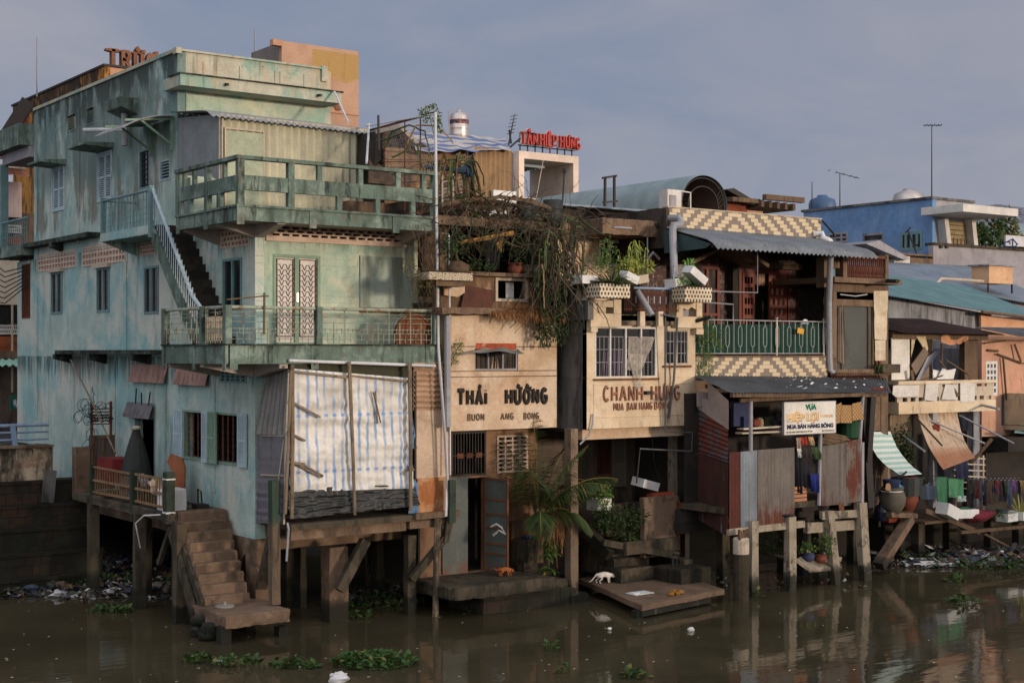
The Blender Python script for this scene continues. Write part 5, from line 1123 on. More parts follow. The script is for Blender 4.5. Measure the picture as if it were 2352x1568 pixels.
m=MB(); m.box(k0,K.px(1180,0)[0],2.3,4.2,8.6,K.px(900,330)[1]-.3); put('inner_wall', m, M_dark, sk)
def tarp2(t):
    x=t.sep(); a=t.math('PINGPONG', t.math('ADD', t.math('MULTIPLY', x[0], .5), t.math('MULTIPLY', x[1], 1.6)), .5); return t.mix(t.ramp(a,.26,.3), lin((180,176,168)), lin((92,112,152)))
m=MB(); z0_=K.px(1000,345)[1]
m.sheet(K.Q(955,345,.4),K.Q(1175,342,.6),K.Q(925,300,-1.8),K.Q(1160,318,-1.8),50,20,lambda u,v:.08*noise.noise(V((u*7,v*5,3)))-.06*abs(sin(u*14))*(1-v)); put('tarp_roof', m, mat('blue striped roof tarp',None,base=tarp2,rough=.6,bump=.1), sk, True)
m=MB(); m.prism([K.Q(860,380,-.1),K.Q(865,300,-.1),K.Q(915,292,-.1),K.Q(990,342,-.1),K.Q(990,360,-.1),K.Q(900,350,-.1)],(0,1.2,0)); put('roof_void', m, M_dark, sk)
m=MB(); m.beam(K.Q(862,303,0),K.Q(918,290,.2),.04,.1); m.beam(K.Q(918,290,.2),K.Q(960,330,.3),.05,.1); each('roof_edge', m, M_tin, sk)
m=MB(); 
for k in range(9): y=405+k*8.5; m.beam(K.Q(1012,y+14,.5),K.Q(1072,y,.45),.05,.03,j=.01)
for x in (1015,1040,1068): m.beam(K.Q(x,482,.55),K.Q(x,400,.5),.05)
each('slat', m, M_tin, sk)
m=MB(); m.box(K.px(880,0)[0],K.px(1180,0)[0],1.2,2.19,K.px(1000,480)[1]-.5,K.px(1000,478)[1]-.35); put('floor_slab', m, M_wetc, sk)
m=MB(); m.tube([K.Q(1078,374+0,.2),K.Q(1062,520,1.5)],.0) if False else m.tube([pb(1068,520,.2),pb(1076,392,.2)],.085,7,.07,j=.1); solo('timber_post', m, M_wood, 'thick leaning timber post topped with blue wrapping beside the black tanks', 'post')
m=MB(); m.tube([pb(1050,390,.25),pb(1070,391,.15)],.09,8); m.blob(pb(1076,390,.15),.14,(1,1,1.0),8,6,.3); m.tube([pb(975,383,.6),pb(1058,392,.2)],.05,7); solo('wrapped_pole', m, mat('blue wrapped cloth',(48,66,84)), 'horizontal pole with a blue cloth knot at its end', 'pole')
for (x0,y0,x1,y1,b,lab) in ((869,265,870,345,1.0,'short dark rod above the wire mesh near the shed'),(1078,358,1085,420,1.6,'dark rod at the corner of the tan ribbed sheet'),(1072,345,1079,412,1.55,'rod leaning on the rooftop shack')): m=MB(); m.beam(pb(x1,y1,b),pb(x0,y0,b),.04); solo('iron_rod', m, M_iron, lab, 'rod')
# water drum of steel
wt=thing('steel_water_tank','shiny steel water tank with a printed band on the shack roof','water tank',pb(1055,322,4)); p=pb(1055,322,4)
m=MB(); R_=.26*1.0; m.lathe(p,[(R_,-.35),(R_,.12),(R_*1.03,.14),(R_,.16),(R_,.3),(R_*1.03,.32),(R_,.34),(R_,.62),(R_*.9,.7),(R_*.3,.76),(.06,.8),(.03,.84)],24); put('drum', m, mat('steel tank',(196,186,176),rough=.3,metal=.7,bump=0), wt, True)
m=MB(); m.lathe(p,[(R_*1.01,.42),(R_*1.01,.54)],24); put('printed_band', m, mat('blue brown band',(60,58,80),[((170,110,80),14,.5,.56,.9)],bump=0), wt)
m=MB(); m.tube([p+V((-.3,0,.1)),p+V((-.36,0,.75)),p+V((-.1,0,.85))],.015); put('pipe', m, M_pvcg, wt)
# wire mesh frame with dragon fruit stems at the right end of the top balcony
mf=thing('wire_mesh_frame','tilted wire mesh frame on thin posts at the right end of the top balcony','mesh frame',(4.6,.6,9.2))
A_=pb(848,300,2.9); B_=pb(1001,258,.05); A2=pb(846,372,2.9); B2_=pb(1001,400,.05)
m=MB(); m.tube([A_,B_],.03,6); m.tube([A2,pb(1000,372,.1)],.01,4)
for t in (.24,.55,.78): p=A_.lerp(B_,t); m.tube([p,V((p.x,p.y,9.2))],.018,5)
put('frame', m, M_rust, mf)
m=MB(); du=(B_-A_); Lh=du.length; du.normalize(); s=.085
nx_=int(Lh/s); nz_=20
for i in range(nx_):
    for j in range(nz_):
        if rnd()<.05: continue
        o=A_+du*(i+.5*(j%2))*s; p=o-V((0,0,(j)*s*.9+.02)); 
        q=p+du*s*.5-V((0,0,s*.3)); q2=q-V((0,0,s*.6)); q3=p-du*s*.5-V((0,0,s*.3))
        m.tube([p,q,q2],.0035,3); m.tube([p,q3],.0035,3)
put('mesh', m, M_greyp, mf)
df=MB(); 
def stem(pts,r=.035):
    q=[V(p) for p in pts]; o=[]
    for i in range(len(q)-1):
        for t in (0,.33,.66): o.append(q[i].lerp(q[i+1],t)+V((ru(-.02,.02),ru(-.02,.02),ru(-.02,.02))))
    o.append(q[-1]); df.tube(o,r,3,r*.6,j=.12)
stem([pb(884,340,1.5),pb(900,300,1.2),pb(940,288,.8),pb(975,302,.4),pb(985,340,.3),pb(990,375,.2)],.03); stem([pb(950,350,.5),pb(935,330,.6),pb(955,290,.6),pb(1000,290,.3),pb(1025,310,.2),pb(1040,330,.2)],.03)
stem([pb(865,325,2),pb(890,320,1.5),pb(935,300,1)],.03); stem([pb(900,360,.6),pb(925,350,.5),pb(950,320,.4)],.035); stem([pb(958,330,.1),pb(965,360,.05),pb(975,395,.0)],.035); stem([pb(900,400,.3),pb(940,385,.1),pb(980,370,.1)],.035)
for k in range(30):
    x=ru(995,1075); y=ru(366,385); p=pb(x,y,ru(-.1,1)); a=ru(-1,1); p2=p+V((a*.35,ru(-.2,.2),ru(-.1,.2))); p3=p2+V((a*.3,0,-.5*ru(.5,1.5))); p4=p3+V((a*.1,0,-.7*rnd())); stem([p,p2,p3,p4],.03)
for k in range(12): x=ru(1040,1110); p=pb(x,ru(420,500),ru(-.2,.2)); stem([p,p+V((.3,0,ru(-.3,.1))),p+V((.6,-.1,-.5))],.028)
solo('dragon_fruit_vines', df, L_vine, 'green strap stemmed dragon fruit plants sprawling beside the wire mesh', 'vines')
m=MB(); bush(m,pb(985,262,.3),.22,160,.07,.04,(1.2,.7,1)); bush(m,pb(1012,290,.1),.2,120,.07,.04,(.6,.6,1.5)); m.tube([pb(985,262,.3),pb(1000,320,.1)],.01); solo('climber', m, L_mid, 'small leafy climber twined round the top corner of the wire mesh frame', 'climber')
m=MB(); m.beam(pb(968,405,.3),pb(1000,355,.2),.05,.05); #,pb(893,398,1.2),pb(915,428,1.0),pb(920,428,1.0)],(0,.03,0)); m.beam(pb(968,405,.3),pb(1000,355,.2),.05,.05); solo('rusty_lath', m, M_rust, 'rusty red lath leaning inside the mesh frame', 'lath')
m=MB(); m.prism([pb(848,420,1.9),pb(850,360,2.6),pb(900,400,2.0),pb(905,425,1.8)],(0,.05,0)); m.box(4.2,5.2,2.2,2.5,9.1,9.8); solo('old_basket', m, M_wood, 'brown basket and junk behind the right end of the top rail', 'junk')
# hanging vine mass between the peach and cream houses
vm_=MB(); p0=pb(1235,520,-.7); p1=pb(1335,520,-.9)
strands(vm_,pb(1240,535,-.6),pb(1330,545,-.95),34,1.0,3.0,.028,.3,.13,10); strands(vm_,pb(1250,590,-.8),pb(1310,600,-.8),40,1.2,2.4,.012,.3,.2,9)
tangle(vm_,pb(1280,590,-.75),(.55,.25,.8),110,.8,.013,8,.6)
tangle(vm_,pb(1240,520,-.6),(1.3,.3,.5),90,1.2,.012,9,.6); tangle(vm_,pb(1110,500,-.3),(1.5,.25,.35),70,1.1,.012,9,.6)
for k in range(60):
    x=ru(1030,1345); p=pb(x,ru(500,545),ru(-.8,-.3)); vm_.tube([p,p+V((ru(-.2,.2),-.05,-.2)),p+V((ru(-.35,.35),-.08,-ru(.3,.9)))],ru(.006,.016),4,.004)
solo('hanging_vines', vm_, leafmat('dry vine tangle',(52,44,34),(80,68,52),(54,62,36),.3), 'thick tangle of dry hanging vines between the peach and the cream house', 'vines')
df=MB()
for k in range(13):
    x=ru(1235,1345); y=ru(505,620); p=pb(x,y,-.9+ru(-.2,.2)); a=ru(-1,1); stem([p,p+V((a*.3,-.05,.2*rnd())),p+V((a*.45,-.1,-.4)),p+V((a*.5,-.1,-.9*ru(.5,1.2)))],.03)
stem([pb(1330,505,-.6),pb(1300,500,-.8),pb(1290,540,-.9),pb(1294,600,-1),pb(1300,680,-1.0)],.04); stem([pb(1330,500,-.8),pb(1352,520,-.9),pb(1390,540,-1.1)],.035)
solo('dragon_fruit_vines', df, L_vine, 'green strap stems drooping from the vine tangle beside the black tanks', 'vines')
m=MB()
for (x,y,r,n) in ((1265,700,.5,420),(1262,745,.42,380),(1280,660,.35,200),(1290,770,.2,90),(1250,680,.3,160)): bush(m,pb(x,y,-.6),r,n,.11,.05,(.8,.5,1.1))
for k in range(120): p=pb(ru(1240,1290),ru(700,790),-.65); m.leaf(p,V((ru(-.3,.3),ru(-.3,0),-1))*.13,.05)
solo('wall_shrub', m, L_dark, 'dark bushy creeper on the corner right of the lettered peach facade', 'shrub')
m=MB()
for (x,y) in ((1045,830),(1050,800),(1060,790),(1048,815)): bush(m,pb(x,y,-.3),.13,26,.09,.025)
m.tube([pb(1036,840,-.25),pb(1048,805,-.35),pb(1062,786,-.4)],.008); m.tube([pb(1036,835,-.25),pb(1055,812,-.35)],.006); solo('wall_sprig', m, L_mid, 'small leafy sprig growing from the left edge of the peach facade', 'plant')
# ================================================================= black tanks, white portal with red roof sign, tall mast
for (x0,x1,yt,yb,b,lab) in ((1189,1226,456,505,.15,'tall black plastic drum, left of two behind the vines'),(1247,1293,458,512,.05,'tall black plastic drum, right of two behind the vines')):
    p=pb((x0+x1)/2,yb,b); R=(pb(x1,yb,b)-pb(x0,yb,b)).length*.5*.8; h=pb(x0,yt,b).z-p.z+.1; m=MB(); m.lathe(p-V((0,0,.1)),[(R*.93,0),(R,h*.05),(R,h*.33),(R*1.03,h*.35),(R,h*.37),(R,h*.66),(R*1.03,h*.68),(R,h*.7),(R,h*.98),(R*.96,h),(R*.9,h),(R*.88,h*.9)],24)
    t_=thing('black_drum',lab,'drum',p-V((0,0,.1)),'black plastic drums'); put('barrel', m, M_tank, t_, True)
m=MB(); m.tube([pb(1289,520,.4),pb(1296,395,1.2)],.02); m.tube([pb(1296,397,1.2),pb(1297,388,1.2)],.05,8); solo('lamp_pole', m, M_iron, 'thin black pole with a small lamp head inside the white portal', 'lamp')
Dp=58; 
def pp(x,y,D=Dp): return pd(x,y,D)
po = thing('white_portal','white tiled rooftop portal frame carrying the red sign','portal',pp(1255,485))
PB_=PL('b',18.0); u0,u1=PB_.px(1192,0)[0],PB_.px(1329,0)[0]; zt=PB_.px(1192,346)[1]; w1=PB_.px(1204,0)[0]; w2=PB_.px(1317,0)[0]; zl=PB_.px(1204,364)[1]; zb=PB_.px(1300,500)[1]-2; bd=21.0
m=MB(); m.box(u0,w1,18,18.5,zb,zl); m.box(w2,u1,18,bd,zb,zl); m.box(u0,u1,18,bd,zl,zt)
M_ptl = mat('cream portal tile',(214,194,174),[((190,160,140),1,.5,.7,.4)],rough=.5,bump=.05); put('frame', m, M_ptl, po)
m=MB(); m.box(u0-1.2,u0-.001,18.4,21,zb,zt-.05); put('side_wall', m, M_greyp, po)
m=MB(); 
for i in range(7): a=w1+.1+i*.0; m.box(w1,w2-.8,18.9+i*.3,19.0+i*.3,zl-.18,zl-.001)
each('slat', m, M_roofb, po)
m=MB(); zq=PB_.px(1210,456)[1]; m.tube([(w1,18.1,zq),(w2,18.1,zq)],.05); m.tube([(w1+2,18.1,zb),(w1+2,18.1,zq)],.03); m.tube([PB_.P((w1+w2)/2-.3,zl),PB_.P((w1+w2)/2-.3,zq,-.5)],.015);put('railing', m, M_ptl, po)
m=MB(); m.box(w1,w2,19,19.2,zb,PB_.px(1210,478)[1]); put('low_wall', m, M_orange, po)
rs2=thing('red_roof_sign','red serif letter sign with white edges standing on the white portal','sign',(u0,18.1,zt))
hh=PB_.px(1196,314)[1]-PB_.px(1196,339)[1]; z0=zt+.28; M_red=mat('red sign face',(178,48,40),bump=0,rough=.5); M_wed=mat('white sign edge',(226,210,196),bump=0,rough=.5)
W_=u1-u0
for (txt,f0,f1) in (('TÂN',.0,.25),('HIỆP',.3,.58),('HƯNG',.635,.98)):
    lo_=.0
    for q,q2 in zip(word_fit(PB_.P,u0+W_*f0,u0+W_*f1,z0,hh,txt,.045,style='serif',dep=.12,off=.12), word_fit(PB_.P,u0+W_*f0,u0+W_*f1,z0,hh,txt,.066,style='serif',dep=.12,off=.0)):
        e=put('letter', q, M_red, rs2); put('edge', q2, M_wed, e)
m=MB(); 
for i in range(8): a=u0+.2+i*(W_-.4)/7; m.beam((a,18.2,zt),(a,18.2,zt+.7),.04)
m.beam((u0+.1,18.2,zt+.25),(u1-.1,18.2,zt+.25),.04); m.beam((u0+.1,18.2,zt+hh*.9),(u1-.1,18.2,zt+hh*.9),.04); put('sign_frame', m, M_iron, rs2)
m=MB(); p=pb(1168,335,8); m.tube([p,pb(1182,262,8)],.03,5,.01)
for k in range(6): q=p.lerp(pb(1182,262,8),.35+k*.11); m.tube([q-V((.14,0,0)),q+V((.14,0,.08))],.01,4)
m.tube([pb(1172,338,8),pb(1195,318,8)],.03); m.tube([pb(1170,300,8),pb(1174,330,8)],.03); solo('antenna_mast', m, M_iron, 'spindly black antenna mast left of the red roof sign', 'antenna')
# ================================================================= cream lettered house (CHANH-HUNG)
CB_ = PL('b', -1.0); C0 = 9.05; C1 = CB_.px(1597,900)[0]; CS = PL('a', C0)
ch = thing('cream_house','cream fronted house with blackened side wall, faded brown relief lettering and polka dot planters','house',(C0,-1,.5))
czb = CB_.px(1360,985)[1]; czt = CB_.px(1365,735)[1]
w1_ = CB_.r(1366,747,1508,868); w2_ = CB_.r(1525,757,1582,836); w1_=(CB_.px(1366,0)[0],CB_.px(1508,0)[0],CB_.px(1400,868)[1],CB_.px(1400,750)[1]); w2_=(CB_.px(1525,0)[0],CB_.px(1582,0)[0],CB_.px(1550,838)[1],CB_.px(1550,757)[1])
m = MB(); CB_.wall(m,(C0,C1,czb,czt),[w1_,w2_],.16); m.box(C1-.16,C1,-.84,3,czb,czt); m.box(C0+.16,C1-.16,-.84,3,czb,czb+.14); m.box(C0+.16,C1-.16,-.84,3,czt-.12,czt)
put('wall', m, M_cream, ch)
m = MB(); CS.wall(m,(-.999,2.5,czb-.02,czt),[],.15); put('side_wall', m, M_dkwall, ch)
m = MB(); m.box(C0-.02,C0-.001,-.99,2.5,CS.px(1300,868)[1],CS.px(1300,868)[1]+.02); m.box(C0-.02,C0-.001,-.99,2.5,czt-.35,czt-.33); each('moulding', m, M_dkwall, ch)
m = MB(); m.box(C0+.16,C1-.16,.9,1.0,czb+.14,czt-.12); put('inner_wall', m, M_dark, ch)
f = window(ch, CB_, w1_, 4, M_white, M_glass, o=-.02, w=.045, bars=0)
m = MB()
for i in range(4):
    u0=w1_[0]+.06+(w1_[1]-w1_[0]-.1)*i/4; u1=u0+(w1_[1]-w1_[0])/4-.1
    for j in range(4): u=u0+(u1-u0)*j/3; CB_.box(m,(u-.008,u+.008,w1_[2]+.05,w1_[3]-.25),-.05,-.042)
    for q in (.3,.55,.8): zz=w1_[2]+(w1_[3]-w1_[2])*q; CB_.box(m,(u0,u1,zz,zz+.015),-.0415,-.035)
put('grille', m, M_greyp, f)
m = MB(); M_cl=mat('thin plastic',(170,160,146),rough=.3,alpha=.55)
m.sheet(CB_.Q(1440,850,.02),CB_.Q(1474,850,.02),CB_.Q(1444,774,.02),CB_.Q(1505,774,.02),18,18,lambda u,v:.04*noise.noise(V((u*8,v*6,1)))); m.sheet(CB_.Q(1462,896,.06),CB_.Q(1474,890,.06),CB_.Q(1442,812,.03),CB_.Q(1476,812,.03),10,10,lambda u,v:.03*noise.noise(V((u*8,v*6,4))))
solo('plastic_sheet', m, M_cl, 'torn clear plastic sheet hanging from the four part window', 'plastic sheet')
m = MB(); m.sheet(CB_.Q(1380,862,-.06),CB_.Q(1428,862,-.06),CB_.Q(1384,810,-.06),CB_.Q(1430,800,-.06),40,6,lambda u,v:.025*sin(u*60)); put('curtain', m, mat('mauve curtain',(134,116,134),[((90,70,96),(12,12,2),.45,.6,.7)]), f)
f2 = window(ch, CB_, w2_, 2, M_trim, M_glass, o=-.02, w=.05, bars=6, bm=M_greyp)
m = MB()
for z in (w1_[2]-.06,): CB_.box(m,(w1_[0]-.05,w1_[1]+.05,z,z+.045),0,.06)
CB_.box(m,(w2_[0]-.05,w2_[1]+.05,w2_[2]-.06,w2_[2]-.01),0,.06); each('sill', m, M_rust, ch)
sf=(CB_.px(1363,0)[0],CB_.px(1584,0)[0],CB_.px(1400,958)[1],CB_.px(1400,883)[1]); m=MB()
for q in ((sf[0],sf[1],sf[3],sf[3]+.02),(sf[0],sf[0]+.02,sf[2],sf[3]),(sf[1]-.02,sf[1],sf[2],sf[3]),(sf[0]+.1,sf[1],sf[2],sf[2]+.02)): CB_.box(m,q,0,.014)
CB_.box(m,(C0,C1,CB_.px(1400,868)[1],CB_.px(1400,868)[1]+.015),0,.01); each('moulding', m, M_cream, ch)
M_l2 = mat('faded brown relief letter',(150,104,82),[((96,64,50),4,.5,.7,.6)])
zl_=CB_.px(1400,920)[1]; hl=CB_.px(1400,888)[1]-zl_
for q in word_fit(CB_.P,CB_.px(1386,0)[0],CB_.px(1476,0)[0],zl_,hl,'CHANH',.038)+word_fit(CB_.P,CB_.px(1496,0)[0],CB_.px(1562,0)[0],zl_,hl,'HƯNG',.038): put('letter', q, M_l2, ch)
m=MB(); CB_.box(m,(CB_.px(1479,0)[0],CB_.px(1493,0)[0],zl_+hl*.4,zl_+hl*.65),0,.12); put('lamp_box', m, M_iron, ch)
zs_=CB_.px(1400,942)[1]
for txt,x0,x1 in (('MUA',1409,1432),('BAN',1440,1462),('HANG',1468,1498),('BONG',1503,1540)):
    for q in word_fit(CB_.P,CB_.px(x0,0)[0],CB_.px(x1,0)[0],zs_,.17,txt,.019): put('small_letter', q, M_l2, ch)
# soffit beam and underside, ground floor
m=MB(); m.box(C0+.1,C1-.1,-.7,-.5,czb-.28,czb-.001); put('beam', m, M_peach, ch)
m=MB(); m.box(C0+.02,C1,-.5,3,czb-.1,czb-.002); put('floor_slab', m, M_dark, ch)
G2=PL('b',1.6); gz=2.0
m=MB(); dw=[G2.r(1370,998,1410,1090),(G2.px(1475,0)[0],G2.px(1600,0)[0],gz,czb-.25)]; G2.wall(m,(C0-.6,C1+.2,-.3,czb-.1),dw,.15); put('wall', m, M_int, ch)
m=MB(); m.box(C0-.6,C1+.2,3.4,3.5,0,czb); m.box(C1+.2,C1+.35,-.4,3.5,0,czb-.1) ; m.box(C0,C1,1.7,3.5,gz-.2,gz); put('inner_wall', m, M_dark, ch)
rr=(G2.px(1403,0)[0],G2.px(1435,0)[0],gz+.2,czb-.3); m=MB(); louvre(m,G2,rr,24,.02,.07,.06,True); put('shutter', m, mat('grey brown shutter',(118,108,94)), ch)
m=MB(); 
for i in range(8): u=dw[0][0]+(dw[0][1]-dw[0][0])*(i+.5)/8; G2.box(m,(u-.01,u+.01,dw[0][2],dw[0][3]),-.03,.0)
G2.frame(m,dw[0],.04,-.05,.02); put('grille', m, M_rust, ch)
# piles
solo('tall_pile', pillar(1311,985,1328,1387,-.95,dep=.25), mat('brown grey pile',(122,104,84),[((70,58,46),(4,4,1.2),.45,.66,.7),((170,156,134),(3,3,.8),.56,.7,.5,(3.2,4.2)),((30,31,22),(3,3,3),.42,.5,.93,(.8,.3))],bump=.8), 'tall grey pile under the left corner of the cream house', 'pile')
m=pillar(1547,970,1560,1165,-.1,dep=.22,bot=1.6); solo('tall_pile', m, M_pile, 'pale pillar in the middle of the open floor under the cream house', 'pile')
m=MB(); m.tube([CB_.Q(1362,950,.05),CB_.Q(1361,975,.08),CB_.Q(1352,1000,.05),CB_.Q(1332,1020,.0)],.022,6); put('drain_pipe', m, M_pvcg, ch)
m=MB(); m.tube([CB_.Q(1528,728,.25),CB_.Q(1528,992,.12),CB_.Q(1590,993,.1),CB_.Q(1588,1036,.1),CB_.Q(1470,1030,.0),CB_.Q(1462,1108,-.6)],.022,6); m.tube([CB_.Q(1524,722,.3),CB_.Q(1556,730,.3),CB_.Q(1548,870,.1),CB_.Q(1536,960,.05)],.03,6)
each('pipe', m, mat('dull galvanised pipe',(92,94,94)), ch)
m=MB(); m.tube([CB_.Q(1497,985,.1),CB_.Q(1502,1060,.1),CB_.Q(1529,1144,.1)],.006,3); solo('hanging_wire', m, M_iron, 'thin wire slanting down in front of the open floor under the cream house', 'wire')
# roof terrace of the cream house: beam, openings, planters, railing
QT=PL('b',-1.15)
def qr(x0,y0,x1,y1): 
    return (QT.px(x0,0)[0],QT.px(x1,0)[0],QT.px((x0+x1)/2,y1)[1],QT.px((x0+x1)/2,y0)[1])
m=MB(); QT.box(m,qr(1357,720,1427,751),-.5,0); put('fascia', m, M_cream, ch); m=MB(); QT.box(m,qr(1358,751,1373,762),-.3,0); QT.box(m,qr(1598,755,1614,768),-.3,0.03); each('fascia_end', m, M_cream, ch)
m=MB(); QT.box(m,qr(1427,723,1553,747),-.5,-.05); put('fascia', m, mat('mouldy beam',(128,112,92),[((40,36,32),(2.5,2.5,1),.44,.6,.9)]), ch); m=MB(); QT.box(m,qr(1553,727,1614,753),-.5,0); put('fascia', m, M_cream, ch)
m=MB(); 
for x in (1467,1509): QT.box(m,qr(x,715,x+11,749),-.0499,.06)
QT.box(m,qr(1357,690,1371,720),-.3,0); QT.box(m,qr(1410,688,1427,720),-.3,0); QT.box(m,qr(1371,690,1410,705),-.2,-.02); QT.box(m,qr(1554,692,1569,727),-.3,0); QT.box(m,qr(1600,693,1613,728),-.3,0)
m.prism([QT.Q(1569,692,-.02),QT.Q(1600,692,-.02),QT.Q(1600,712,-.02),QT.Q(1588,705,-.02),QT.Q(1580,712,-.02),QT.Q(1569,708,-.02)],(0,.15,0))
each('terrace_post', m, M_cream, ch)
m=MB(); m.box(C0,C1+.2,-1.1,3.2,czt+.0,czt+.13); put('terrace_floor', m, M_brown, ch)
m=MB(); m.box(C0-.12,C0+.05,-1.2,1.6,czt,CS.px(1320,655)[1]); put('side_parapet', m, M_dkwall, ch)
m=MB(); m.box(C0-.3,C0+.6,-1.3,-.3,CS.px(1320,652)[1],CS.px(1320,652)[1]+.05); put('ledge', m, M_wetc, ch)
m=MB(); p=CS.Q(1333,662,.14); m.box(p.x-.01,p.x,p.y-.25,p.y+.15,p.z-.3,p.z); put('tile_patch', m, M_ptl, ch)
def dots(t):
    x=t.sep(); h=t.math('ADD', x[0], x[1]); s=9.5
    u=t.math('MULTIPLY',h,s); v=t.math('MULTIPLY',x[2],s); row=t.math('FLOOR',v); u2=t.math('ADD',u,t.math('MULTIPLY',row,.5))
    fu=t.math('ABSOLUTE',t.math('SUBTRACT',t.math('FRACT',u2),.5)); fv=t.math('ABSOLUTE',t.math('SUBTRACT',t.math('FRACT',v),.5))
    f=t.math('MULTIPLY',t.math('LESS_THAN',fu,.25),t.math('LESS_THAN',fv,.3)); return t.mix(f,t.mix(t.ramp(t.noise(2,4,.6),.4,.7),lin((214,202,174)),lin((186,168,136))),lin((52,42,34)))
M_dots=mat('polka dot tile',None,base=dots,bump=.1,rough=.6)
PB2=PL('b',-1.75)
def planter(x0,x1,y0,y1,lab):
    u0,z1=PB2.px(x0,y0); u1,z0=PB2.px(x1,y1); t_=thing('polka_planter',lab,'planter',(u0,-1.5,z0)); m=MB(); m.box(u0,u1,-1.75,-1.25,z0,z1); put('trough',m,M_dots,t_); m=MB(); m.box(u0+.04,u1-.04,-1.71,-1.29,z1,z1+.03); put('soil',m,M_soil,t_); return u0,u1,z1
pu0,pu1,pz1=planter(1378,1447,651,685,'polka dot tiled planter holding the spiky agave, left of the terrace railing')
pv0,pv1,pz2=planter(1574,1635,659,694,'polka dot tiled planter at the right end of the terrace railing')
m=MB(); spiky(m,(pu0+.55,-1.5,pz1),95,.62,.05,.75,1.); solo('agave', m, leafmat('agave green',(66,84,54),(98,118,76)), 'large spiky agave spilling over the left polka dot planter', 'agave')
m=MB(); bush(m,pb(1398,595,-.9),.5,420,.09,.03,(.8,.5,1.2)); bush(m,pb(1365,610,-.9),.3,140,.09,.03); solo('terrace_shrub', m, L_mid, 'feathery green shrub behind the agave', 'shrub')
m=MB(); pts=pb(1460,640,-1.1)
for k in range(16): p=pts+V((ru(-.25,.3),ru(-.2,.2),0)); q=p+V((ru(-.2,.2),0,ru(.5,1.1))); m.tube([p,q],.008,4); [m.arc_leaf(q-V((0,0,i*.07)),V((ru(-1,1),ru(-1,.5),.2)),.24,.03,1.8,3) for i in range(9)]
bush(m,pb(1432,620,-1.2),.3,180,.1,.03); bush(m,pb(1480,622,-1.2),.25,120,.12,.03)
solo('tall_shrub', m, leafmat('light willow green',(96,116,52),(136,146,72),(190,170,60),.15), 'tall drooping light green plant beside the white foam pots', 'shrub')
m=MB(); bush(m,pb(1585,622,-1.4),.3,240,.1,.045,(.9,.6,1.3)); bush(m,pb(1562,650,-1.4),.25,100,.08,.03); solo('terrace_shrub', m, leafmat('fresh green',(58,96,40),(92,132,58)), 'fresh green shrub growing above the tilted white foam box', 'shrub')
m=MB(); spiky(m,(pv0+.6,-1.5,pz2),40,.32,.03,.9,1); spiky(m,(pv0+.3,-1.55,pz2),22,.3,.03,1.2,1); solo('low_plant', m, L_mid, 'low grassy plant in the right polka dot planter', 'plant')
def fbox(c,s,rot,lab,nm='foam_box',mm=None):
    m=MB(); a,b,h=s; m.box(-a,a,-b,b,0,h); m.box(-a-.015,a+.015,-b-.015,b+.015,h-.04,h-.0) if False else None
    q=MB(); q.v=[];  t_=.03
    q.box(-a,a,-b,b,0,t_); q.box(-a,-a+t_,-b,b,t_,h); q.box(a-t_,a,-b,b,t_,h); q.box(-a+t_,a-t_,-b,-b+t_,t_,h); q.box(-a+t_,a-t_,b-t_,b,t_,h); q.box(-a+t_,a-t_,-b+t_,b-t_,h*.7,h*.75)
    q.mul(Matrix.Translation(V(c))@Matrix.Rotation(rot[1],4,'Y')@Matrix.Rotation(rot[0],4,'X')@Matrix.Rotation(rot[2],4,'Z')); return solo(nm,q,mm or M_foam,lab,'foam box','foam boxes used as plant pots')
fbox(pb(1592,640,-1.6),(.3,.18,.2),(.1,.55,0),'white foam box tilted over the right polka dot planter')
fbox(pb(1441,646,-1.5),(.2,.16,.2),(.1,.35,0),'white foam box tilted beside the agave')
fbox(pb(1467,651,-1.4),(.22,.16,.2),(0,-.15,.2),'grey brown foam box at the left end of the terrace railing',mm=M_trim)
fbox(pb(1342,652,-1.1),(.26,.2,.2),(0,0,.1),'white foam box on the black ledge left of the agave')
fbox(pb(1549,660,-1.2),(.2,.16,.22),(0,-.1,.3),'weathered white foam box behind the right end of the terrace railing')
tr=thing('terrace_railing','rusty vertical bar railing with a pale blue top tube between the polka dot planters','railing',(10.5,-1.2,QT.px(1500,720)[1]))
m=MB(); a0,zt0=QT.px(1452,661); a1,_=QT.px(1556,665); zb0=QT.px(1500,716)[1]; m.tube([(a0,-1.2,zt0),(a1,-1.2,zt0)],.03,8); put('top_rail', m, M_brail, tr)
m=MB(); a0=QT.px(1432,0)[0]; n=34
for i in range(n): a=a0+(a1-a0)*i/(n-1); m.tube([(a,-1.2,zb0),(a,-1.2,zt0)],.009,4)
m.tube([(a0,-1.2,zb0+.05),(a1,-1.2,zb0+.05)],.014,4); m.tube([(a0,-1.2,zt0-.12),(a1,-1.2,zt0-.12)],.012,4); put('bar', m, M_rust, tr)
m=MB(); 
for i in range(7): a=a0+.35+(a1-a0-.4)*i/7; m.box(a-.018,a+.018,-1.225,-1.205,zt0-.38,zt0-.2)
each('bar_clip', m, M_greyp, tr)
m=MB(); m.tube([QT.Q(1464,668,.15),QT.Q(1498,724,.5)],.075,12); m2=MB(); m2.tube([QT.Q(1498,724,.5),QT.Q(1498.4,724.6,.504)],.06,12); dp=solo('drain_pipe', m, M_pvcg, 'fat grey pipe sloping out through the terrace railing', 'pipe'); put('pipe_mouth', m2, M_iron, dp)
m=MB(); m.tube([QT.Q(1599,737,0),QT.Q(1632,728,.3)],.05,8); solo('drain_pipe', m, M_iron, 'short dark pipe poking out beside the right polka dot planter', 'pipe')
m=MB(); m.tube([pb(1546,655,-1.3),pb(1550,614,-1.3)],.015,4); solo('white_stick', m, M_foam, 'thin white stick upright at the right end of the terrace railing', 'stick')
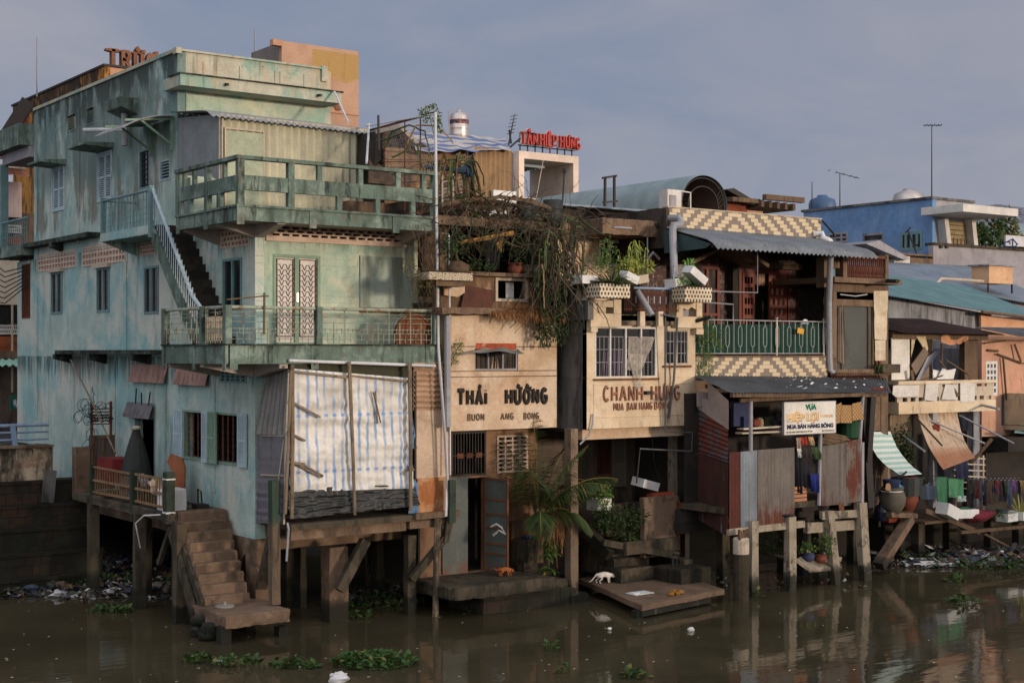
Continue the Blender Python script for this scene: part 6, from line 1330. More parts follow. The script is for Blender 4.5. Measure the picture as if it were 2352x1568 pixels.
# rear rooms above the terrace
R_=PL('b',2.0); wz=(R_.px(1350,0)[0],R_.px(1478,0)[0],R_.px(1400,640)[1],R_.px(1400,550)[1]); R0=R_.px(1300,0)[0]; R1=R_.px(1500,0)[0]
rw=[(R_.px(1374,0)[0],R_.px(1472,0)[0],R_.px(1400,612)[1],R_.px(1400,552)[1]),(R_.px(1283,0)[0]+.3,R_.px(1322,0)[0],R_.px(1400,640)[1],R_.px(1400,552)[1])]
m=MB(); R_.wall(m,(R0-.3,R1,czt,R_.px(1400,540)[1]),rw,.15); put('rear_wall', m, M_peach, ch)
window(ch,R_,rw[0],4,M_white,M_glassb,w=.07,o=.0); window(ch,R_,rw[1],3,M_trim,M_glassb,w=.05,bars=6,bm=M_iron)
m=MB(); slab(m,R_.px(1308,0)[0],R_.px(1508,0)[0]-.3,.6,6.5,R_.px(1400,548)[1]-.02,R_.px(1400,516)[1]+.02,20,.02); put('roof_slab', m, M_brown, ch)
R3=PL('b',3.0); m=MB(); R3.box(m,(R_.px(1320,0)[0],R_.px(1528,0)[0],R3.px(1400,522)[1]-.3,R3.px(1400,484)[1]),-3,0); put('roof_wall', m, mat('black mouldy wall',(70,62,54),[((26,24,22),(2,2,.6),.42,.62,.85)]), ch)
m=MB(); slab(m,R_.px(1308,0)[0],R_.px(1536,0)[0],2.6,7,R3.px(1400,484)[1],R3.px(1400,484)[1]+.06,16,.01); put('roof_sheet', m, M_roofb, ch)
m=MB(); m.corr(R_.Q(1430,524,.7),R_.Q(1508,532,.9),R_.Q(1440,514,0),R_.Q(1510,500,0),.12,.02); m.prism([R_.Q(1532,495,1.0),R_.Q(1552,490,1.0),R_.Q(1548,503,1.1),R_.Q(1530,502,1.1)],(0,0,-.02)); m.prism([R_.Q(1408,520,1.42),R_.Q(1450,522,1.42),R_.Q(1450,526,1.42),R_.Q(1408,523,1.42)],(0,-.03,0)); each('loose_sheet', m, M_roofb, ch)
m=MB(); c=R_.px(1495,0)[0]; m.box(c-.12,c+.38,.8,1.3,czt+.1,R_.px(1495,552)[1]+.1); put('column', m, M_greyp, ch)
m=MB(); m.tube([pb(1484,600,.7),pb(1500,580,.7),pb(1515,595,.7)],.04); m.tube([pb(1488,655,.65),pb(1487,545,.65)],.02); m.tube([pb(1531,495,1.2),pb(1530,532,1.2)],.025); each('pipe', m, M_pvcg, ch)
m=MB(); m.beam(pb(1389,482,3.4),pb(1390,408,3.4),.06); m.beam(pb(1411,482,3.4),pb(1411,404,3.4),.06); m.beam(pb(1384,409,3.4),pb(1416,404,3.4),.06); m.beam(pb(1385,465,3.4),pb(1418,462,3.4),.05); solo('roof_goalpost', m, M_iron, 'goalpost shaped black iron frame on the roof left of the arched roof', 'frame')
# ================================================================= tile fronted house
def tiles(t):
    x=t.sep(); h=.105; w=.26
    row=t.math('FLOOR',t.math('DIVIDE',x[2],h)); fr=t.math('FRACT',t.math('DIVIDE',x[2],h))
    u=t.math('ADD',t.math('DIVIDE',t.math('ABSOLUTE',t.math('SUBTRACT',x[0],15.4)),w),t.math('MULTIPLY',row,.5)); f=t.math('FRACT',t.math('DIVIDE',u,2))
    g=t.math('LESS_THAN',f,.46); rib=t.ramp(t.math('PINGPONG',fr,.5),.04,.12); c=t.mix(g,lin((198,180,146)),lin((122,110,98)))
    return t.mix(t.math('MULTIPLY',t.math('SUBTRACT',1,rib),.4),c,(.05,.04,.03))
M_tile=mat('zigzag cream and grey tile',None,base=tiles,bump=.05,rough=.5)
X=PL('b',.3); Xb=PL('b',-.9); xw=thing('tile_house','house faced in zigzag cream and grey tile with a blue grey corrugated awning','house',(12.9,.3,.5))
e0,ez1=X.px(1535,476); e1,_=X.px(1886,508); ezb=X.px(1535,522)[1]-.25; m=MB(); m.box(e0,e1,.3,.5,ezb,ez1); put('parapet', m, M_tile, xw)
m=MB(); m.box(e0-.02,e1+.02,.28,.52,ez1,ez1+.03); put('coping', m, M_trim, xw)
m=MB(); m.box(e0-.12,e0-.001,.25,3,ezb-.3,ez1-.02); m.box(e0,e1,.5,.7,ezb-3.9,ez1-.05) if False else None; put('side_wall', m, mat('black mouldy wall',None), xw)
m=MB(); a0,a1=12.65,X.px(1888,520)[0]+.9; zA_,zB_=pb(1525,521,.3).z,pb(1830,578,-1.75).z
m.corr((12.72,.29,zA_),(19.0,.29,zA_-.05),(12.72,-1.8,zB_+.12),(19.0,-1.8,zB_+.1),.17,.03,10,lambda u,v: 0 if v<.78 else ((v-.78)/.22)**2*.16)
aw=put('awning', m, mat('grey awning tin',(126,130,130),[((92,94,94),(2,2,2),.5,.7,.5),((160,160,156),(6,6,6),.6,.72,.4)],rough=.5,bump=.1), xw)
m=MB(); m.prism([(12.75,.28,zA_-.05),(12.75,-1.5,zB_+.1),(12.75,-1.3,zB_-.0),(12.75,.28,zB_-.05)],(.05,0,0)); put('gable_panel', m, mat('dark teal sheet',(58,78,80)), aw)
m=MB(); m.box(12.8,18.9,-1.55,-1.45,zB_+.0,zB_+.1); m.box(12.8,18.9,.1,.2,zA_-.2,zA_-.08); each('purlin', m, M_iron, aw)
# main dark mosaic wall with doors
W=PL('b',1.1); wz0=6.0; wz1=zA_
dA=(W.px(1700,0)[0],W.px(1810,0)[0],6.15,W.px(1700,622)[1]); dB=(W.px(1595,0)[0],W.px(1650,0)[0],6.5,W.px(1600,610)[1])
sq=[W.r(1737,569,1757,587),W.r(1781,574,1800,592),W.r(1819,573,1838,589)]
def mosaic(t):
    n=t.new('ShaderNodeTexVoronoi'); n.feature='DISTANCE_TO_EDGE'; n.inputs['Scale'].default_value=9; mp=t.new('ShaderNodeMapping'); t.l.new(t.pos(),mp.inputs[0]); mp.inputs['Rotation'].default_value=(.3,.5,.2); mp.inputs['Scale'].default_value=(1,1,.8); t.l.new(mp.outputs[0],n.inputs['Vector'])
    f=t.math('MULTIPLY',t.ramp(n.outputs['Distance'],.035,.01),t.ramp(t.noise(6,3,.6),.45,.6)); return t.mix(f,lin((64,38,32)),lin((190,170,156)))
M_mos=mat('dark red mosaic',None,base=mosaic,bump=.3,rough=.6)
m=MB(); W.wall(m,(12.7,19,wz0,wz1),[dA,dB]+sq,.15); put('wall', m, M_mos, xw)
m=MB(); m.box(12.7,19,2.6,2.7,wz0-.2,wz1); m.box(12.6,12.7,1.1,2.7,wz0,wz1); m.box(19,19.1,.3,2.7,wz0,wz1); m.box(12.7,19,.5,2.7,wz1+.02,wz1+.1); m.box(12.7,19.1,-.2,2.6,wz0-.2,wz0); put('inner_wall', m, M_dark, xw)
m=MB(); W.frame(m,(dA[0]-.06,dA[1]+.06,dA[2]-.05,dA[3]+.06),.09,-.1,.03); dr=put('door', m, M_redw, xw)
def leafd(par,x0,x1,o,curt=None):
    u0,u1=W.px(x0,0)[0],W.px(x1,0)[0]; r=(u0,u1,dA[2]+.02,dA[3]-.04); m=MB(); holes=grid_holes(r,3,7,.72,0,.07); W.wall(m,r,holes,.05,o); l=put('door_leaf', m, M_redw, par)
    if curt: q=MB(); q.sheet(W.P(u0+.06,r[2]+.1,o-.09),W.P(u1-.06,r[2]+.1,o-.09),W.P(u0+.06,r[3]-.05,o-.09),W.P(u1-.06,r[3]-.05,o-.09),30,3,lambda u,v:.02*sin(u*40)); put('curtain', q, mat('cream curtain',(176,140,116)), l)
leafd(dr,1703,1731,.05); leafd(dr,1764,1805,.04,True)
m=MB(); m.sheet(W.P(W.px(1733,0)[0],dA[3]-.36,-.1),W.P(W.px(1762,0)[0],dA[3]-.36,-.1),W.P(W.px(1733,0)[0],dA[3]-.05,-.1),W.P(W.px(1762,0)[0],dA[3]-.05,-.1),24,4,lambda u,v:V((0,.02*sin(u*30),-.05*abs(sin(u*9.4))*(1-v)))); put('pelmet_curtain', m, mat('cream curtain',None), dr)
f=window(xw,W,dB,2,M_redw,M_glassb,rows=3,w=.09,o=.03)
for i,q in enumerate(sq):
    m=MB(); W.frame(m,(q[0]-.04,q[1]+.04,q[2]-.04,q[3]+.04),.05,-.05,.03); put('vent_frame', m, M_redw if i<2 else mat('salmon frame',(206,130,100)), xw)
for x in (1838+6,1675,1590): m=MB(); u=W.px(x,0)[0]; m.box(u-.1,u+.12,.85,1.095,wz0,wz1-.2); put('pilaster', m, M_dark, xw)
m=MB(); m.box(W.px(1672,0)[0],W.px(1838,0)[0],1.0,1.095,W.px(1700,614)[1],W.px(1700,600)[1]-.0); put('lintel', m, M_brown, xw)
# small tiled gable over the left window
m=MB(); gx=[pb(1578,603,.2),pb(1686,555,-.1),pb(1762,610,-.3)]; gx=[W.Q(1580,606,1.2),W.Q(1685,556,1.2),W.Q(1762,611,1.2)]; m.beam(gx[0],gx[1],.14,.1); m.beam(gx[1],gx[2],.14,.1); gbl=each('door_gable', m, M_wood, xw)
m=MB(); m.prism([W.Q(1592,600,1.15),W.Q(1685,560,1.15),W.Q(1750,604,1.15),W.Q(1750,600,.02),W.Q(1685,553,.02),W.Q(1592,596,.02)],(0,0,.03)) if False else m.sheet(gx[0],gx[1],gx[0]+V((0,1.2,.0)),gx[1]+V((0,1.2,0)),6,1); m.sheet(gx[1],gx[2],gx[1]+V((0,1.2,0)),gx[2]+V((0,1.2,0)),6,1); each('gable_roof', m, M_brown, xw)
# balcony: tile band, slab, steel railing with ovals, netting
bt=Xb.px(1620,820)[1]; bb=Xb.px(1700,864)[1]; bA=12.75; bZ=Xb.px(1900,850)[0]
m=MB(); m.box(bA,bZ,-.9,-.7,bb-.1,bt); put('balcony_band', m, M_tile, xw)
m=MB(); m.box(bA,bZ,-.699,1.0,bt-.3,bt-.05); m.box(bA,bZ,-.95,-.65,bt,bt+.04); put('balcony_floor', m, M_brown, xw)
rg_=thing('steel_balcony_railing','shiny steel railing with elongated ovals on the tiled balcony','railing',(15,-.85,bt+.04)); zr1=Xb.px(1615,734)[1]; zr0=Xb.px(1615,812)[1]; zr0=max(zr0,bt+.06)
m=MB(); m.tube([(bA,-.85,zr1),(bZ-.02,-.85,zr1)],.022,8); m.tube([(bA,-.85,zr0),(bZ-.02,-.85,zr0)],.018,8); each('rail', m, M_steel, rg_)
k=21; Hh=zr1-zr0
for i in range(k+1):
    a=bA+.05+(bZ-bA-.12)*i/k; m=MB()
    if i%2==0: m.tube([(a,-.85,zr0),(a,-.85,zr1)],.011,5)
    else:
        c=zr0+Hh*.52; hh_=Hh*.27; rr_=.065
        m.tube([(a,-.85,zr0),(a,-.85,c-hh_-.06)],.01,5); m.tube([(a,-.85,c+hh_+.06),(a,-.85,zr1)],.01,5)
        lp=[(a+rr_*cos(t),-.85,c+hh_*.75+rr_*1.6*sin(t)) for t in [pi*j/6 for j in range(7)]]+[(a+rr_*cos(t),-.85,c-hh_*.75+rr_*1.6*sin(t)) for t in [pi+pi*j/6 for j in range(7)]]; m.tube(lp+[lp[0]],.01,5)
    put('baluster', m, M_steel, rg_)
m=MB()
for x in (1790,1898): a=Xb.px(x,0)[0]-.05; m.tube([(a,-.85,bt),(a,-.85,zr1+.05)],.03,8); m.blob((a,-.85,zr1+.07),.045,j=0)
each('post', m, M_steel, rg_)
m=MB(); m.sheet((bA+.1,-.78,zr0),(bZ-.1,-.78,zr0),(bA+.1,-.78,zr1-.12),(bZ-.1,-.78,zr1-.05),60,6,lambda u,v:.03*noise.noise(V((u*14,v*3,1)))+V((0,0,0)).length); solo('shade_net', m, mat('dark green netting',(22,60,52),rough=.9), 'dark green netting tied behind the steel balcony railing', 'netting')
m=MB(); m.prism([Xb.Q(1916-84,752,.06),Xb.Q(1846,756,.06),Xb.Q(1844,768,.06),Xb.Q(1830,764,.06)],(0,-.02,0)); solo('yellow_tag', m, mat('yellow card',(214,160,60)), 'yellow card clipped to the steel balcony railing', 'card')
m=MB(); c=Xb.Q(1848,745,-.3); m.lathe((0,0,0),[(.001,0),(.14,.0),(.15,.03),(.001,.05)],16); m.mul(Matrix.Translation(c+V((0,0,.0)))@Matrix.Rotation(pi/2,4,'X')); m.tube([c-V((0,0,.1)),c-V((0,0,.6))],.02); solo('fan', m, M_foam, 'small round white fan head behind the right part of the steel railing', 'fan')
m=MB(); m.tube([pb(1556,575,-1.5),pb(1557,510,-1.5),pb(1566,500,-1.3),pb(1536,497,.25)],.09,10) if False else m.tube([X.Q(1537,501,.02),X.Q(1560,501,.3),X.Q(1563,507,.35),X.Q(1562,517,.4),X.Q(1548,518,.5),X.Q(1545,528,.55),X.Q(1548,610,1.0),X.Q(1550,640,1.1)],.1,10); put('downpipe', m, M_pvcg, xw)
m=MB(); m.tube([X.Q(1869,538,.02),X.Q(1888,537,.2),X.Q(1891,547,.3),X.Q(1903,552,.4),X.Q(1908,556,.4)],.09,10); put('downpipe', m, M_pvc, xw)
m=MB(); m.tube([Xb.Q(1908,578,.5),Xb.Q(1904,690,.15),Xb.Q(1905,820,.05),Xb.Q(1907,850,.05),Xb.Q(1915,856,.1)],.085,10); put('downpipe', m, M_pvcg, xw)
m=MB(); m.tube([Xb.Q(1635,669,.2),Xb.Q(1740,672,.2),Xb.Q(1740,560,.2)],.018,5); m.tube([Xb.Q(1615,694,.2),Xb.Q(1684,699,.2),Xb.Q(1684,735,.2)],.018,5); solo('drying_rack', m, M_pvcg, 'bent grey tube drying frames hung in front of the dark mosaic wall', 'frame')
m=MB(); m.tube([X.Q(1919-30,507,.1),X.Q(1915,537,.1),X.Q(1917,545,.1)],.03) ; solo('bent_rod', m, M_iron, 'bent black rod at the right end of the tiled parapet', 'rod')
m=MB(); 
for k in range(9): x=ru(1608,1650); p=Xb.Q(x,ru(745,800),.2); bush(m,p,.3,85,.07,.02,(.9,.3,1.0))
strands(m,Xb.Q(1608,800,.15),Xb.Q(1650,810,.15),14,.4,1.1,.006,.05)
for k in range(160): p=Xb.Q(ru(1603,1635),ru(800,860),.12); m.leaf(p,V((ru(-.3,.3),ru(-.3,0),-1))*.1,.025)
solo('balcony_creeper', m, L_mid, 'feathery green creeper over the left end of the steel railing and tile band', 'creeper')
# roof bits above: air conditioner, arched roof, brick box
ac=thing('air_conditioner','dirty white air conditioner box on a frame at the left end of the tiled parapet','air conditioner',X.Q(1540,478,-.3)); m=MB(); p=X.Q(1522,474,-.4); m.box(p.x,p.x+.5,.5,.85,p.z-.1,p.z+.35+.1); put('casing', m, M_white, ac)
m=MB(); m.box(p.x+.05,p.x+.3,.485,.5,p.z-.02,p.z+.3); put('front_grille', m, M_greyp, ac); m=MB(); m.frame=None; 
m=MB(); m.beam((p.x+.5,.6,p.z+.45),(p.x+.95,.6,p.z+.42),.03); m.beam((p.x+.93,.6,p.z+.42),(p.x+.93,.6,p.z-.1),.03); put('bracket', m, M_white, ac)
ar=thing('arched_roof','long barrel vaulted corrugated roof on trusses behind the tiled parapet','roof',(20,14,9))
FB=PL('b',9.0); c0=FB.px(1565,0)[0]; c1=FB.px(1672,0)[0]; zc0=FB.px(1600,475)[1]; zc1=FB.px(1600,400)[1]; cx=(c0+c1)/2; rx=(c1-c0)/2; rz=zc1-zc0
bk=pa(1335,450,c0).y if False else 30.
def arch(m,y0,y1,rx,rz,n=28,ny=1,rib=0):
    vs=[]; fs=[]
    N=max(1,int(ny))
    for j in range(N+1):
        y=y0+(y1-y0)*j/N; k=rib*((j%2)*2-1)
        for i in range(n+1): t=pi*i/n; vs.append(V((cx-(rx+k)*cos(t),y,zc0+(rz+k)*sin(t)**.85)))
    for j in range(N):
        for i in range(n): a=j*(n+1)+i; fs.append((a,a+1,a+n+2,a+n+1))
    return m.add(vs,fs)
m=MB(); arch(m,9,bk,rx,rz,28,160,.02); put('roof_sheet', m, mat('grey green roof sheet',(142,158,156),[((112,126,126),1,.5,.7,.4)],rough=.5,bump=.1), ar, True)
m=MB(); arch(m,9.05,bk-.1,rx-.06,rz-.06,28,1); put('lining', m, mat('brown underside',(112,94,80)), ar)
m=MB()
for y in (9.1,12,15,18): 
    pts=[(cx-(rx-.1)*cos(pi*i/20),y,zc0+(rz-.1)*sin(pi*i/20)**.85) for i in range(21)]; m.tube(pts,.03,5); pts2=[(cx-(rx-.4)*cos(pi*i/20),y,zc0+(rz-.4)*sin(pi*i/20)**.85) for i in range(21)]; m.tube(pts2,.03,5)
    for i in range(20): m.tube([pts[i],pts2[i+1]],.012,3)
each('truss', m, M_iron, ar)
m=MB(); m.box(c0-.1,c0+.1,9,bk,zc0-.35,zc0); m.box(c1-.1,c1+.1,9,bk,zc0-.2,zc0); m.box(c0,c1,bk-.2,bk,zc0-1,zc0+rz*.9); m.box(c0-.05,c0+.05,9.5,bk,zc0-.9,zc0-.8)
each('eave_beam', m, M_wood, ar); m=MB()
for i in range(9): y=10+i*2.3; m.box(c0-.06,c0+.04,y,y+.08,zc0-1.5,zc0-.3); 
each('post', m, M_greyp, ar)
m=MB(); m.box(c0-8,c1+1,9.6,bk,3,zc0-1.2); put('lower_storey', m, M_brown, ar)
bx=thing('brick_stair_box','unplastered brick roof room with protruding dark joists right of the arched roof','roof room',FB.Q(1740,480)); BX=PL('b',9.6)
m=MB(); r=(BX.px(1652,0)[0],BX.px(1716,0)[0],BX.px(1700,540)[1],BX.px(1680,452)[1]); BX.box(m,r,-3,0); put('wall', m, mat('rough orange brick',(128,64,40),[((80,46,34),(3,3,9),.45,.6,.7),((150,120,96),2,.56,.72,.6)],bump=.6), bx)
m=MB(); r2=(BX.px(1716,0)[0],BX.px(1752,0)[0],BX.px(1700,540)[1],BX.px(1730,484)[1]); BX.wall(m,r2,[(r2[0]+.25,r2[1]-.3,r2[2],r2[3]-.15)],.2); put('wall', m, M_orange, bx)
m=MB(); m.prism([BX.Q(1670,436,.4),BX.Q(1686,432,.4),BX.Q(1745,468,.4),BX.Q(1730,470,.4)],(0,3.4,0)); put('roof', m, M_iron, bx)
m=MB(); 
for i in range(5): x=1722+i*18; p=BX.Q(x,462+i*2.2,.0); m.box(p.x-.0,p.x+.14,9.0,11.6,p.z-.25,p.z)
m.box(BX.px(1724,0)[0],BX.px(1812,0)[0],8.8,9.0,BX.px(1812,470)[1],BX.px(1812,458)[1]); m.box(BX.px(1660,0)[0],BX.px(1724,0)[0],9.1,9.4,BX.px(1700,468)[1],BX.px(1700,458)[1]); each('joist', m, M_wood, bx)
m=MB(); m.tube([BX.Q(1664,544,2.5),BX.Q(1664,500,2.5),BX.Q(1740,502,2.5),BX.Q(1740,552,2.5)],.03); solo('tube_frame', m, M_pvcg, 'thin grey tube frame standing behind the tiled parapet', 'frame')
# ================================================================= grey framed building end right of the tile house
E=PL('b',-.9); ge=thing('grey_frame_house','narrow brown concrete frame house with a red baluster roof rail and mesh screened room','house',(17.9,-.9,0))
def er(x0,y0,x1,y1,pl=E): xm=(x0+x1)/2; return (pl.px(x0,0)[0],pl.px(x1,0)[0],pl.px(xm,y1)[1],pl.px(xm,y0)[1])
a0=E.px(1912,0)[0]; a1=E.px(2040,0)[0]
m=MB()
for q in ((1912,660,1922,860),(2024,660,2040,1165),(1893,590,1902,660),(1937,588,1946,650),(2034,585,2041,650)): E.box(m,er(*q),-.3,0)
E.box(m,er(2008,870,2026,1165),-.25,-.02); each('column', m, M_brown, ge)
m=MB(); E.box(m,(a0-.25,a1+.25,E.px(1980,652)[1],E.px(1980,640)[1]),-3,.3); E.box(m,(a0,a1,E.px(1980,672)[1],E.px(1980,654)[1]),-.25,.01); E.box(m,er(1922,688,2008,703),-.2,.0); E.box(m,(a0,a1,E.px(1960,862)[1],E.px(1960,848)[1]),-3,.1); each('slab', m, M_brown, ge)
m=MB(); m.box(a0-.5,a1,1.8,1.9,1,E.px(1980,560)[1]); m.box(a1-.05,a1+.06,-.59,3,1,E.px(2040,650)[1]); m.box(a0-.4,a1+.1,-.3,2,E.px(1980,586)[1],E.px(1980,578)[1]) ; put('inner_wall', m, mat('dim green room',(46,50,42)), ge)
m=MB(); E.box(m,er(1905,575,1936,615),-.3,-.1); put('corner_box', m, M_brown, ge)
m=MB()
for i in range(19):
    a=E.px(1946,0)[0]+(E.px(2034,0)[0]-E.px(1946,0)[0])*(i+.5)/19; z0=E.px(1990,638)[1]; h=E.px(1990,590)[1]-z0; m=MB(); m.lathe((a,-.8,z0),[(.03,0),(.05,.05),(.03,h*.2),(.055,h*.45),(.025,h*.62),(.03,h*.9),(.05,h)],7); put('baluster', m, M_tinr if i%2 else M_rust, ge)
m=MB(); E.box(m,er(1936,586,2036,592),-.2,0); put('top_rail', m, M_rust, ge)
M_mesh=mat('grey mesh screen',(118,120,114),rough=.9,alpha=.35,bump=0)
m=MB(); E.box(m,(E.px(1922,0)[0],E.px(2006,0)[0],E.px(1960,848)[1],E.px(1960,703)[1]),-.06,-.055); put('mesh_screen', m, M_mesh, ge)
m=MB(); 
for x in (1934,1995,2005): E.box(m,er(x,690,x+3,848),-.05,-.01)
each('screen_frame', m, M_wood, ge)
m=MB(); m.sheet(E.Q(1924,830,-.03),E.Q(1942,838,0),E.Q(1925,704,-.03),E.Q(1936,704,-.03),12,14,lambda u,v:.03*sin(u*20)+.02*noise.noise(V((v*6,u,1)))); put('curtain', m, mat('beige gauze',(140,126,108)), ge)
m=MB(); m.sheet(E.Q(2009,779,.03),E.Q(2036,781,.03),E.Q(2007,668,.03),E.Q(2040,668,.03),8,12,lambda u,v:.03*noise.noise(V((u*4,v*5,1)))); m.sheet(E.Q(2010,828,.02),E.Q(2034,828,.02),E.Q(2010,781,.02),E.Q(2034,781,.02),5,6,lambda u,v:.02*noise.noise(V((u*4,v*5,7)))); each('cream_panel', m, mat('pale cream sheet',(206,190,162),[((170,146,112),2,.5,.7,.6)]), ge)
m=MB(); m.tube([E.Q(1930,676,.02),E.Q(1965,680,.02),E.Q(1992,676,.02)],.015,4); put('cable', m, M_pvc, ge)
m=MB()
for i in range(22):
    x=1905+i*5.2; p=E.Q(x,850,.05); q=E.Q(x+7,893+i*.6,.35); m.tube([p,(p+q)/2+V((0,-.08,0)),q],.014,4)
m.tube([E.Q(1900,852,.05),E.Q(2030,850,.05)],.02); m.tube([E.Q(1905,893,.35),E.Q(2025,905,.35)],.015); put('belly_rail', m, M_rust, ge)
m=MB(); E.box(m,er(2005,836,2046,856),.05,.35); tf=thing('wall_trough','grey concrete flower trough with a grass tuft beside the mesh screened room','planter',E.Q(2025,856,.2)); put('trough',m,M_wetc,tf); m=MB(); spiky(m,E.Q(2022,838,.25),40,.35,.015,2.2,1.3); put('grass_tuft',m,L_mid,tf)
m=MB()
for x in (2011,2019): E.box(m,er(x,828,x+4,870),-.02,.02)
each('downpipe', m, M_rust, ge)
m=MB(); E.box(m,er(1990,905,2008,1165),-.2,-.05); E.box(m,er(2008,905,2026,990),-.2,-.12); put('wall', m, M_trim, ge)
m=MB(); m.tube([E.Q(2038,645,.3),E.Q(2062,646,.9)],.06,8); solo('drain_pipe', m, M_iron, 'dark pipe stub poking right from under the red baluster rail', 'pipe')
m=MB(); p=pb(1944,790,.3); m.lathe(p-V((0,0,.7)),[(.1,0),(.16,.3),(.15,.6),(.08,.72),(.001,.72)],10); solo('hanging_shirt', m, mat('grey blue cloth',(92,96,110)), 'grey blue shirt hanging inside the mesh screened room', 'shirt')
m=MB(); m.blob(pb(1952,840-54,.2)-V((0,0,.5)),.11); solo('pink_cap', m, mat('dull pink cap',(150,72,76)), 'dull pink cap hanging inside the mesh screened room', 'cap')
# ================================================================= corrugated hut on piles in the water
Hf=PL('b',-2.7); hu=thing('corrugated_hut','hut of rusty corrugated sheets on leaning piles carrying the white shop sign','hut',(12.3,-2.7,1.5))
ha0=Hf.px(1672,0)[0]; ha1=Hf.px(1980,0)[0]
hz0=Hf.px(1690,1212)[1]
# roof
zr_b=bb-.12; p_l=pb(1668,868,-3.0)
M_rf=M_roofd
P00=V((C1+.02,-.95,zr_b+.15)); P10=V((a1-.3,-.95,zr_b+.02)); P01=pb(1680,902,-3.1); P11=pb(2048,902,-2.6); zf_=P01.z
m=MB(); m.corr(P01,P11,V((C1+.0,-.96,zr_b+.15)),V((a1-.2,-.96,zr_b+.02)),.12,.022,6,lambda u,v:.02*noise.noise(V((u*8,v*4,2)))); put('roof', m, M_rf, hu)
m=MB()
for k in range(46):
    u=ru(.3,.95) if k<38 else ru(.05,.9); v=ru(.1,.9); p=(P01*(1-u)+P11*u)*(1-v)+(P00*(1-u)+P10*u)*v+V((0,0,.04)); s=ru(.04,.14); a=ru(0,6); m.add([p,p+V((s*cos(a),s*sin(a),.02)),p+V((s*cos(a+1),s*.7*sin(a+1),.05)),p+V((-s*.3,s*.4,.01))],[(0,1,2,3)])
solo('roof_litter', m, M_foam, 'white litter scattered over the dark corrugated hut roof', 'litter', kind='stuff')
m=MB(); grass(m,P11*.8+P10*.2-V((.9,0,-.03)),P11*.75+P10*.25+V((-.1,0,.03)),90,.14,.1,.3,1.2,.02); solo('orange_net', m, mat('orange netting',(190,84,44)), 'scrap of orange netting on the right part of the hut roof', 'netting')
m=MB(); m.beam(P01+V((.1,.1,-.06)),P11+V((-.1,.1,-.06)),.1,.1); m.beam(Hf.Q(1700,920,.05),Hf.Q(1985,905,.05),.07,.09,j=.01); m.beam((C1+.2,-1.2,zr_b-.12),(a1-.5,-1.2,zr_b-.2),.1); each('purlin', m, M_wood, hu)
m=MB(); 
for (x,y0,y1,o,r) in ((1722,917,1168,.0,.045),(1980-4,900,1165,-.05,.1),(2097-117,900,910,0,.02),(1848+134-134,1010,1168,.0,.05)): pass
m=MB(); m.tube([Hf.Q(1724,920,.03),Hf.Q(1724,1036,.03)],.055,8); m.tube([Hf.Q(1981,1110,.0),Hf.Q(1975,1008,.0),Hf.Q(1982,905,.0)],.05,8); m.tube([Hf.Q(1980,1015,.02),Hf.Q(1979,1165,.05)],.06,8);each('post', m, M_greyp, hu)
m=MB(); m.beam(Hf.Q(2003,905,-.2),Hf.Q(1994,1060,-.2),.2,.12,j=.01); m.beam(Hf.Q(1984,905,-.3),Hf.Q(1999,1165,-.3),.25,.1); each('post', m, M_iron, hu)
# front corrugated screens
zs=[]
def csheet(x0,y0a,y0b,x1,y1a,y1b,mm,o,lab=None,jag=.04,pitch=.1):
    m=MB(); m.corr(Hf.Q(x0,y1a,o),Hf.Q(x1,y1b,o),Hf.Q(x0,y0a,o),Hf.Q(x1,y0b,o),pitch,.022,2,None,0); return put('corrugated_sheet', m, mm, hu, label=lab)
M_tw=mat('brown streaked tin',(132,124,114),[((92,84,76),(9,9,.4),.45,.66,.6),((122,66,40),(3.5,3.5,.9),.56,.7,.85),((108,56,36),(5,5,1.5),.42,.66,.9,(2.9,1.9))],rough=.55,metal=.25,bump=.15)
M_trr=mat('rusting tin',(132,122,110),[((112,54,34),(2.5,2.5,1.1),.42,.56,.95),((80,74,68),(9,9,.4),.5,.7,.6)],rough=.65,metal=.15,bump=.15)
csheet(1675,1038,1037,1703,1214,1212,M_tinr,.0,'dark red corrugated sheet'); csheet(1701,1037,1033,1742,1212,1208,M_tinl,.03,'brighter silver corrugated sheet'); csheet(1740,1033,1027,1825,1209,1199,M_tw,.05); csheet(1888,1025,1015,1946,1162,1156,M_tw,.03); csheet(1944,1014,1006,1980,1156,1150,M_trr,.05,'rust streaked corrugated sheet')
m=MB(); m.prism([Hf.Q(1926,1156,.06),Hf.Q(1938,1154,.06),Hf.Q(1940,1184,.06),Hf.Q(1930,1184,.06)],(0,.01,0)); put('torn_strip', m, M_rust, hu)
# side sheets between the cream house and the hut
HS=PL('b',-1.35)
m=MB(); m.corr(HS.P(C1+.02,HS.px(1600,1050)[1]),HS.P(ha0+.2,HS.px(1600,1050)[1],1.25),HS.P(C1+.02,HS.px(1600,935)[1]),HS.P(ha0+.2,HS.px(1600,935)[1]+.05,1.25),.12,.02) if False else None
sA=V((C1+.05,-1.0,0)); sB=V((ha0,-2.7,0))
def sp_(t,z,o=0): p=sA.lerp(sB,t); return V((p.x-o*.4,p.y-o*.6,z))
zq1=pb(1600,925,-1.3).z; zq2=pb(1600,1040,-1.3).z; zq3=pb(1600,1195,-1.3).z
m=MB(); m.corr(sp_(0,zq2),sp_(0,zq1),sp_(1,zq2-.15),sp_(1,zq1-.3),.13,.02,3); put('side_sheet', m, mat('faded red blue tin',(112,62,52),[((88,92,98),(1.2,1.2,1.2),.5,.56,.8),((60,40,36),5,.5,.7,.6)],rough=.7), hu)
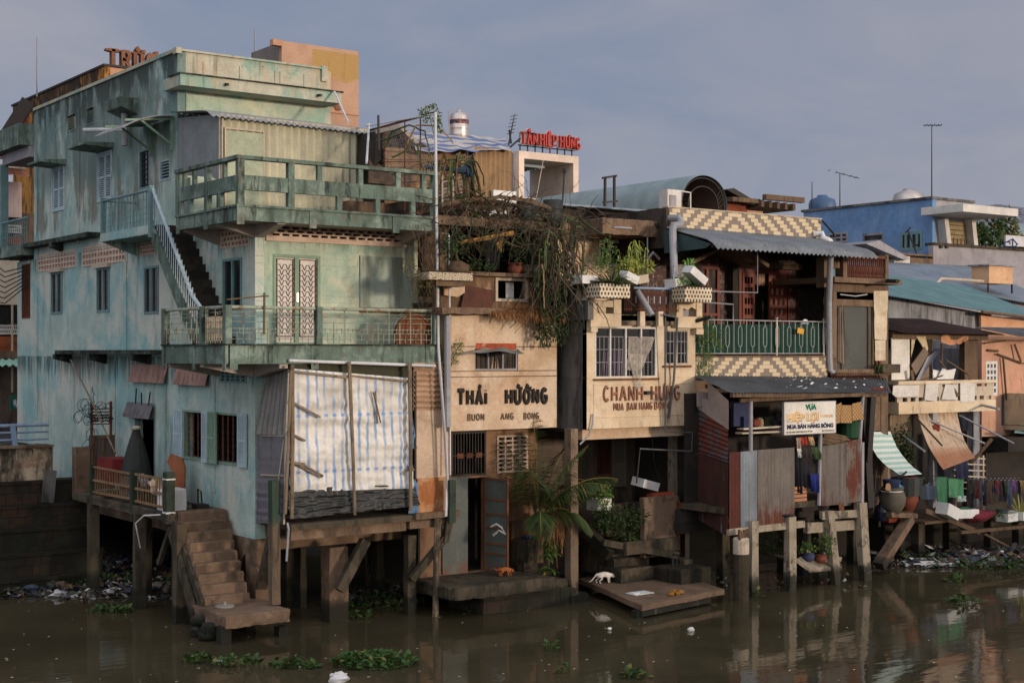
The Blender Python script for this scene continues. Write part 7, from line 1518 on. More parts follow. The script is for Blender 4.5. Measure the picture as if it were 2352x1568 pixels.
m=MB(); m.corr(sp_(0,zq3),sp_(1,zq3-.25),sp_(0,zq2-.02),sp_(1,zq2-.18),.1,.014,2); put('side_sheet', m, mat('dark red brown tin',(70,40,32),[((110,110,112),(2.2,2.2,.5),.6,.66,.7),((40,30,26),(3,3,.6),.45,.65,.7)],rough=.8), hu)
m=MB(); m.prism([Hf.Q(1602,897,-1.4),Hf.Q(1629,902,-1.3),Hf.Q(1630,932,-1.3),Hf.Q(1602,934,-1.4)],(0,.03,0)); m.prism([sp_(.35,zq1+.55,.1),sp_(1.0,zq1+.1,.1),sp_(1.0,zq1-.5,.1),sp_(.4,zq1-.1,.1)],(0,.02,0)); m.corr(sp_(.0,zq1-.15,.1),sp_(1,zq1-.62,.1),sp_(.0,zq1+.2,.1),sp_(1,zq1-.1,.1),.06,.01); each('patch_panel', m, mat('grey pink board',(158,144,136)), hu)
# floor, back, inside
m=MB(); m.box(ha0,ha1,-2.6,-.95,hz0+.35,hz0+.5); put('floor_slab', m, M_wetc, hu); m=MB(); m.beam(Hf.Q(1672,1222,.05),Hf.Q(1845,1203,.05),.1,.16,j=.015); m.beam(Hf.Q(1850,1212,-.1),Hf.Q(1978,1203,-.1),.15,.25,j=.01); m.beam(Hf.Q(1885,1183,.0),Hf.Q(1978,1178,.0),.12,.2,j=.02); each('edge_beam', m, M_pile, hu)
m=MB(); m.box(ha0+.1,ha1+.5,-1.1,-1.0,hz0,zr_b-.3); m.box(ha0,ha1,-1.0,1.8,hz0-.3,hz0+.3); put('back_wall', m, M_dark, hu)
# shelves, clutter
m=MB(); 
for (xa,ya,xb,yb) in ((1700,985,1850,975),(1697,994,1830,988),(1890,960,1975,956)): m.beam(Hf.Q(xa,ya,-.1),Hf.Q(xb,yb,-.1),.25,.04,j=.008)
each('shelf', m, M_trim, hu)
def wire(r,o,s,mat_,par,nm='chain_link'):
    m=MB(); u0,u1,z0,z1=r; n=int((u1-u0+z1-z0)/s)
    for i in range(n+1):
        for sg in (1,-1):
            t=i*s; a=(u0+max(0,t-(z1-z0)), z0+min(t,z1-z0)); b=(u0+min(t,u1-u0), z0+max(0,t-(u1-u0)))
            if sg<0: a=(u0+u1-a[0],a[1]); b=(u0+u1-b[0],b[1])
            m.tube([Hf.P(a[0],a[1],o),Hf.P(b[0],b[1],o)],.004,3)
    return put(nm,m,mat_,par)
wire(er(1703,1000,1830,1036,Hf),-.02,.09,M_iron,hu)
cols=[(46,56,90),(120,56,44),(150,130,100),(60,70,50),(44,44,50),(110,90,66)]
for k in range(9):
    x=1712+k*16; p=Hf.Q(x,984-(k%3)*0,-.35); m=MB(); 
    if k%3==0: m.box(p.x,p.x+.35,-2.3,-2.0,p.z+.02,p.z+.3)
    elif k%3==1: m.blob(p+V((.1,0,.14)),.14,(1.2,1,.8))
    else: m.lathe(p+V((0,0,.02)),[(.1,0),(.12,.1),(.1,.22),(.05,.26),(.001,.26)],10)
    solo(('carton','bundle','jug')[k%3], m, mat('clutter%d'%(k%6),cols[k%6],[((40,36,32),5,.5,.7,.5)]), ('dusty %s %s, number %d from the left along the hut shelf'%(('blue','rust','tan','olive','black','brown')[k%6],('carton','cloth bundle','jug')[k%3],k+1)), ('carton','bundle','jug')[k%3], 'clutter on the hut shelf')
m=MB(); m.box(Hf.px(1718,0)[0],Hf.px(1755,0)[0],-2.2,-2.1,Hf.px(1740,980)[1],Hf.px(1740,922)[1]); solo('plastic_board', m, mat('dull blue panel',(48,54,82)), 'dull blue panel behind the top left of the hut shelf', 'panel')
m=MB(); m.lathe(Hf.Q(1951,1012,-.3),[(.16,0),(.3,.1),(.3,.5),(.24,.58),(.001,.58)],14); solo('green_basket', m, mat('dark green basket',(34,72,46)), 'dark green plastic basket on top of the right corrugated screen', 'basket')
m=MB(); 
for k in range(9): y=1000+k*3; m.tube([Hf.Q(1890+ru(-6,6),y-8,-.15),Hf.Q(1950+ru(-8,8),y+4,-.15)],ru(.03,.06),6)
each_=solo('bamboo_bundle', m, M_wood, 'bundle of dark poles lying above the right corrugated screen', 'poles')
m=MB(); 
for (xa,ya,xb,yb,xc,yc,xd,yd) in ((1914,932,1933,924,1930,970,1915,975),(1933,930,1956,930,1957,971,1931,971),(1957,927,1978,922,1984,962,1958,966)): m.sheet(Hf.Q(xd,yd,.05),Hf.Q(xc,yc,.06),Hf.Q(xa,ya,.05),Hf.Q(xb,yb,.06),4,4)
def lat(t):
    x=t.sep(); a=t.math('PINGPONG',t.math('MULTIPLY',t.math('ADD',x[0],x[2]),9),.5); b=t.math('PINGPONG',t.math('MULTIPLY',t.math('SUBTRACT',x[0],x[2]),9),.5); return t.mix(t.math('MAXIMUM',t.ramp(a,.1,.04),t.ramp(b,.1,.04)),lin((170,134,88)),lin((84,60,38)))
solo('wicker_panel', m, mat('wicker lattice',None,base=lat,bump=.1), 'three part yellow wicker lattice panel hanging right of the white shop sign', 'panel')
# the white shop sign
sn=thing('hanging_sign','white rectangular shop sign with green, faded cream and dark blue lettering','sign',Hf.Q(1792,995,.1)); r=er(1792,922,1910,995,Hf); so=.14
m=MB(); Hf.box(m,r,.08,so); put('sign_board', m, mat('white sign paint',(206,202,190),[((170,160,140),2,.55,.75,.4)],rough=.6,bump=.05), sn); m=MB(); Hf.frame(m,(r[0]-.01,r[1]+.01,r[2]-.01,r[3]+.01),.015,.07,so+.006); put('sign_frame', m, M_pvcg, sn)
Ws=r[1]-r[0]; Hs=r[3]-r[2]; SP=lambda u,z,o: Hf.P(u,z,so+.004+o)
M_tg=mat('green lettering',(20,110,84),bump=0); M_tb=mat('navy lettering',(38,42,74),bump=0); M_ty=mat('faded cream lettering',(222,186,134),bump=0); M_tgr=mat('grey lettering',(120,112,100),bump=0)
text_mesh('sign_text','VỰA',Hs*.2,M_tg,sn,SP,r[0]+Ws*.4,r[2]+Hs*.77,Ws*.22,.012)
text_mesh('sign_text','HIỆP LỢI',Hs*.3,M_tgr,sn,lambda u,z,o:SP(u+.018,z-.018,o-.003),r[0]+Ws*.05,r[2]+Hs*.43,Ws*.6,.014)
text_mesh('sign_text','HIỆP LỢI',Hs*.3,M_ty,sn,SP,r[0]+Ws*.05,r[2]+Hs*.43,Ws*.6,.014)
text_mesh('sign_text','BA NHUM',Hs*.12,M_ty,sn,SP,r[0]+Ws*.7,r[2]+Hs*.5,Ws*.24,.004)
text_mesh('sign_text','MUA BÁN HÀNG BÔNG',Hs*.17,M_tb,sn,SP,r[0]+Ws*.05,r[2]+Hs*.18,Ws*.9,.008)
text_mesh('sign_text','ĐC: 106, PHAN THANH GIẢN-P2-TP. MỸ THO',Hs*.07,M_tgr,sn,SP,r[0]+Ws*.04,r[2]+Hs*.05,Ws*.5,.001)
text_mesh('sign_text','ĐT: 0733.872112',Hs*.07,M_tgr,sn,SP,r[0]+Ws*.73,r[2]+Hs*.05,Ws*.24,.001)
# hanging clothes between the two screens
def cloth(pl,x0,y0,x1,y1,o,col,lab,nm='shirt',cat='clothes',grp='clothes hung in the hut opening',wav=3):
    m=MB(); s=rnd()*9; w=(x1-x0)
    m.sheet(pl.Q(x0+w*.12,y1,o),pl.Q(x1-w*.05,y1+ru(-3,3),o),pl.Q(x0,y0,o),pl.Q(x1,y0,o),14,10,lambda u,v:.05*sin(u*wav*4+s)*(1.2-v)+.03*noise.noise(V((u*5,v*5,s)))); return solo(nm,m,mat('cloth %d %d %d'%col,col,[(tuple(int(c*.6) for c in col),(5,5,2),.5,.7,.6)],rough=.9),lab,cat,grp,True)
for a in ((1828,1005,1842,1035,-.05,(168,150,132),'pale beige cloth at the top left of the hut opening'),(1838,1003,1856,1022,-.03,(176,64,52),'red orange shirt below the white shop sign'),(1856,1003,1868,1020,-.03,(190,160,120),'cream towel right of the red orange shirt'),(1828,1030,1842,1130,-.1,(26,26,30),'long black garment at the left of the hut opening'),(1843,1028,1866,1052,.0,(54,46,40),'dark striped shirt in the hut opening'),(1830,1030,1840,1050,.02,(200,196,190),'small white cloth on the black garment'),(1864,1026,1884,1054,-.0,(54,74,44),'olive green cloth beside the middle post'),(1860,1088,1880,1128,.0,(30,40,110),'bright blue garment low in the hut opening'),(1842,1060,1862,1120,-.08,(30,30,36),'dark trousers left of the blue garment')): cloth(Hf,*a)
m=MB(); m.tube([Hf.Q(1826,1003,-.03),Hf.Q(1890,1001,-.03)],.012); solo('clothes_line', m, M_iron, 'thin line holding the clothes in the hut opening', 'line')
m=MB(); m.tube([Hf.Q(1906,1000-2,-.02) if False else Hf.Q(1884,995,-.02),Hf.Q(1881,1160,-.02)],.055,8); put('post', m, M_greyp, hu)
m=MB(); 
for i in range(4): y=1118+i*9; m.box(Hf.px(1826,0)[0],Hf.px(1860,0)[0],-2.6,-2.35,Hf.px(1840,y+7)[1],Hf.px(1840,y)[1])
each('stacked_panel', m, mat('orange brown roller',(170,120,88)), hu)
# piles of the hut
PLS=[(1718,1197,1743,1374,'squared pale pile, leftmost of the four in front of the corrugated hut',0,-2.9),(1803,1187,1829,1358,'squared pale pile below the left end of the hut opening',0,-2.9),(1910,1172,1932,1345,'leaning pale pile between the opening and the right screen',-.28,-2.85),(1975,1154,2003,1338,'tall leaning pile at the right corner of the hut',-.22,-2.85)]
for (x0,yt,x1,yw,lab,tl,b) in PLS: solo('concrete_pile', pillar(x0+.4*(x1-x0),yt,x1,yw,b,dep=.2,tilt=tl), M_pile, lab, 'pile', 'squared piles in front of the corrugated hut')
m=MB(); p=pz(1702,1378,0); h=pb(1702,1232,p.y).z; m.lathe((p.x,p.y,-.8),[(.19,0),(.2,.8),(.19,1.1+.6),(.18,h+.4)],12); vp=solo('round_pile', m, mat('weedy round pile',(66,58,42),[((34,34,24),2,.45,.65,.8)],bump=.9), 'thick round mossy pile with a white collar left of the squared piles', 'pile')
m=MB(); m.lathe((p.x,p.y,h-.42),[(.2,0),(.2,.36),(.17,.4)],14); put('collar', m, M_trim, vp); m=MB(); 
for k in range(6): m.beam((p.x-.15+k*.06,p.y-.1+.02*k,h-.05),(p.x-.15+k*.06,p.y-.1,h+.16+ru(-.03,.03)),.06); 
put('shim', m, M_wood, vp)
for (x0,yt,x1,yw,b) in ((1845,1190,1862,1335,-1.2),(1800,1215,1815,1335,-.6),(1880,1200,1893,1330,-.4),(1960,1170,1975,1320,-.5),(1660,1215,1676,1345,-.9)): put('rear_post', pillar(x0,yt,x1,yw,b,dep=.25), M_wetc, hu)
m=MB(); p=pb(1806,1187,-2.9); m.lathe(p+V((.18,.1,0)),[(.14,0),(.16,.03),(.13,.05),(.001,.05)],12); solo('lid', m, M_tank, 'small dark lid on top of the second squared pile', 'lid')
# plank ledge with potted plants between the piles
pk=thing('low_plank','worn plank shelf hanging between the leaning piles low above the water','shelf',(15.5,-2.5,.9)); zpk=pb(1880,1300,-2.6).z
m=MB(); m.prism([pb(1830,1283,-2.7),pb(1860,1305,-2.9),pb(1934,1300,-2.7),pb(1925,1280,-2.2),pb(1850,1270,-2.2)],(0,0,-.1)); m.beam(pb(1890,1272,-2.3),pb(1932,1284,-2.5),.06,.12); put('plank', m, M_pile, pk); m=MB(); m.tube([pb(1740,1262,-1.5),pb(1780,1275,-2.2),pb(1830,1285,-2.7)],.05,5); put('hanging_beam', m, M_wetc, pk)
for (x,y,lab,mm,n,R) in ((1857,1288,'blue glazed square pot with plant on the low plank',mat('blue grey pot',(56,66,92)),130,.22),(1885,1292,'bushy green potted plant beside the blue pot on the low plank',M_terra,260,.32)):
    pot(x,y,-2.6,.16,.22,mm,lab,L_mid,n,R)
m=MB(); spiky(m,pb(1768,1262,-1.5),30,.4,.02,1.5); bush(m,pb(1768,1255,-1.5),.4,120,.1,.02); solo('low_plant', m, L_dark, 'dim green plants on the rear ledge below the corrugated screens', 'plant')
# ================================================================= steps, block walls and the raft slab below the cream house
rfz=.32; rt=thing('raft_slab','tilted brown concrete slab landing just above the water below the cream house','landing',pz(1480,1350,rfz))
c=[pz(1332,1328,rfz),pz(1475,1390,rfz),pz(1662,1352,rfz),pz(1560,1318,rfz+.0),pz(1420,1300,rfz)]
m=MB(); 
ed=[]
for i in range(5):
    for t in (0,.2,.4,.6,.8): q=c[i].lerp(c[(i+1)%5],t); ed.append(q+V((ru(-.03,.03),ru(-.03,.03),0)))
m.prism([e+V((0,0,0)) for e in ed],(0,0,-.13)); put('slab', m, M_step, rt)
m=MB(); q0,q1=pz(1475,1392,rfz),pz(1662,1356,rfz); m.beam(q0+V((.1,.2,-.2)),q1+V((-.3,.2,-.2)),.15,.14,j=.02); m.beam(q0+V((.12,.3,-1.2)),q0+V((.12,.3,-.14)),.2); m.beam(q1+V((-.6,.4,-1.2)),q1+V((-.6,.4,-.14)),.2); each('support', m, M_wetc, rt)
bs=thing('block_stairs','mossy broken concrete steps rising from the raft slab to the open floor','stair',pz(1480,1315,rfz))
for k,(x0,y0,x1,y1,b) in enumerate(((1427,1302,1508,1326,-.9),(1410,1278,1490,1304,-.5),(1385,1255,1460,1284,-.1),(1365,1232,1440,1262,.35),(1350,1208,1420,1240,.8))):
    pl=PL('b',b); u0,z1=pl.px(x0,y0+6); u1,z0=pl.px(x1,y1); m=MB(); slab(m,u0,u1,b,b+.9,z0-.3,z1,8,.03); put('step', m, M_wetc, bs)
m=MB(); m.beam(pb(1335,1205,.2),pb(1400,1275,-.6),.25,.3,j=.03); m.beam(pb(1330,1200,.3),pb(1372,1228,.2),.2,.14,j=.03); each('cheek_wall', m, M_brk, bs)
def blk(nm,x0,y0,x1,y1,b,d,mm,lab,cat='wall',j=.02):
    pl=PL('b',b); u0,z1=pl.px(x0,y0); u1,z0=pl.px(x1,y1); m=MB(); slab(m,u0,u1,b,b+d,z0,z1,10,j); return solo(nm,m,mm,lab,cat)
blk('block_wall',1480,1143,1560,1272,-.75,.18,mat('stained wall panel',(116,96,78),[((24,24,22),(1.2,1.2,.8),.46,.6,.93),((150,126,100),2,.55,.7,.5)],bump=.5),'freestanding rendered wall panel, brown with a black stain, below the cream house')
blk('brick_pier',1556,1150,1562,1272,-.8,.25,mat('rough orange brick',None),'thin broken brick edge beside the stained wall panel','pier',.03)
blk('brick_course',1503,1133,1549,1146,-.55,.3,mat('exposed orange brick',None),'row of bare orange bricks on the stained wall panel','bricks')
blk('low_wall',1395,1160,1470,1225,.2,.3,M_brown,'low brown wall behind the shrubs below the cream house')
blk('low_wall',1455,1155,1482,1262,-.3,.4,M_wetc,'narrow dark wall end left of the stained wall panel')
blk('low_wall',1400,1122,1452,1168,1.0,.3,M_wetc,'grey block wall under the white foam box')
blk('brick_tank',1564,1308,1632,1358,-1.9,1.0,M_brk,'low mossy brick tank at the water edge beside the raft slab','tank',.03)
blk('rim',1440,1245,1560,1262,-.9,.12,M_wetc,'dark fallen concrete beam lying across the steps','beam'); 
m=MB(); m.beam(pb(1385,1245,-.6),pb(1556,1275,-1.1),.14,.16,j=.02); solo('concrete_beam', m, M_wetc, 'long dark concrete beam sloping down to the right over the steps', 'beam')
blk('concrete_block',1572,1285,1592,1312,-1.3,.5,M_wetc,'square mossy block behind the brick tank','block')
m=MB(); m.beam(pb(1546,1245+25,-1.3),pb(1546,1350,-1.6),.04); m.beam(pb(1556,1275,-1.3),pb(1552,1345,-1.6),.03); m.tube([pb(1545,1272,-1.35),pb(1562,1275,-1.35)],.02); solo('iron_stand', m, M_iron, 'thin rusty stand with a white knob left of the brick tank', 'stand')
fbox(pb(1480,1120,-.3),(.3,.22,.22),(.1,.25,.1),'white foam box tilted on the grey block wall below the cream house')
fbox(pb(1376,1170,.1),(.25,.2,.3),(0,.0,.1),'white foam box behind the leafy plant right of the palm')
for (x,y,b,r,n,lab,lm) in ((1385,1150,-.2,.35,240,'light leafy potted plant in front of the white foam boxes right of the palm',L_mid),(1430,1195,-.3,.55,520,'large dark shrub below the open floor of the cream house',L_dark),(1380,1195,-.2,.35,200,'small dark shrub at the top of the broken steps',L_dark)):
    m=MB(); bush(m,pb(x,y,b),r,n,.11,.05); 
    for k in range(4): p=pb(x,y,b); m.tube([p+V((ru(-.1,.1),0,-r)),p+V((ru(-.2,.2),0,r*.4))],.012,4)
    solo('shrub', m, lm, lab, 'shrub')
m=MB(); spiky(m,pb(1440,1232,-.4),36,.5,.03,1.4); solo('grassy_plant', m, L_mid, 'grassy leaved plant in front of the dark shrub', 'plant')
# small things on the raft
m=MB(); q=pz(1470,1362,rfz+.01); m.box(q.x-.3,q.x+.3,q.y-.18,q.y+.18,q.z,q.z+.02); m.box(q.x-.28,q.x-.1,q.y-.1,q.y+.1,q.z+.02,q.z+.04); solo('foam_tray', m, M_foam, 'flat broken white foam tray lying on the raft slab', 'foam tray')
m=MB(); 
for k in range(7): m.blob(pz(1615-75+k*4,1356+ru(0,8),rfz+.05),.07,(1.1,1,.7),7,5,.4)
solo('peel_heap', m, mat('ochre leaves',(150,106,44)), 'heap of ochre peel at the front edge of the raft slab', 'peel heap')
m=MB(); [m.blob(pz(x,1330,rfz+.04),.05) for x in (1424,1430,1437)]; solo('food_scraps', m, M_terra, 'orange brown food scraps on the raft slab near the white cat', 'food scraps')
m=MB(); m.blob(pz(1440-68,1306,rfz+.1),.16,(1.4,.8,.8),10,8,.4); solo('plastic_bag', m, mat('grey green bag',(104,112,100)), 'crumpled grey green bag behind the white cat', 'bag')
# ================================================================= cats
def skin(verts, edges, rad, m, name, par):
    me=bpy.data.meshes.new(name); me.from_pydata(verts, edges, []); o=bpy.data.objects.new(name, me); COL.objects.link(o)
    sk_=o.modifiers.new('skin','SKIN'); 
    for i,r in enumerate(rad): me.skin_vertices[0].data[i].radius=(r,r); me.skin_vertices[0].data[i].use_root=(i==0)
    s=o.modifiers.new('s','SUBSURF'); s.levels=s.render_levels=2
    me2=bpy.data.meshes.new_from_object(o.evaluated_get(bpy.context.evaluated_depsgraph_get())); bpy.data.objects.remove(o); me2.materials.clear(); me2.materials.append(m); me2.polygons.foreach_set('use_smooth',[True]*len(me2.polygons))
    o=bpy.data.objects.new(name, me2); COL.objects.link(o); o.parent=par; return o
def cat(c, rz, m, lab, head_low=True, sc=1.0, tail_up=False):
    t=thing('cat', lab, 'cat', c); t.rotation_euler=(0,0,rz); t.scale=(sc,)*3
    # x forward. 0 pelvis,1 mid,2 chest,3 neck,4 head,5 muzzle
    hz=.11 if head_low else .26
    v=[(-.15,0,.215),(-.03,0,.225),(.09,0,.2),(.155,0,.19 if head_low else .24),(.205,0,hz+.04),(.235,0,hz+.01)]
    e=[(0,1),(1,2),(2,3),(3,4),(4,5)]; r=[.06,.066,.058,.038,.046,.024]
    def chain(root, pts, rr):
        p=root
        for q,x in zip(pts,rr): v.append(q); r.append(x); e.append((p,len(v)-1)); p=len(v)-1
    for s,dx in ((-1,.03),(1,-.03)):
        chain(0,[(-.155+dx,.045*s,.15),(-.115+dx,.048*s,.115),(-.19+dx,.05*s,.06),(-.175+dx,.05*s,.012),(-.145+dx,.05*s,.01)],[.038,.026,.013,.012,.012])
        chain(2,[(.1-dx,.04*s,.13),(.09-dx,.042*s,.075),(.105-dx,.042*s,.014),(.128-dx,.042*s,.01)],[.03,.018,.012,.012])
    chain(0,[(-.22,0,.21),(-.27,.01,.15),(-.33,.02,.07 if not tail_up else .2),(-.4,.03,.035 if not tail_up else .22)],[.026,.017,.015,.01])
    for s in (-1,1): chain(4,[(.19,.026*s,hz+.085),(.188,.032*s,hz+.115)],[.016,.005])
    b=skin(v,e,r,m,'body',t); q=MB()
    for s in (-1,1): q.blob((.238,.019*s,hz+.035),.007,j=0)
    q.blob((.262,0,hz+.008),.007,j=0); o=put('eyes_and_nose', q, M_iron, None, loc=(0,0,0)); o.parent=t
    return t
z0=rfz+.005; cat(pz(1390,1338,z0), -.36, mat('white cat fur',(222,214,200),bs=60,bump=.2), 'white cat with lowered head sniffing food on the raft slab', True, 1.05)
cat(pz(1163,1322,zg0), -.7, mat('ginger cat fur',(178,104,54),[((140,74,36),(30,8,8),.5,.6,.6)],bs=60,bump=.2), 'ginger cat standing at the edge of the stone terrace', True, .8, True)
# ================================================================= palm
pm=thing('coconut_palm','young coconut palm in front of the tall grey pile','palm',pb(1243,1245,-.5)); base=pb(1238,1290,-.45); cr_=pb(1238,1185,-.5)
m=MB(); m.tube([base,base.lerp(cr_,.5)+V((.03,0,0)),cr_],.13,9,.08,j=.08); 
for k in range(9): a=ru(0,6.28); m.tube([cr_+V((0,0,-.3)),cr_+V((.15*cos(a),.15*sin(a),.3))],.05,5,.02)
put('trunk', m, M_stem, pm)
fr=[((-.3,-.2,1),2.2,.5),((.02,.1,1),2.6,.45),((.42,.2,.9),2.6,1.0),((.6,-.1,.75),2.5,1.2),((-.35,-.3,1),2.0,1.2),((.25,-.5,.9),2.1,1.4),((-.12,.4,1),2.5,.7),((.5,-.3,.55),1.6,2.2),((-.35,-.5,.6),1.5,2.2),((.75,.3,.85),2.5,1.1),((.15,-.4,1),2.3,.9),((.7,.1,.7),2.3,1.3)]
for d,L,dr_ in fr: 
    a=MB(); b=MB(); frond(a,b,cr_,d,L,dr_,.7,14,60); o=put('frond', a, L_palm, pm); put('rib', b, mat('palm rib',(112,104,56)), o)
a=MB(); strands(a,cr_+V((.25,-.1,.1)),cr_+V((.75,-.1,.35)),90,.6,1.3,.014,.15,.05,5); put('dead_fronds', a, L_dry, pm)
m=MB(); frond(m,m,pb(1190,1140,.3),(-.35,-.2,1),1.0,1.5,.25,10,22); solo('dry_frond', m, L_dry, 'dry brown frond leaning on the breeze block window', 'frond')
for (x,y,n,lab) in ((1262,1260,70,'broad leaved plant growing on the step right of the low block'),(1258,1320,40,'small broad leaved plant near the water right of the stone terrace')):
    m=MB()
    for k in range(n): a=ru(0,6.28); m.arc_leaf(pb(x,y,-.6)+V((ru(-.15,.15),0,ru(-.25,.2))),V((cos(a),sin(a),ru(.1,1))),ru(.2,.4),.06,1.3,4)
    solo('leafy_plant', m, L_mid, lab, 'plant')
m=MB(); m.lathe(pb(1298,1182+24,-.5),[(.12,0),(.15,.1),(.16,.32),(.14,.34)],12); solo('blue_pot', m, mat('dark blue pot',(26,44,74)), 'dark blue pot hanging between the palm and the tall grey pile', 'pot')
# ================================================================= ruined balcony house at the right
Z=PL('b',-.5); ru_=thing('ruined_house','ruined house with torn panels, a broken balcony wall and a rusty roof edge','house',(20.6,-.5,0))
def zr(x0,y0,x1,y1,pl=Z): return er(x0,y0,x1,y1,pl)
zA0=Z.px(2047,0)[0]; zA1=Z.px(2258,0)[0]
m=MB(); Z.box(m,(zA0,zA1+.2,Z.px(2150,772)[1]-.1,Z.px(2150,762)[1]),-.3,.05); Z.box(m,zr(2222,768,2232,875),-.3,-.1); Z.box(m,zr(2236,768,2258,875),-.4,-.2); put('post', m, M_wood, ru_)
m=MB(); m.corr(Z.P(zA0,Z.px(2150,766)[1],.5),Z.P(zA1+.4,Z.px(2200,768)[1],.5),Z.P(zA0,Z.px(2150,745)[1]+.25,-2.5),Z.P(zA1+.4,Z.px(2200,750)[1]+.3,-2.5),.12,.02,2); put('roof', m, mat('rusty black roof',(64,44,38),[((30,28,26),2,.45,.65,.8)]), ru_)
m=MB(); m.box(zA0,zA1,1.4,1.5,0,Z.px(2150,740)[1]); m.box(zA0-.1,zA0,-.3,1.4,0,Z.px(2150,740)[1]); m.box(zA0,zA1,-.2,1.4,Z.px(2150,945)[1]-.1,Z.px(2150,945)[1]+.1); put('inner_wall', m, M_dark, ru_)
m=MB(); Z.box(m,zr(2046,776,2082,872),.0,.03); Z.box(m,zr(2083,776,2088,872),-.03,.02); each('white_panel', m, mat('white insulation panel',(214,208,196),bump=.05), ru_)
m=MB(); q=lambda *a:[Z.Q(x,y,o) for x,y,o in a]
m.prism(q((2094,764,.0),(2152,764,.0),(2148,782,.02),(2136,776,.05),(2120,780,.05),(2104,772,.02),(2098,800,.02),(2093,820,.02)),(0,.02,0))
m.prism(q((2104,772,.05),(2126,772,.05),(2132,800,.12),(2128,812,.15),(2116,790,.1)),(0,.02,0)); each('torn_board', m, mat('torn cream board',(196,178,140),[((150,120,72),3,.5,.66,.8),((96,84,70),5,.6,.7,.7)]), ru_)
m=MB(); m.prism(q((2094,838,.1),(2124,796,.2),(2133,812,.25),(2104,862,.15)),(0,.03,0)); m.prism(q((2105,873,.0),(2134,873,.0),(2134,842,.02),(2118,848,.02)),(0,.02,0)); put('board', m, mat('brown grey board',(128,110,92)), ru_)
m=MB(); m.prism(q((2104,873,.3),(2112,872,.3),(2160,804,.3),(2150,806,.1),(2130,820,.1)),(.02,.03,0)); put('leaning_sheet', m, M_greyp, ru_)
m=MB(); m.prism(q((2152,871,.1),(2190,870,.15),(2196,846,.15),(2176,850,.15),(2166,844,.15)),(0,.02,0)); m.prism(q((2143,870,.05),(2150,870,.05),(2160,852,.05),(2143,848,.05)),(0,.02,0)); each('white_scrap', m, M_foam, ru_)
m=MB(); m.sheet(Z.Q(2162,786,.1),Z.Q(2222,780,.15),Z.Q(2160,764,0),Z.Q(2224,772,.0),16,6,lambda u,v:V((0,-.05*sin(u*9),-.12*sin(u*3.1)*(1-v)+.06*noise.noise(V((u*9,v,1)))))); put('torn_cloth', m, mat('orange cream cloth',(208,150,110)), ru_)
m=MB(); 
for (a,b) in (((2140,765,.0),(2140,870,.0)),((2163,790,.1),(2162,840,.1)),((2155,825,.2),(2172,846,.2)),((2172,826,.1),(2228,862,.1)),((2120,878,.3),(2165,862,.3)),((2225,870,.2),(2237,890,.2))): m.beam(Z.Q(*a),Z.Q(*b),.04)
m.beam(Z.Q(2177,872,.2),Z.Q(2200,910,.35),.14,.06,j=.01); m.beam(Z.Q(2093,850,.2),Z.Q(2097,872,.2),.12,.04); each('lath', m, M_wood, ru_)
by=lambda y:Z.px(2150,y)[1]
m=MB(); Z.box(m,(zA0-.1,zA1+.15,by(880),by(873)),.0,.35); Z.box(m,(zA0-.1,zA1+.15,by(946),by(920)),-.3,.36); put('balcony_slab', m, M_cream, ru_)
hb=[]; 
for i in range(12): u=zA0+.15+(zA1-zA0)*i/12; hb.append((u,u+.22,by(919),by(910)))
for i in range(5): u=zA0+.3+(zA1-zA0)*i/5.2; hb.append((u,u+.5,by(888),by(882)))
m=MB(); Z.wall(m,(zA0-.1,zA1+.12,by(920),by(880)),hb,.08,.3); put('balcony_wall', m, M_trim, ru_)
m=MB(); m.prism(q((2124,918,.36),(2152,922,.36),(2156,880,.34),(2127,878,.34)),(0,.02,0)); m.prism(q((2163,918,.36),(2200,918,.36),(2200,884,.34),(2172,882,.34)),(0,.02,0)); m.prism(q((2206,923,.38),(2238,923,.38),(2241,880,.36),(2206,878,.36)),(0,.02,0)); m.prism(q((2050,905,.36),(2058,912,.36),(2110,910,.36),(2112,884,.36),(2052,885,.36)),(0,.02,0)); each('leaning_panel', m, M_white, ru_)
m=MB(); m.corr(Z.P(Z.px(2050,0)[0],by(1065),-.1),Z.P(Z.px(2100,0)[0],by(1065),-.1),Z.P(Z.px(2050,0)[0],by(948),-.1),Z.P(Z.px(2100,0)[0],by(948),-.1),.12,.02); put('tin_wall', m, mat('tan brown tin',(146,126,102),[((90,66,46),(8,8,.4),.5,.66,.6)]), ru_)
m=MB(); Z.box(m,(Z.px(2085,0)[0],Z.px(2125,0)[0],by(1150),by(1000)),-1.2,-1.0); put('rear_wall', m, M_trim, ru_)
for (x0,x1,yt,yb,b,mm,lab) in ((2143,2153,945,1165,-.75,M_greyw,'grey post with orange rag wrappings under the ruined balcony'),(2236,2250,944,1165,-.6,M_greyw,'square grey post under the right end of the ruined balcony'),(2222,2232,990,1165,-.1,M_brown,'mottled square pier behind the rust tinted tarpaulin')):
    pl=PL('b',b); r=er(x0,yt,x1,yb,pl); m=MB(); pl.box(m,r,-.2,0); o=solo('balcony_post',m,mm,lab,'post')
    if 'orange' in lab: 
        m=MB(); [m.blob(pl.Q(2149,y,.03),.16,(1,.9,1.1),9,6,.3) for y in (985,1000,1012)]; put('rag_wrap', m, mat('orange rag',(120,48,34)), o)
m=MB(); 
dg=[(2099,953,2164,1023,.03),(2107,953,2262,1018,.03),(2203,953,2329,1018,.03),(2066,995,2124,1036,.03),(2238,926,2294,939,.04)]
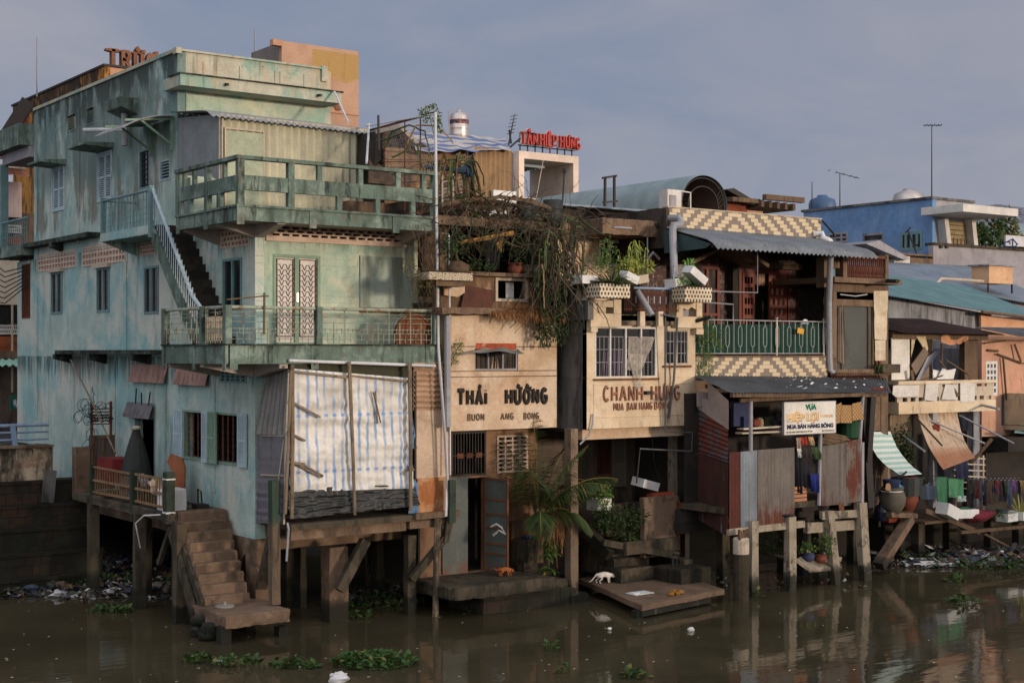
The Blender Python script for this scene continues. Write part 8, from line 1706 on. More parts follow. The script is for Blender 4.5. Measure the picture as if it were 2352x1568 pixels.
for k,(x0,y0,x1,y1,r) in enumerate(dg):
    m=MB(); m.tube([Z.Q(x0,y0,.0),Z.Q(x1,y1,1.2)],r,6); m2=MB(); solo('jutting_pole', m, M_pvcg if k!=0 else M_wood, ('grey pole jutting down across the orange wrapped post','long pale pole jutting from the middle of the ruined balcony','long pale pole jutting furthest right below the ruined balcony','short pale pole jutting over the dark shrub','pale pipe jutting from the right end of the broken balcony wall')[k], 'pole', 'poles jutting out under the ruined balcony')
m=MB(); m.beam(Z.Q(2278,1007,1.0),Z.Q(2232,1062,.6),.09,.09,j=.005); solo('timber_prop', m, M_wood, 'dark timber prop with a pale tip holding the rust tinted tarpaulin', 'pole')
def gstripe(t):
    x=t.sep(); a=t.math('PINGPONG',t.math('MULTIPLY',t.math('ADD',x[2],t.math('MULTIPLY',x[1],.35)),5.2),.5); return t.mix(t.ramp(a,.22,.28),lin((208,212,204)),lin((152,188,176)))
m=MB(); m.sheet(Z.Q(2072,1092,1.6),Z.Q(2118,1088,1.5),Z.Q(1989,991,.5),Z.Q(2044,989,.3),14,24,lambda u,v:-.22*sin(pi*v)*(1-.3*u)+.02*noise.noise(V((u*5,v*8,2))))
aw2=solo('striped_awning', m, mat('green striped cloth',None,base=gstripe,rough=.7,bump=.05), 'pale green and white striped cloth awning sagging beside the corrugated hut', 'awning', smooth=True)
m=MB(); m.tube([Z.Q(2069,1094,1.62),Z.Q(2082,1083,1.55)],.03); m.tube([Z.Q(1989,991,.5),Z.Q(2044,989,.3)],.02); put('rod', m, M_iron, aw2)
m=MB(); m.sheet(Z.Q(2167,1078,1.3),Z.Q(2240,1050,1.3),Z.Q(2107,946,.1),Z.Q(2199,946,.1),50,20,lambda u,v:.02*sin(u*60)*v-.25*sin(pi*v)*.6+.02*noise.noise(V((u*5,v*6,2))))
solo('rusty_tarp', m, mat('rust tinted tarp',(186,164,138),[((150,96,62),(1.5,1.5,3),.3,.46,.85,(3.5,3.0)),((120,92,70),(6,6,.6),.5,.68,.5)],rough=.7), 'rust tinted pale tarpaulin sloping out under the ruined balcony', 'tarpaulin', smooth=True)
m=MB(); bush(m,pb(2068,1025,-.6),.55,420,.12,.05,(.8,.6,1.2)); bush(m,pb(2080,1060,-.6),.4,200,.12,.05); m.tube([pb(2070,1110,-.5),pb(2068,1020,-.6)],.03); solo('dark_shrub', m, L_dark, 'dark leafy shrub between the striped awning and the rust tinted tarpaulin', 'shrub')
m=MB(); bush(m,pb(2165,1120,-.6),.3,90,.1,.04); bush(m,pb(2115,1120,-.4),.35,140,.1,.04); solo('green_plant', m, L_mid, 'thin green plant behind the hanging green cloth', 'plant')
# ---- peach house at the right edge
Y_=PL('b',.6); pe=thing('sunlit_house','sunlit peach house with a white lattice door and a concrete balcony at the right edge','house',(27,.6,0))
def yr(x0,y0,x1,y1): return er(x0,y0,x1,y1,Y_)
dl_=yr(2265,829,2293,908); m=MB(); Y_.wall(m,(Y_.px(2255,0)[0],36,0,Y_.px(2300,780)[1]),[dl_,yr(2300,905,2420,975)],.2); put('wall', m, mat('salmon plaster',(200,154,128),[((190,160,136),1,.5,.66,.7),((110,92,80),(3,3,1),.58,.72,.7)]), pe)
m=MB(); Y_.wall(m,dl_,grid_holes(dl_,3,5,.62,0,.06),.06,-.02); put('lattice_door', m, M_foam, pe)
m=MB(); m.corr((Y_.px(2245,0)[0],-.9,Y_.px(2270,772)[1]),(36,-.9,Y_.px(2270,772)[1]-.1),(Y_.px(2245,0)[0],.7,Y_.px(2270,752)[1]),(36,.7,Y_.px(2270,752)[1]),.12,.02); put('eave', m, M_roofd, pe)
m=MB(); y0=Y_.px(2320,975)[1]; y1=Y_.px(2320,902)[1]; a=Y_.px(2306,0)[0]; m.box(a,36,-.6,-.4,y0,y1); m.box(a,a+.2,-.4,.59,y0,y1); m.box(a,36,-.6,.59,y0-.15,y0+.02); put('balcony', m, M_cream, pe)
m=MB(); m.box(a+.15,36,-.64,-.601,y0+.35,y1-.2); put('balcony_panel', m, M_trim, pe)
m=MB(); m.tube([Y_.Q(2268,842-38,.05),Y_.Q(2292,806,.05)],.04); m.beam(Y_.Q(2304,820,.1),Y_.Q(2312,918,.1),.05); m.beam(Y_.Q(2290,852-40,.1),Y_.Q(2352,835,.1),.04); m.beam(Y_.Q(2330,790,.1),Y_.Q(2345,830,.2),.05); m.beam(Y_.Q(2262,806-18,.1),Y_.Q(2310,782,.2),.05);each('pole', m, M_wood, pe)
m=MB(); m.box(Y_.px(2255,0)[0],36,-.4,.59,Y_.px(2300,1010)[1]-.3,Y_.px(2300,1000)[1]); m.box(Y_.px(2255,0)[0],36,.45,.59,0,Y_.px(2300,1000)[1]); put('lower_wall', m, M_dark, pe)
m=MB(); m.prism([Y_.Q(2330,990,.9),Y_.Q(2420,1000,.9),Y_.Q(2420,985,0),Y_.Q(2345,980,0)],(0,0,-.05)); put('teal_canopy', m, M_rooft, pe)
m=MB(); m.box(Y_.px(2352,0)[0]+.2,40,-1,8,0,9); struct('ground', m, M_dark) if False else None
# ================================================================= right-hand deck, jars, laundry and boxes
DK=PL('b',-1.8); dz=DK.px(2200,1190)[1]
dk2=thing('right_deck','long dark timber deck on rough posts at the right edge of the canal','deck',(24,-1.8,0))
m=MB(); m.box(DK.px(2125,0)[0],35,-1.8,.5,dz-.08,dz); m.box(DK.px(1990,0)[0],DK.px(2125,0)[0],-1.4,.5,dz+.2,dz+.3); put('deck_floor', m, M_wood, dk2)
m=MB(); m.beam(DK.Q(2125,1172,0),DK.Q(2250,1222,.05),.08,.14); m.beam(DK.Q(2205,1222,.1),DK.Q(2352,1208,.1),.12,.1,j=.01); m.beam(DK.Q(2260,1225,0),DK.Q(2330,1262,.1),.06); m.beam(DK.Q(2270,1290,0),DK.Q(2380,1310,0),.05,.1); each('brace', m, M_wood, dk2)
for (x0,x1,yt,yw,b) in ((2110,2125,1190,1285,-1.2),(2068,2078,1190,1280,-.9),(2180,2200,1195,1280,-.6),(2275,2292,1190,1270,-1.4),(2340,2350,1200,1265,-1.2)): put('post', pillar(x0,yt,x1,yw,b,dep=.25,bot=-.5), M_wetc, dk2)
m=MB(); m.beam(pb(2088,1190,-2.1),pb(2020,1300,-2.4),.3,.22,j=.03); m.beam(pb(2035,1180,-2.0),pb(2095,1182,-2.0),.4,.15,j=.02); each('brace', m, M_brown, dk2)
m=MB(); m.box(DK.px(2050,0)[0],36,.5,.6,0,dz+.3); put('back_wall', m, M_dark, dk2)
def jar(x,y,b,r,h,mm,lab,nm='water_jar',prof=None,cat='jar'):
    p=pb(x,y,b); r*=.72; m=MB(); m.lathe(p,[(r*a,h*c) for a,c in (prof or [(.55,0),(.9,.3),(1,.6),(.85,.85),(.75,.92),(.85,.95),(.85,1),(.7,1)])],20); return solo(nm,m,mm,lab,cat,smooth=True)
jar(2050,1178,-2.0,.52,.72,mat('grey clay',(92,86,74),[((60,58,50),3,.5,.7,.5)]),'grey clay water jar under the white basin')
jar(2048,1142,-2.0,.44,.2,M_foam,'white enamel basin balanced on the grey clay jar','basin',[(.5,0),(.9,.8),(1,.85),(1,1),(.9,.95)],'basin')
jar(2047,1130,-2.0,.34,.36,mat('dark blue bucket',(34,46,76)),'dark blue bucket with a tan cloth in the white basin','bucket',[(.8,0),(.95,.9),(1,1),(.9,1)],'bucket')
jar(2083,1172,-1.9,.48,.95,M_terra,'tall terracotta jar carrying the black crate')
m=MB(); p=pb(2083,1136,-1.9); m.lathe(p,[(.42,0),(.45,.5),(.42,.5)],16); solo('black_crate', m, M_tank, 'round black crate on the terracotta jar', 'crate')
m=MB(); m.blob(pb(2070,1112,-1.9),.22,(1.3,.8,.8),9,7,.5); solo('blue_bag', m, mat('light blue bag',(96,150,186),rough=.4), 'crumpled light blue plastic bag on the black crate', 'bag')
m=MB(); m.sheet(pb(2040,1126,-2.4),pb(2052,1130,-2.4),pb(2036,1110,-2.1),pb(2048,1108,-2.1),6,6,lambda u,v:-.08*sin(pi*v)); solo('tan_cloth', m, mat('tan cloth',(160,124,84)), 'small tan cloth draped over the dark blue bucket', 'cloth')
jar(2024,1195,-1.8,.3,.52,mat('dark blue plastic',(22,28,46),rough=.4),'dark blue ribbed plastic water bottle in the shade left of the jars','water_bottle',[(.8,0),(.95,.05),(.9,.2),(.97,.25),(.9,.4),(.97,.45),(.9,.6),(.7,.8),(.3,.9),(.3,1)],'bottle')
m=MB(); p=pb(2042,1200,-1.9); m.box(p.x-.0,p.x+.45,p.y,p.y+.3,p.z,p.z+.38); solo('orange_crate', m, mat('orange red crate',(130,56,34)), 'orange red crate below the grey clay jar', 'crate')
m=MB(); p=pb(2130,1147,-1.4); m.box(p.x,p.x+.4,p.y,p.y+.25,p.z,p.z+.38); m.lathe((p.x+.1,p.y+.1,p.z+.38),[(.07,0),(.07,.06)],10); m.tube([(p.x+.15,p.y+.1,p.z+.38),(p.x+.2,p.y+.1,p.z+.48),(p.x+.35,p.y+.1,p.z+.38)],.02); solo('jerry_can', m, mat('cloudy plastic',(140,154,166),rough=.4), 'cloudy white jerry can on the deck left of the green cloth', 'jerry can')
DQ=PL('b',-1.6)
for a in ((2150,1095,2176,1176,.1,(56,104,74),'long green cloth hanging left of the bundled green one'),(2178,1098,2214,1142,.0,(78,134,98),'bundled lighter green cloth hung on the line'),(2190,1045,2222,1100,-.3,(44,48,74),'dark blue shirt hanging high behind the green cloths'),(2200,1138,2220,1152,.02,(160,170,170),'pale cloth under the bundled green one')): cloth(DQ,*a,nm='cloth',cat='cloth',grp='green cloths on the deck')
cl=[(30,28,30),(44,36,34),(74,32,36),(58,60,66),(36,38,54),(64,50,40),(38,46,70),(96,36,40),(34,34,40),(48,52,44),(58,72,90),(92,60,104),(60,54,66),(120,102,64),(40,36,36),(170,160,150)]
nmz=['black','dark brown','maroon','grey','navy','brown','blue grey','dark red','charcoal','olive','steel blue','purple','plum grey','mustard','very dark','pale beige']
for k in range(16):
    x=2222+k*9.2; w=ru(8,17); y1=1150+ru(-22,22) if k not in (11,15) else 1128
    cloth(DQ,x,1103,x+w,y1,.05+.04*(k%2),cl[k],'%s garment on the laundry line, number %d from the left'%(nmz[k],k+1),'garment','clothes','garments on the laundry line',2)
m=MB(); m.tube([DQ.Q(2140,1092,.08),DQ.Q(2240,1102,.08),DQ.Q(2420,1096,.08)],.01,4); m.tube([DQ.Q(2215,1100,.05),DQ.Q(2420,1098,.05)],.015,4); solo('laundry_line', m, M_iron, 'thin line carrying the row of dark garments at the right', 'line')
m=MB(); 
for k in range(13): x=2226+k*9.2; m.tube([DQ.Q(x,1103,.06),DQ.Q(x+4,1097,.06),DQ.Q(x+8,1103,.06)],.006,3)
solo('coat_hangers', m, M_pvc, 'row of thin pale coat hangers on the laundry line', 'hangers')
m=MB(); 
for k in range(6): y=1050+k*14; m.beam(DQ.Q(2190,y,-.8),DQ.Q(2262,y+3,-.8),.05,.04)
for x in (2195,2258): m.beam(DQ.Q(x,1180,-.8),DQ.Q(x,1045,-.8),.05)
solo('slat_rail', m, M_trim, 'pale slatted rail behind the laundry', 'rail')
def wbox(x,y,b,s,rot,lab): return fbox(pb(x,y,b),s,rot,lab)
wbox(2174,1186,-2.0,(.32,.2,.34),(0,.35,.1),'white foam box standing tilted at the deck edge'); wbox(2208,1188,-1.8,(.5,.25,.26),(0,.05,.0),'long white foam box lying on the deck edge'); wbox(2313,1196,-2.0,(.3,.2,.24),(0,0,.1),'small white foam box with grassy plant at the right'); wbox(2344,1192,-2.0,(.3,.25,.26),(0,0,.1),'white foam box with snake plants at the right edge')
m=MB(); m.blob(DK.Q(2248,1184,.1),.3,(2.0,.8,.6),14,8,.25); solo('red_sack', m, mat('dark red mesh sack',(106,30,44),[((60,20,30),9,.5,.6,.7)]), 'dark red mesh sack lying on the deck edge between foam boxes', 'sack', smooth=True)
m=MB(); m.blob(DK.Q(2222,1172,-.1),.25,(1.6,.7,.4),10,6,.4); solo('green_bag', m, mat('green bag',(52,92,72)), 'flat green plastic bag behind the dark red sack', 'bag')
for (x,y,n,L,w,dr_,lab) in ((2297,1180,60,.6,.02,1.3,'grassy arching plant in the deck pot at the right'),(2345,1180,26,.75,.05,.15,'upright snake plants in the right edge foam box')): m=MB(); spiky(m,DK.Q(x,y,.1),n,L,w,dr_,.5 if n==26 else 1); solo('deck_plant', m, L_mid if n==60 else leafmat('snake plant',(110,112,52),(150,146,80)), lab, 'plant')
jar(2300,1196,-1.9,.26,.36,mat('grey blue pot',(52,60,62)),'dark grey pot of the grassy arching plant','flower_pot',None,'pot')
m=MB(); m.beam(DK.Q(1994,1165,-.0),DK.Q(2040,1105,.0),.06,.06); m.tube([DK.Q(2005,1175,.2),DK.Q(2012,1080,.2)],.03); solo('leaning_stick', m, M_iron, 'dark sticks leaning below the striped awning', 'stick')
m=MB(); DK.box(m,er(1990,1125,2030,1165,DK),-.9,-.8); solo('pale_panel', m, M_greyw, 'stained pale panel below the striped awning', 'panel')
m=MB(); DK.box(m,er(2085,1075,2122,1150,DK),-1.4,-1.3); solo('pale_wall', m, M_trim, 'pale rendered wall piece right of the terracotta jar', 'wall')
m=MB(); m.box(DK.px(2005,0)[0],DK.px(2020,0)[0],-1.3,-1.0,dz+.3,DK.px(2010,1045)[1]); solo('red_shelf', m, mat('dark red shelf',(90,30,30)), 'dark red shelf in the shade under the striped awning', 'shelf')
m=MB(); m.tube([pb(2075,1195,-2.0),pb(2076,1232,-2.0)],.025); solo('hose_end', m, M_pvcg, 'grey hose end dangling beside the diagonal beam', 'hose')
# ================================================================= roofs and walls behind, right
def slabpoly(name,par,pts,off,m_): m=MB(); m.prism(pts,off); return put(name,m,m_,par)
q1=PL('b',3.0); tr_=thing('teal_roof_house','long low house with a teal corrugated roof above a stained grey wall','house',q1.Q(2150,760))
L0=q1.px(1995,0)[0]; A=q1.Q(1995,672); 
m=MB(); m.prism([q1.Q(1990,800),q1.Q(2277,800),q1.Q(2277,722),q1.Q(2048,680),q1.Q(1990,672)],(0,.3,0)); put('wall', m, M_greyw, tr_)
m=MB(); m.corr(q1.Q(1990,671,.5),q1.Q(2440,742,.5),q1.Q(1990,671,.5)+V((1.2,5,1.35)),q1.Q(2440,742,.5)+V((1.2,5,1.55)),.16,.02,2); put('roof', m, M_rooft, tr_)
m=MB(); m.prism([q1.Q(2255,800,.2),q1.Q(2440,800,.2),q1.Q(2440,745,.2),q1.Q(2253,722,.2)],(0,.1,0)); put('sunlit_wall', m, mat('warm plaster',(208,158,122)), tr_)
m=MB(); m.tube([q1.Q(2256,716,.55),q1.Q(2440,738,.55)],.06,6); put('gutter', m, M_wood, tr_)
q2=PL('b',10.0); br_=thing('blue_roof_house','low house with a pale blue grey corrugated roof behind the teal roof','house',q2.Q(2150,700))
m=MB(); m.prism([q2.Q(1980,720),q2.Q(2440,760),q2.Q(2440,706),q2.Q(1980,630)],(0,.3,0)); put('wall', m, M_greyp, br_)
m=MB(); m.corr(q2.Q(2048,690,.1),q2.Q(2190,690,.1),q2.Q(2048,640,.1),q2.Q(2190,662,.1),.2,.02); put('tin_wall', m, mat('blue grey tin wall',(98,112,128),[((60,66,76),(5,5,.4),.5,.66,.6)]), br_)
m=MB(); m.corr(q2.Q(1980,628,.5),q2.Q(2440,710,.5),q2.Q(1980,628,.5)+V((1.0,5,.9)),q2.Q(2440,710,.5)+V((1.0,5,2.2)),.2,.025,2); put('roof', m, M_roofb, br_)
vb=thing('roof_box','rust stained cream box vent standing on the pale blue grey roof','vent box',q2.Q(2285,650)); m=MB(); p=q2.Q(2262,655,.2); m.box(p.x+.3,p.x+2.0,p.y,p.y+.9,p.z+.1,p.z+.85); put('box', m, mat('rusty cream panel',(206,166,128),[((150,96,60),3,.56,.7,.7)]), vb); m=MB(); m.box(p.x+.15,p.x+2.1,p.y-.1,p.y+1,p.z+.86,p.z+.92); put('lid', m, M_greyw, vb)
m=MB(); [m.beam((p.x+a,p.y+.05,p.z-.3),(p.x+a,p.y+.05,p.z+.1),.06) for a in (.3,2.0)]; put('leg', m, M_iron, vb)
m=MB(); m.tube([q2.Q(2258,646,.4),q2.Q(2200,642,.4),q2.Q(2162,640,.4),q2.Q(2150,652,.4),q2.Q(2155,666,.5),q2.Q(2166,668,.5),q2.Q(2175,652,.5)],.06,7); solo('roof_hose', m, M_trim, 'curled pale hose lying on the pale blue grey roof', 'hose')
q3=PL('b',15.3); pw=thing('parapet_block','pale grey parapet wall with an open framed section in front of the blue house','wall',q3.Q(2200,640))
m=MB(); r=er(2144,574,2460,700,q3); q3.box(m,r,-.3,0); put('wall', m, M_greyp, pw)
m=MB(); r0=er(2066,583,2144,700,q3); q3.wall(m,r0,[(r0[0]+.3,r0[1]-.05,q3.px(2100,592)[1],q3.px(2100,587)[1]),(r0[0]+.3,r0[1]-.05,q3.px(2100,616)[1],q3.px(2100,610)[1])],.3); put('frame', m, M_brown, pw)
m=MB(); q3.box(m,er(2144,568,2460,574,q3),-.5,.1); 
for x in (2157,2170,2250,2260,2330,2345): q3.box(m,er(x,564,x+5,570,q3),-.3,.12)
put('coping', m, M_wetc, pw)
m=MB(); q3.box(m,er(2030,590,2066,614,q3),-.3,.6); put('white_band', m, M_white, pw)
m=MB(); m.prism([q3.Q(2025,612,1),q3.Q(2092,592,1),q3.Q(2040,572,1),q3.Q(1985,545,1)],(0,.1,-.1)) if False else m.prism([q3.Q(1990,560,1),q3.Q(2020,552,1),q3.Q(2092,594,1),q3.Q(2080,598,1)],(0,2,0)); put('sloping_roof', m, M_greyp, pw)
m=MB(); q3.box(m,er(2298,546,2440,570,q3),.2,.3); sb_=solo('ship_panel', m, mat('white panel',(190,190,192),bump=0), 'white panel with a thin blue line drawing of a ship at the right', 'panel')
m=MB(); S_=lambda x,y:q3.Q(x,y,.32)
for pts in (((2302,562),(2310,566),(2332,566),(2338,560)),((2306,561),(2308,556),(2320,556),(2320,561)),((2326,566),(2326,548)),((2326,548),(2337,561)),((2326,549),(2312,556))): m.tube([S_(x,y) for x,y in pts],.03,4)
put('ship_drawing', m, mat('blue line paint',(50,70,120),bump=0), sb_)
# blue house
BA=PL('a',44.3); c_b=16.0; BF=PL('b',c_b); bh=thing('blue_house','bright blue plastered house with a white canopy end on the far right skyline','house',(44.3,16,6))
bz=BA.px(2140,457)[1]; bfar=BA.px(1862,478)[0]+.5
wn=[]
for (x0,y0,x1,y1) in ((1903,534,1948,558),(1981,535,2030,557),(2068,532,2119,575)):
    u=sorted((BA.px(x0,0)[0],BA.px(x1,0)[0])); wn.append((u[0],u[1],BA.px((x0+x1)/2,y1)[1],BA.px((x0+x1)/2,y0)[1]))
m=MB(); BA.wall(m,(c_b,bfar,2,bz),wn,.3); put('wall', m, M_blue, bh)
aR=BF.px(2236,0)[0]; m=MB(); m.box(44.6,aR,c_b,c_b+.3,2,bz-.02); m.box(44.6,52,bfar-.3,bfar,2,bz-.1); m.box(44.6,aR,c_b+.3,bfar-.3,bz-.6,bz-.4); m.box(44.9,45,c_b+.3,bfar-.3,2,bz-.6); put('inner_wall', m, M_greyp, bh)
m=MB(); m.box(44.2,44.65,c_b-.1,bfar+.1,bz,bz+.12); m.box(44.65,aR,c_b-.1,c_b+.35,bz-.02,bz+.1); put('coping', m, M_dkwall, bh)
window(bh,BA,wn[0],3,M_greyp,M_glass,rows=2,w=.1); put('vent', louvre(MB(),BA,wn[1],4,-.2,.0,.12), M_greyw, bh); window(bh,BA,wn[2],4,M_tealp,M_glass,rows=1,w=.14,bars=8,bm=M_iron)
m=MB(); a0=BF.px(2176-12,0)[0]; a1=BF.px(2242,0)[0]; z1=BF.px(2200,485)[1]; z0=BF.px(2200,502)[1]; m.box(a0-1.6,a1,c_b-2.4,c_b-.001,z0,z1); put('canopy', m, M_white, bh)
m=MB(); BF.box(m,(44.7,BF.px(2212,0)[0],z1,bz-.05),.0,.01); put('upper_wall', m, M_greyp, bh)
m=MB(); m.prism([BF.Q(2148,503,.02),BF.Q(2156,503,.02),BF.Q(2168,580,.02),BF.Q(2160,580,.02)],(0,-2.2,0)) if False else m.beam(BF.Q(2164,503,.2),BF.Q(2174,585,.2),.3,.5); m.beam(BF.Q(2226,503,.2),BF.Q(2235,585,.2),.3,.5); each('fin', m, M_white, bh)
m=MB(); g_=er(2170,508,2222,585,BF); BF.box(m,g_,-.0,.04); put('gate', m, mat('olive folding gate',(146,130,96),[((104,92,66),(6,6,3),.5,.6,.6)]), bh)
m=MB(); 
for i in range(7): z=g_[2]+(g_[3]-g_[2])*i/7; BF.box(m,(g_[0],g_[1],z,z+.05),.041,.08)
for i in range(6): u=g_[0]+(g_[1]-g_[0])*i/6; BF.box(m,(u,u+.05,g_[2],g_[2]+(g_[3]-g_[2])*.5),.041,.075)
put('gate_bars', m, M_brown, bh)
for (x,y,a,r,mm,lab) in ((1889,474,47,.75,mat('blue plastic tank',(70,96,128),rough=.5),'domed blue water tank on the left end of the blue house roof'),(2087,462,46,.8,mat('steel tank',None),'squat shiny steel tank on the blue house roof')):
    p=pa(x,y+4,a); m=MB(); m.lathe(p-V((0,0,.5)),[(r,0),(r,.7),(r*.9,.95),(r*.4,1.1),(r*.35,1.2),(.01,1.22)],18); solo('roof_tank', m, mm, lab, 'water tank', smooth=True)
for (x,y0,y1,a,k,lab) in ((1865,417,480,45,0,'short bare mast at the left end of the blue house roof'),(1929,398,476,45.5,2,'mast with a slanted antenna on the blue house roof'),(2140,288,458,45,1,'tallest thin mast with a small crossbar on the blue house corner')):
    p=pa(x,y1,a); q=pa(x,y0,a); m=MB(); m.tube([p-V((0,0,.2)),q],.035,5,.02); t_=thing('antenna_mast',lab,'antenna',p); put('mast', m, M_iron, t_)
    if k: m=MB(); d=V((.75,-.55,-.25 if k==2 else 0)); d=d*(.5 if k==1 else 1); m.tube([q-d*(.9 if k==1 else .2),q+d*1.1],.018,4); [m.tube([q+d*t-V((.15,.2,0)),q+d*t+V((.15,.2,0))],.02,4) for t in (-.6,-.2,.2,.6,.9)]; put('antenna', m, M_iron, t_)
m=MB(); p=pa(2105+6,598,43); m.tube([p,pa(2085+0,528,43)],.04); m.tube([pa(2080,534,43),pa(2092,522,43)],.03); solo('small_mast', m, M_iron, 'leaning thin mast in front of the blue house window', 'antenna')
# distant roof and terrace greenery
q4=PL('b',30); fr_=thing('distant_roof','distant grey ribbed roof above a pale blue wall at the right skyline','building',q4.Q(2300,540)); m=MB(); m.corr(q4.Q(2236,520,.5),q4.Q(2500,498,.5),q4.Q(2236,520,.5)+V((1,8,1.)),q4.Q(2500,498,.5)+V((1,8,1.6)),.5,.05); put('roof', m, M_greyw, fr_); m=MB(); m.prism([q4.Q(2236,640),q4.Q(2500,640),q4.Q(2500,500),q4.Q(2236,521)],(0,6,0)); put('wall', m, mat('pale blue wall',(132,158,180)), fr_)
for (x,y,r,n,lm,lab) in ((2258,543,1.5,420,L_dark,'dense dark green tree on the terrace beside the blue house'),(2228,548,.9,200,L_mid,'small palm like shrub right of the blue house gate'),(2320,548,1.2,360,leafmat('autumn bush',(70,76,36),(120,110,50)),'loose yellow green bush on the terrace near the right edge'),(2190,565,.9,260,L_dark,'low leafy bush at the foot of the blue house gate'),(2275,565,1.0,200,L_mid,'low bush under the dense dark green terrace tree')):
    p=pb(x,y,19); t_=thing('terrace_tree' if r>1.1 else 'terrace_bush',lab,'tree' if r>1.1 else 'bush',p-V((0,0,r))); m=MB(); bush(m,p,r,int(n*1.6),.32,.13,(1,.8,.9),10); put('crown' if r>1.1 else 'foliage', m, lm, t_); m=MB(); m.tube([p-V((0,0,r*1.3)),p],.08,6,.04); put('trunk', m, M_stem, t_)
m=MB(); m.box(38,70,16.4,32,4,q3.px(2200,575)[1]-.3); solo('terrace_block', m, M_brown, 'plain block carrying the planted terrace behind the grey parapet wall', 'building')
m=MB(); z=q3.px(2200,566)[1]; m.tube([q3.P(44,z+.1,-1.5),q3.P(62,z+.5,-1.5)],.04); solo('terrace_rail', m, M_iron, 'thin rail in front of the terrace bushes', 'rail')
# filler houses hidden mostly behind: close the row toward the right edge
m=MB(); m.box(36,60,1.5,9,0,7.5); solo('end_block', m, M_greyw, 'plain grey block closing the row at the right edge', 'building')
# ================================================================= floating weed, rubbish, mud
def hy(x,y,rx,ry,n,lab,L=.16):
    p=pz(x,y,0); m=MB(); hyacinth(m,(p.x,p.y),rx,ry,n,L); m.mul(Matrix.Translation(V((p.x,p.y,0)))@Matrix.Rotation(-radians(36),4,'Z')@Matrix.Translation(V((-p.x,-p.y,0)))); return solo('water_hyacinth', m, L_hya, lab, 'water hyacinth', 'floating weed patches')
hy(865,1522,.8,.7,330,'largest bright green hyacinth patch near the bottom edge'); hy(790,1525,.3,.2,50,'little arm of weed left of the largest hyacinth patch')
hy(668,1532,.5,.22,90,'medium hyacinth patch left of the largest one'); hy(545,1527,.55,.17,75,'hyacinth strip beside a white scrap in front of the landing slab'); hy(457,1520,.3,.12,45,'small weed sprig left of the hyacinth strip')
hy(250,1405,.5,.3,80,'sparse weed patch before the rubbish bank at the left'); hy(825,1418,.3,.2,30,'weed tuft beside the big brown pillar'); hy(870,1385,1.1,.8,260,'weed mat in the shade under the tarp hut'); hy(1100,1403,.3,.2,55,'weed tuft below the stone terrace')
hy(1270,1490,.2,.25,14,'tiny sprig floating in front of the terrace'); hy(1740,1372,.12,.1,8,'tiny sprig right of the raft slab'); hy(2215,1385,.5,.2,70,'weed patch right of the tall leaning pile'); hy(2195,1335,.3,.25,60,'upright weed clump right of the leaning piles'); hy(2290,1300,1.6,.7,320,'wide weed mat under the right deck'); hy(2120,1290,1.4,.5,220,'weed mat among the foam scraps at the right')
hy(1455,1555,.25,.12,30,'small weed sprig at the bottom edge right of centre'); hy(1290,1545,.2,.08,10,'dark twig of weed at the bottom edge')
hy(270,1340,1.6,.6,380,'weeds growing over the rubbish bank at the left'); hy(60,1350,1.5,.5,200,'weeds at the foot of the embankment wall',.14)
def scatter(pts,n,smin,smax,mm,lab,nm='rubbish'):
    m=MB()
    for _ in range(n):
        x=ru(pts[0],pts[2]); y=ru(pts[1],pts[3]); t=(pts[3]-y)/(pts[3]-pts[1]); p=pz(x,y,0); p=V((p.x,p.y,.01+.0*t)) 
        p.z=max(.01,.25*t+.1*noise.noise(V((p.x*1.4,p.y*1.4,0)))); s=ru(smin,smax); a=ru(0,6.3); u=V((cos(a),sin(a),ru(-.3,.5))); v=V((-sin(a),cos(a),ru(-.3,.5)))
        m.add([p,p+u*s,p+u*s*.9+v*s*ru(.4,1)+V((0,0,ru(0,.06))),p+v*s*ru(.5,1),p+(u+v)*s*.4+V((0,0,ru(.01,.07)))],[(0,1,4),(1,2,4),(2,3,4),(3,0,4)])
    return solo(nm,m,mm,lab,'rubbish',kind='stuff')
def trashbase(t):
    g=t.new('ShaderNodeNewGeometry').outputs['Random Per Island']; r=t.new('ShaderNodeValToRGB'); t.l.new(g,r.inputs[0]); r.color_ramp.interpolation='CONSTANT'
    e=r.color_ramp.elements; cs=[(0,(58,54,48)),(.3,(96,92,88)),(.42,(40,44,52)),(.55,(84,66,50)),(.68,(60,68,84)),(.76,(88,54,46)),(.8,(150,148,146)),(.87,(52,62,40)),(.95,(118,98,62)),(.98,(190,188,184))]
    for i,(q,c) in enumerate(cs):
        x=e[i] if i<2 else e.new(q); x.position=q; x.color=(*lin(c),1)
    return r.outputs[0]
M_trash=mat('mixed rubbish',None,base=trashbase,rough=.6,bump=0)
scatter((0,1290,400,1375),1300,.05,.22,M_trash,'heap of rubbish on the mud bank under the side deck'); scatter((0,1300,400,1365),26,.06,.18,M_foam,'white scraps among the rubbish at the left')
m=MB()
for k in range(46):
    x=ru(0,400) if k<30 else ru(2040,2352); y=ru(1295,1365) if k<30 else ru(1272,1300); m.blob(pz(x,y,ru(.02,.2)),ru(.06,.18),(1.3,1,.6),7,5,.5)
solo('rubbish_bags', m, M_trash, 'crumpled bags sunk into the rubbish along the banks', 'rubbish', kind='stuff')
scatter((800,1370,960,1395),160,.05,.15,M_trash,'rubbish in the shade under the tarp hut'); scatter((2010,1275,2352,1305),500,.06,.25,M_trash,'rubbish afloat under the right deck'); scatter((2050,1280,2300,1300),24,.1,.3,M_foam,'white scraps afloat under the right deck'); scatter((1250,1335,2000,1350),120,.04,.12,M_trash,'sparse rubbish drifting behind the piles')
m=MB()
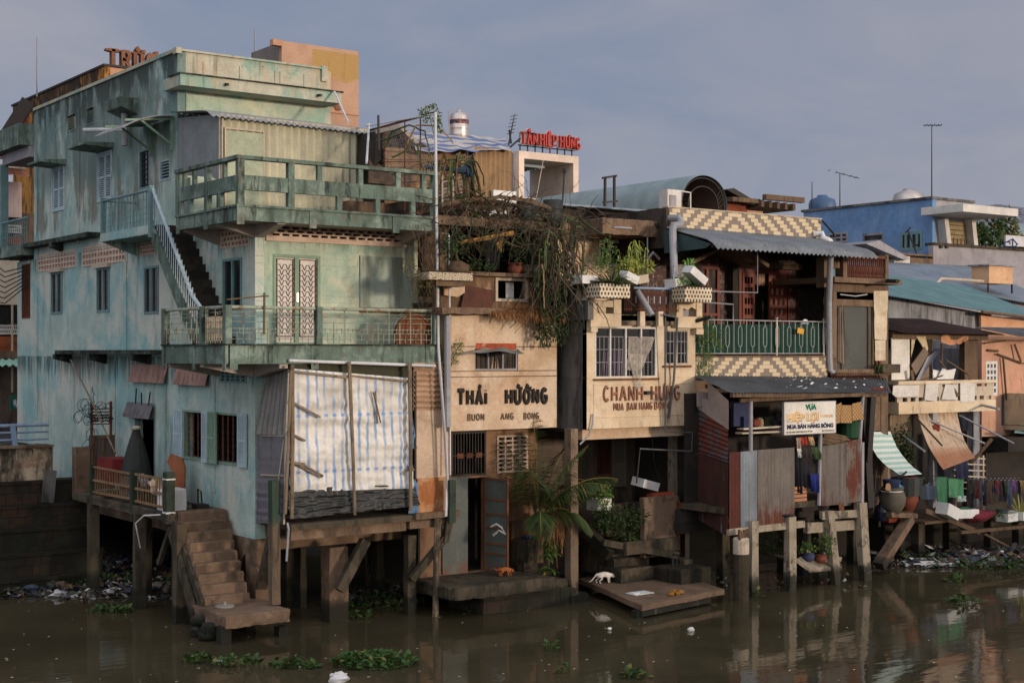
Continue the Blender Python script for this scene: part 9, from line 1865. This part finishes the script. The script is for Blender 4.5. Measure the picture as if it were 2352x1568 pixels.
for _ in range(90):
    x=ru(0,2352); y=ru(1395,1565); p=pz(x,y,.012); s=ru(.015,.05); m.add([p,p+V((s,0,0)),p+V((s,s*.6,.005)),p+V((0,s*.7,0))],[(0,1,2,3)])
solo('floating_specks', m, M_ptl, 'tiny pale specks drifting on the canal', 'rubbish', kind='stuff')
def frame_(x,y,a,b,rz,lab):
    p=pz(x,y,.02); q=MB(); q.box(-a,a,-b,-b+.06,0,.1); q.box(-a,a,b-.06,b,0,.1); q.box(-a,-a+.06,-b+.06,b-.06,0,.1); q.box(a-.06,a,-b+.06,b-.06,0,.1); q.box(-a+.06,a-.06,-b+.06,b-.06,0,.03); q.mul(Matrix.Translation(p)@Matrix.Rotation(rz,4,'Z')); solo('floating_foam_lid',q,M_foam,lab,'foam lid','floating foam lids')
frame_(2165,1292,.8,.35,-.6,'larger white foam lid afloat under the right deck'); frame_(2130,1298,.7,.25,-.6,'white foam lid half hidden left of the larger one'); frame_(2232,1272,.45,.25,-.5,'small white foam lid behind the larger ones')
for (x,y,s,nm,lab) in ((780,1558,.2,'plastic_bag','white crumpled plastic bag afloat at the bottom edge'),(1587,1445,.08,'foam_ball','round white float right of the raft slab'),(1400,1443-0,.05,'foam_chip','small white chip afloat before the raft slab')):
    m=MB(); m.blob(pz(x,y,.03),s,(1.1,.9,.7),9,7,.4 if s>.1 else .1); solo(nm,m,M_foam,lab,'litter')
for (x,y,lab) in ((508,1518,'white oblong scrap beside the hyacinth strip'),(834,1528-18,'small white scrap at the left edge of the largest hyacinth patch'),(2185,1330,'flat white scrap left of the upright weed clump'),(700,1530,'pink white scrap right of the medium hyacinth patch')):
    p=pz(x,y,.02); m=MB(); m.beam(p-V((.1,-.07,0)),p+V((.1,-.07,.02)),.07,.03,j=.008); solo('floating_scrap',m,M_foam,lab,'litter')
m=MB(); m.beam(pz(195,1385,-.1),pz(190,1370,.3),.03); m.beam(pz(198,1385,-.1),pz(205,1368,.28),.02); solo('stick', m, M_rust, 'reddish stick poking out of the water at the left', 'stick')
# ---------------------------------------------------------------- water, sky, sun, camera
def water():
    m = bpy.data.materials.new('murky canal water'); t = NT(m); b = t.bsdf
    c = t.mix(t.ramp(t.noise(.25, 3, .5), .35, .7), lin((74,67,49)), lin((58,53,38)))
    t.l.new(c, b.inputs['Base Color']); b.inputs['Roughness'].default_value = .045; b.inputs['IOR'].default_value = 1.33; b.inputs['Specular IOR Level'].default_value = .36
    n = t.noise((.9,2.6,1), 3, .55, 3, .4); n2 = t.noise((.22,.6,1), 2, .5, 8)
    t.bump(t.math('ADD', t.math('MULTIPLY', n, .5), n2), .16, .06)
    mb = MB(); mb.sheet((-160,-120,0),(300,-120,0),(-160,400,0),(300,400,0), 2, 2); struct('water', mb, m)
water()
# unseen houses added on the opposite bank, heights set to shade the lower fronts
mb = MB(); random.seed(5); x = -60
while x < 110:
    wd = ru(5, 9); h = ru(6., 8.5); mb.box(x, x+wd-.05, -100, -88, 0, h); mb.prism([(x,-88,h),(x+wd-.05,-88,h),(x+wd/2,-88,h+ru(.8,1.8))], (0,-12,0)); x += wd
struct('far_bank_blocker', mb, M_brown)
w = bpy.data.worlds.new("World"); S.world = w; w.use_nodes = True; nt = w.node_tree; nn = nt.nodes; ll = nt.links
bg = nn.get('Background') or nn.new('ShaderNodeBackground')
SUN_EL = 5.
sky = nn.new('ShaderNodeTexSky'); sky.sky_type = 'NISHITA'; sky.sun_disc = False; sky.sun_elevation = radians(SUN_EL)
sd = V((.38, -1, 0)).normalized()                       # where the sun stands: over the water, a little to the right of the house fronts
sky.sun_rotation = atan2(sd.x, sd.y)
tc = nn.new('ShaderNodeTexCoord'); mp = nn.new('ShaderNodeMapping'); ll.new(tc.outputs['Generated'], mp.inputs[0]); mp.inputs['Scale'].default_value = (1,1,2.8)
no = nn.new('ShaderNodeTexNoise'); ll.new(mp.outputs[0], no.inputs['Vector']); no.inputs['Scale'].default_value = 4.2; no.inputs['Detail'].default_value = 6; no.inputs['Roughness'].default_value = .52; no.inputs['Distortion'].default_value = .7
cr = nn.new('ShaderNodeValToRGB'); ll.new(no.outputs[0], cr.inputs[0])
e = cr.color_ramp.elements; e[0].position = .3; e[1].position = .72
e[0].color = (*[x*9.3 for x in lin((122,135,160))], 1); e[1].color = (*[x*9.5 for x in lin((152,152,164))], 1)
mx = nn.new('ShaderNodeMix'); mx.data_type = 'RGBA'; mx.inputs[0].default_value = .93; ll.new(sky.outputs[0], mx.inputs[6]); ll.new(cr.outputs[0], mx.inputs[7])

# the cloud is brightest overhead and on the side of the low sun, behind the photographer
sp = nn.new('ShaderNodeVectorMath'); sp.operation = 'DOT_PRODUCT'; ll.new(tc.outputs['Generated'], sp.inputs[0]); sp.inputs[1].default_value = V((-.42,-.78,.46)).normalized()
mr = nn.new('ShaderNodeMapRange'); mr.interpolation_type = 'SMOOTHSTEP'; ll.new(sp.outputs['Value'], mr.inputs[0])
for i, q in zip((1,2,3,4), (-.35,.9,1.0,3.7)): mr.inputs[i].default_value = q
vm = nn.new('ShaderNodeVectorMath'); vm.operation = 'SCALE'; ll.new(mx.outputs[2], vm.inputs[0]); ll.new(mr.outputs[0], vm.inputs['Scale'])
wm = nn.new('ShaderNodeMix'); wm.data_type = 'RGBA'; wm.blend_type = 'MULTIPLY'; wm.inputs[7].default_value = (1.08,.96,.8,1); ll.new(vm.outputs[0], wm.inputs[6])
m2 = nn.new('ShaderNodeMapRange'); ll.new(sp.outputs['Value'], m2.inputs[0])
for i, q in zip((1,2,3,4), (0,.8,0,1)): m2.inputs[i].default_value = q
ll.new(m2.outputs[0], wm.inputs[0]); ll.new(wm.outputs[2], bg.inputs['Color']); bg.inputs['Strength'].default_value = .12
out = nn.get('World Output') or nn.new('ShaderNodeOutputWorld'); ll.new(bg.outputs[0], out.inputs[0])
ld = bpy.data.lights.new('sun', 'SUN'); ld.energy = 2.45; ld.angle = radians(5); ld.color = (1, .81, .64)
lo = bpy.data.objects.new('sun', ld); COL.objects.link(lo)
dirv = V((sd.x*cos(radians(SUN_EL)), sd.y*cos(radians(SUN_EL)), sin(radians(SUN_EL))))
lo.rotation_euler = dirv.to_track_quat('Z', 'Y').to_euler(); lo.location = (0,-40,30)
cd = bpy.data.cameras.new('camera'); co = bpy.data.objects.new('camera', cd); COL.objects.link(co); S.camera = co
cd.sensor_width = 36; cd.lens = F_/2352*36; cd.shift_y = 26/2352; cd.clip_end = 2000; cd.clip_start = .5
co.location = EYE; co.rotation_euler = (pi/2, 0, -atan2(s_, c_))
S.render.engine = 'CYCLES'; S.view_settings.view_transform = 'Standard'; S.view_settings.look = 'None'; S.view_settings.gamma = 1; S.view_settings.exposure = 0
S.render.resolution_x, S.render.resolution_y = 1024, 682
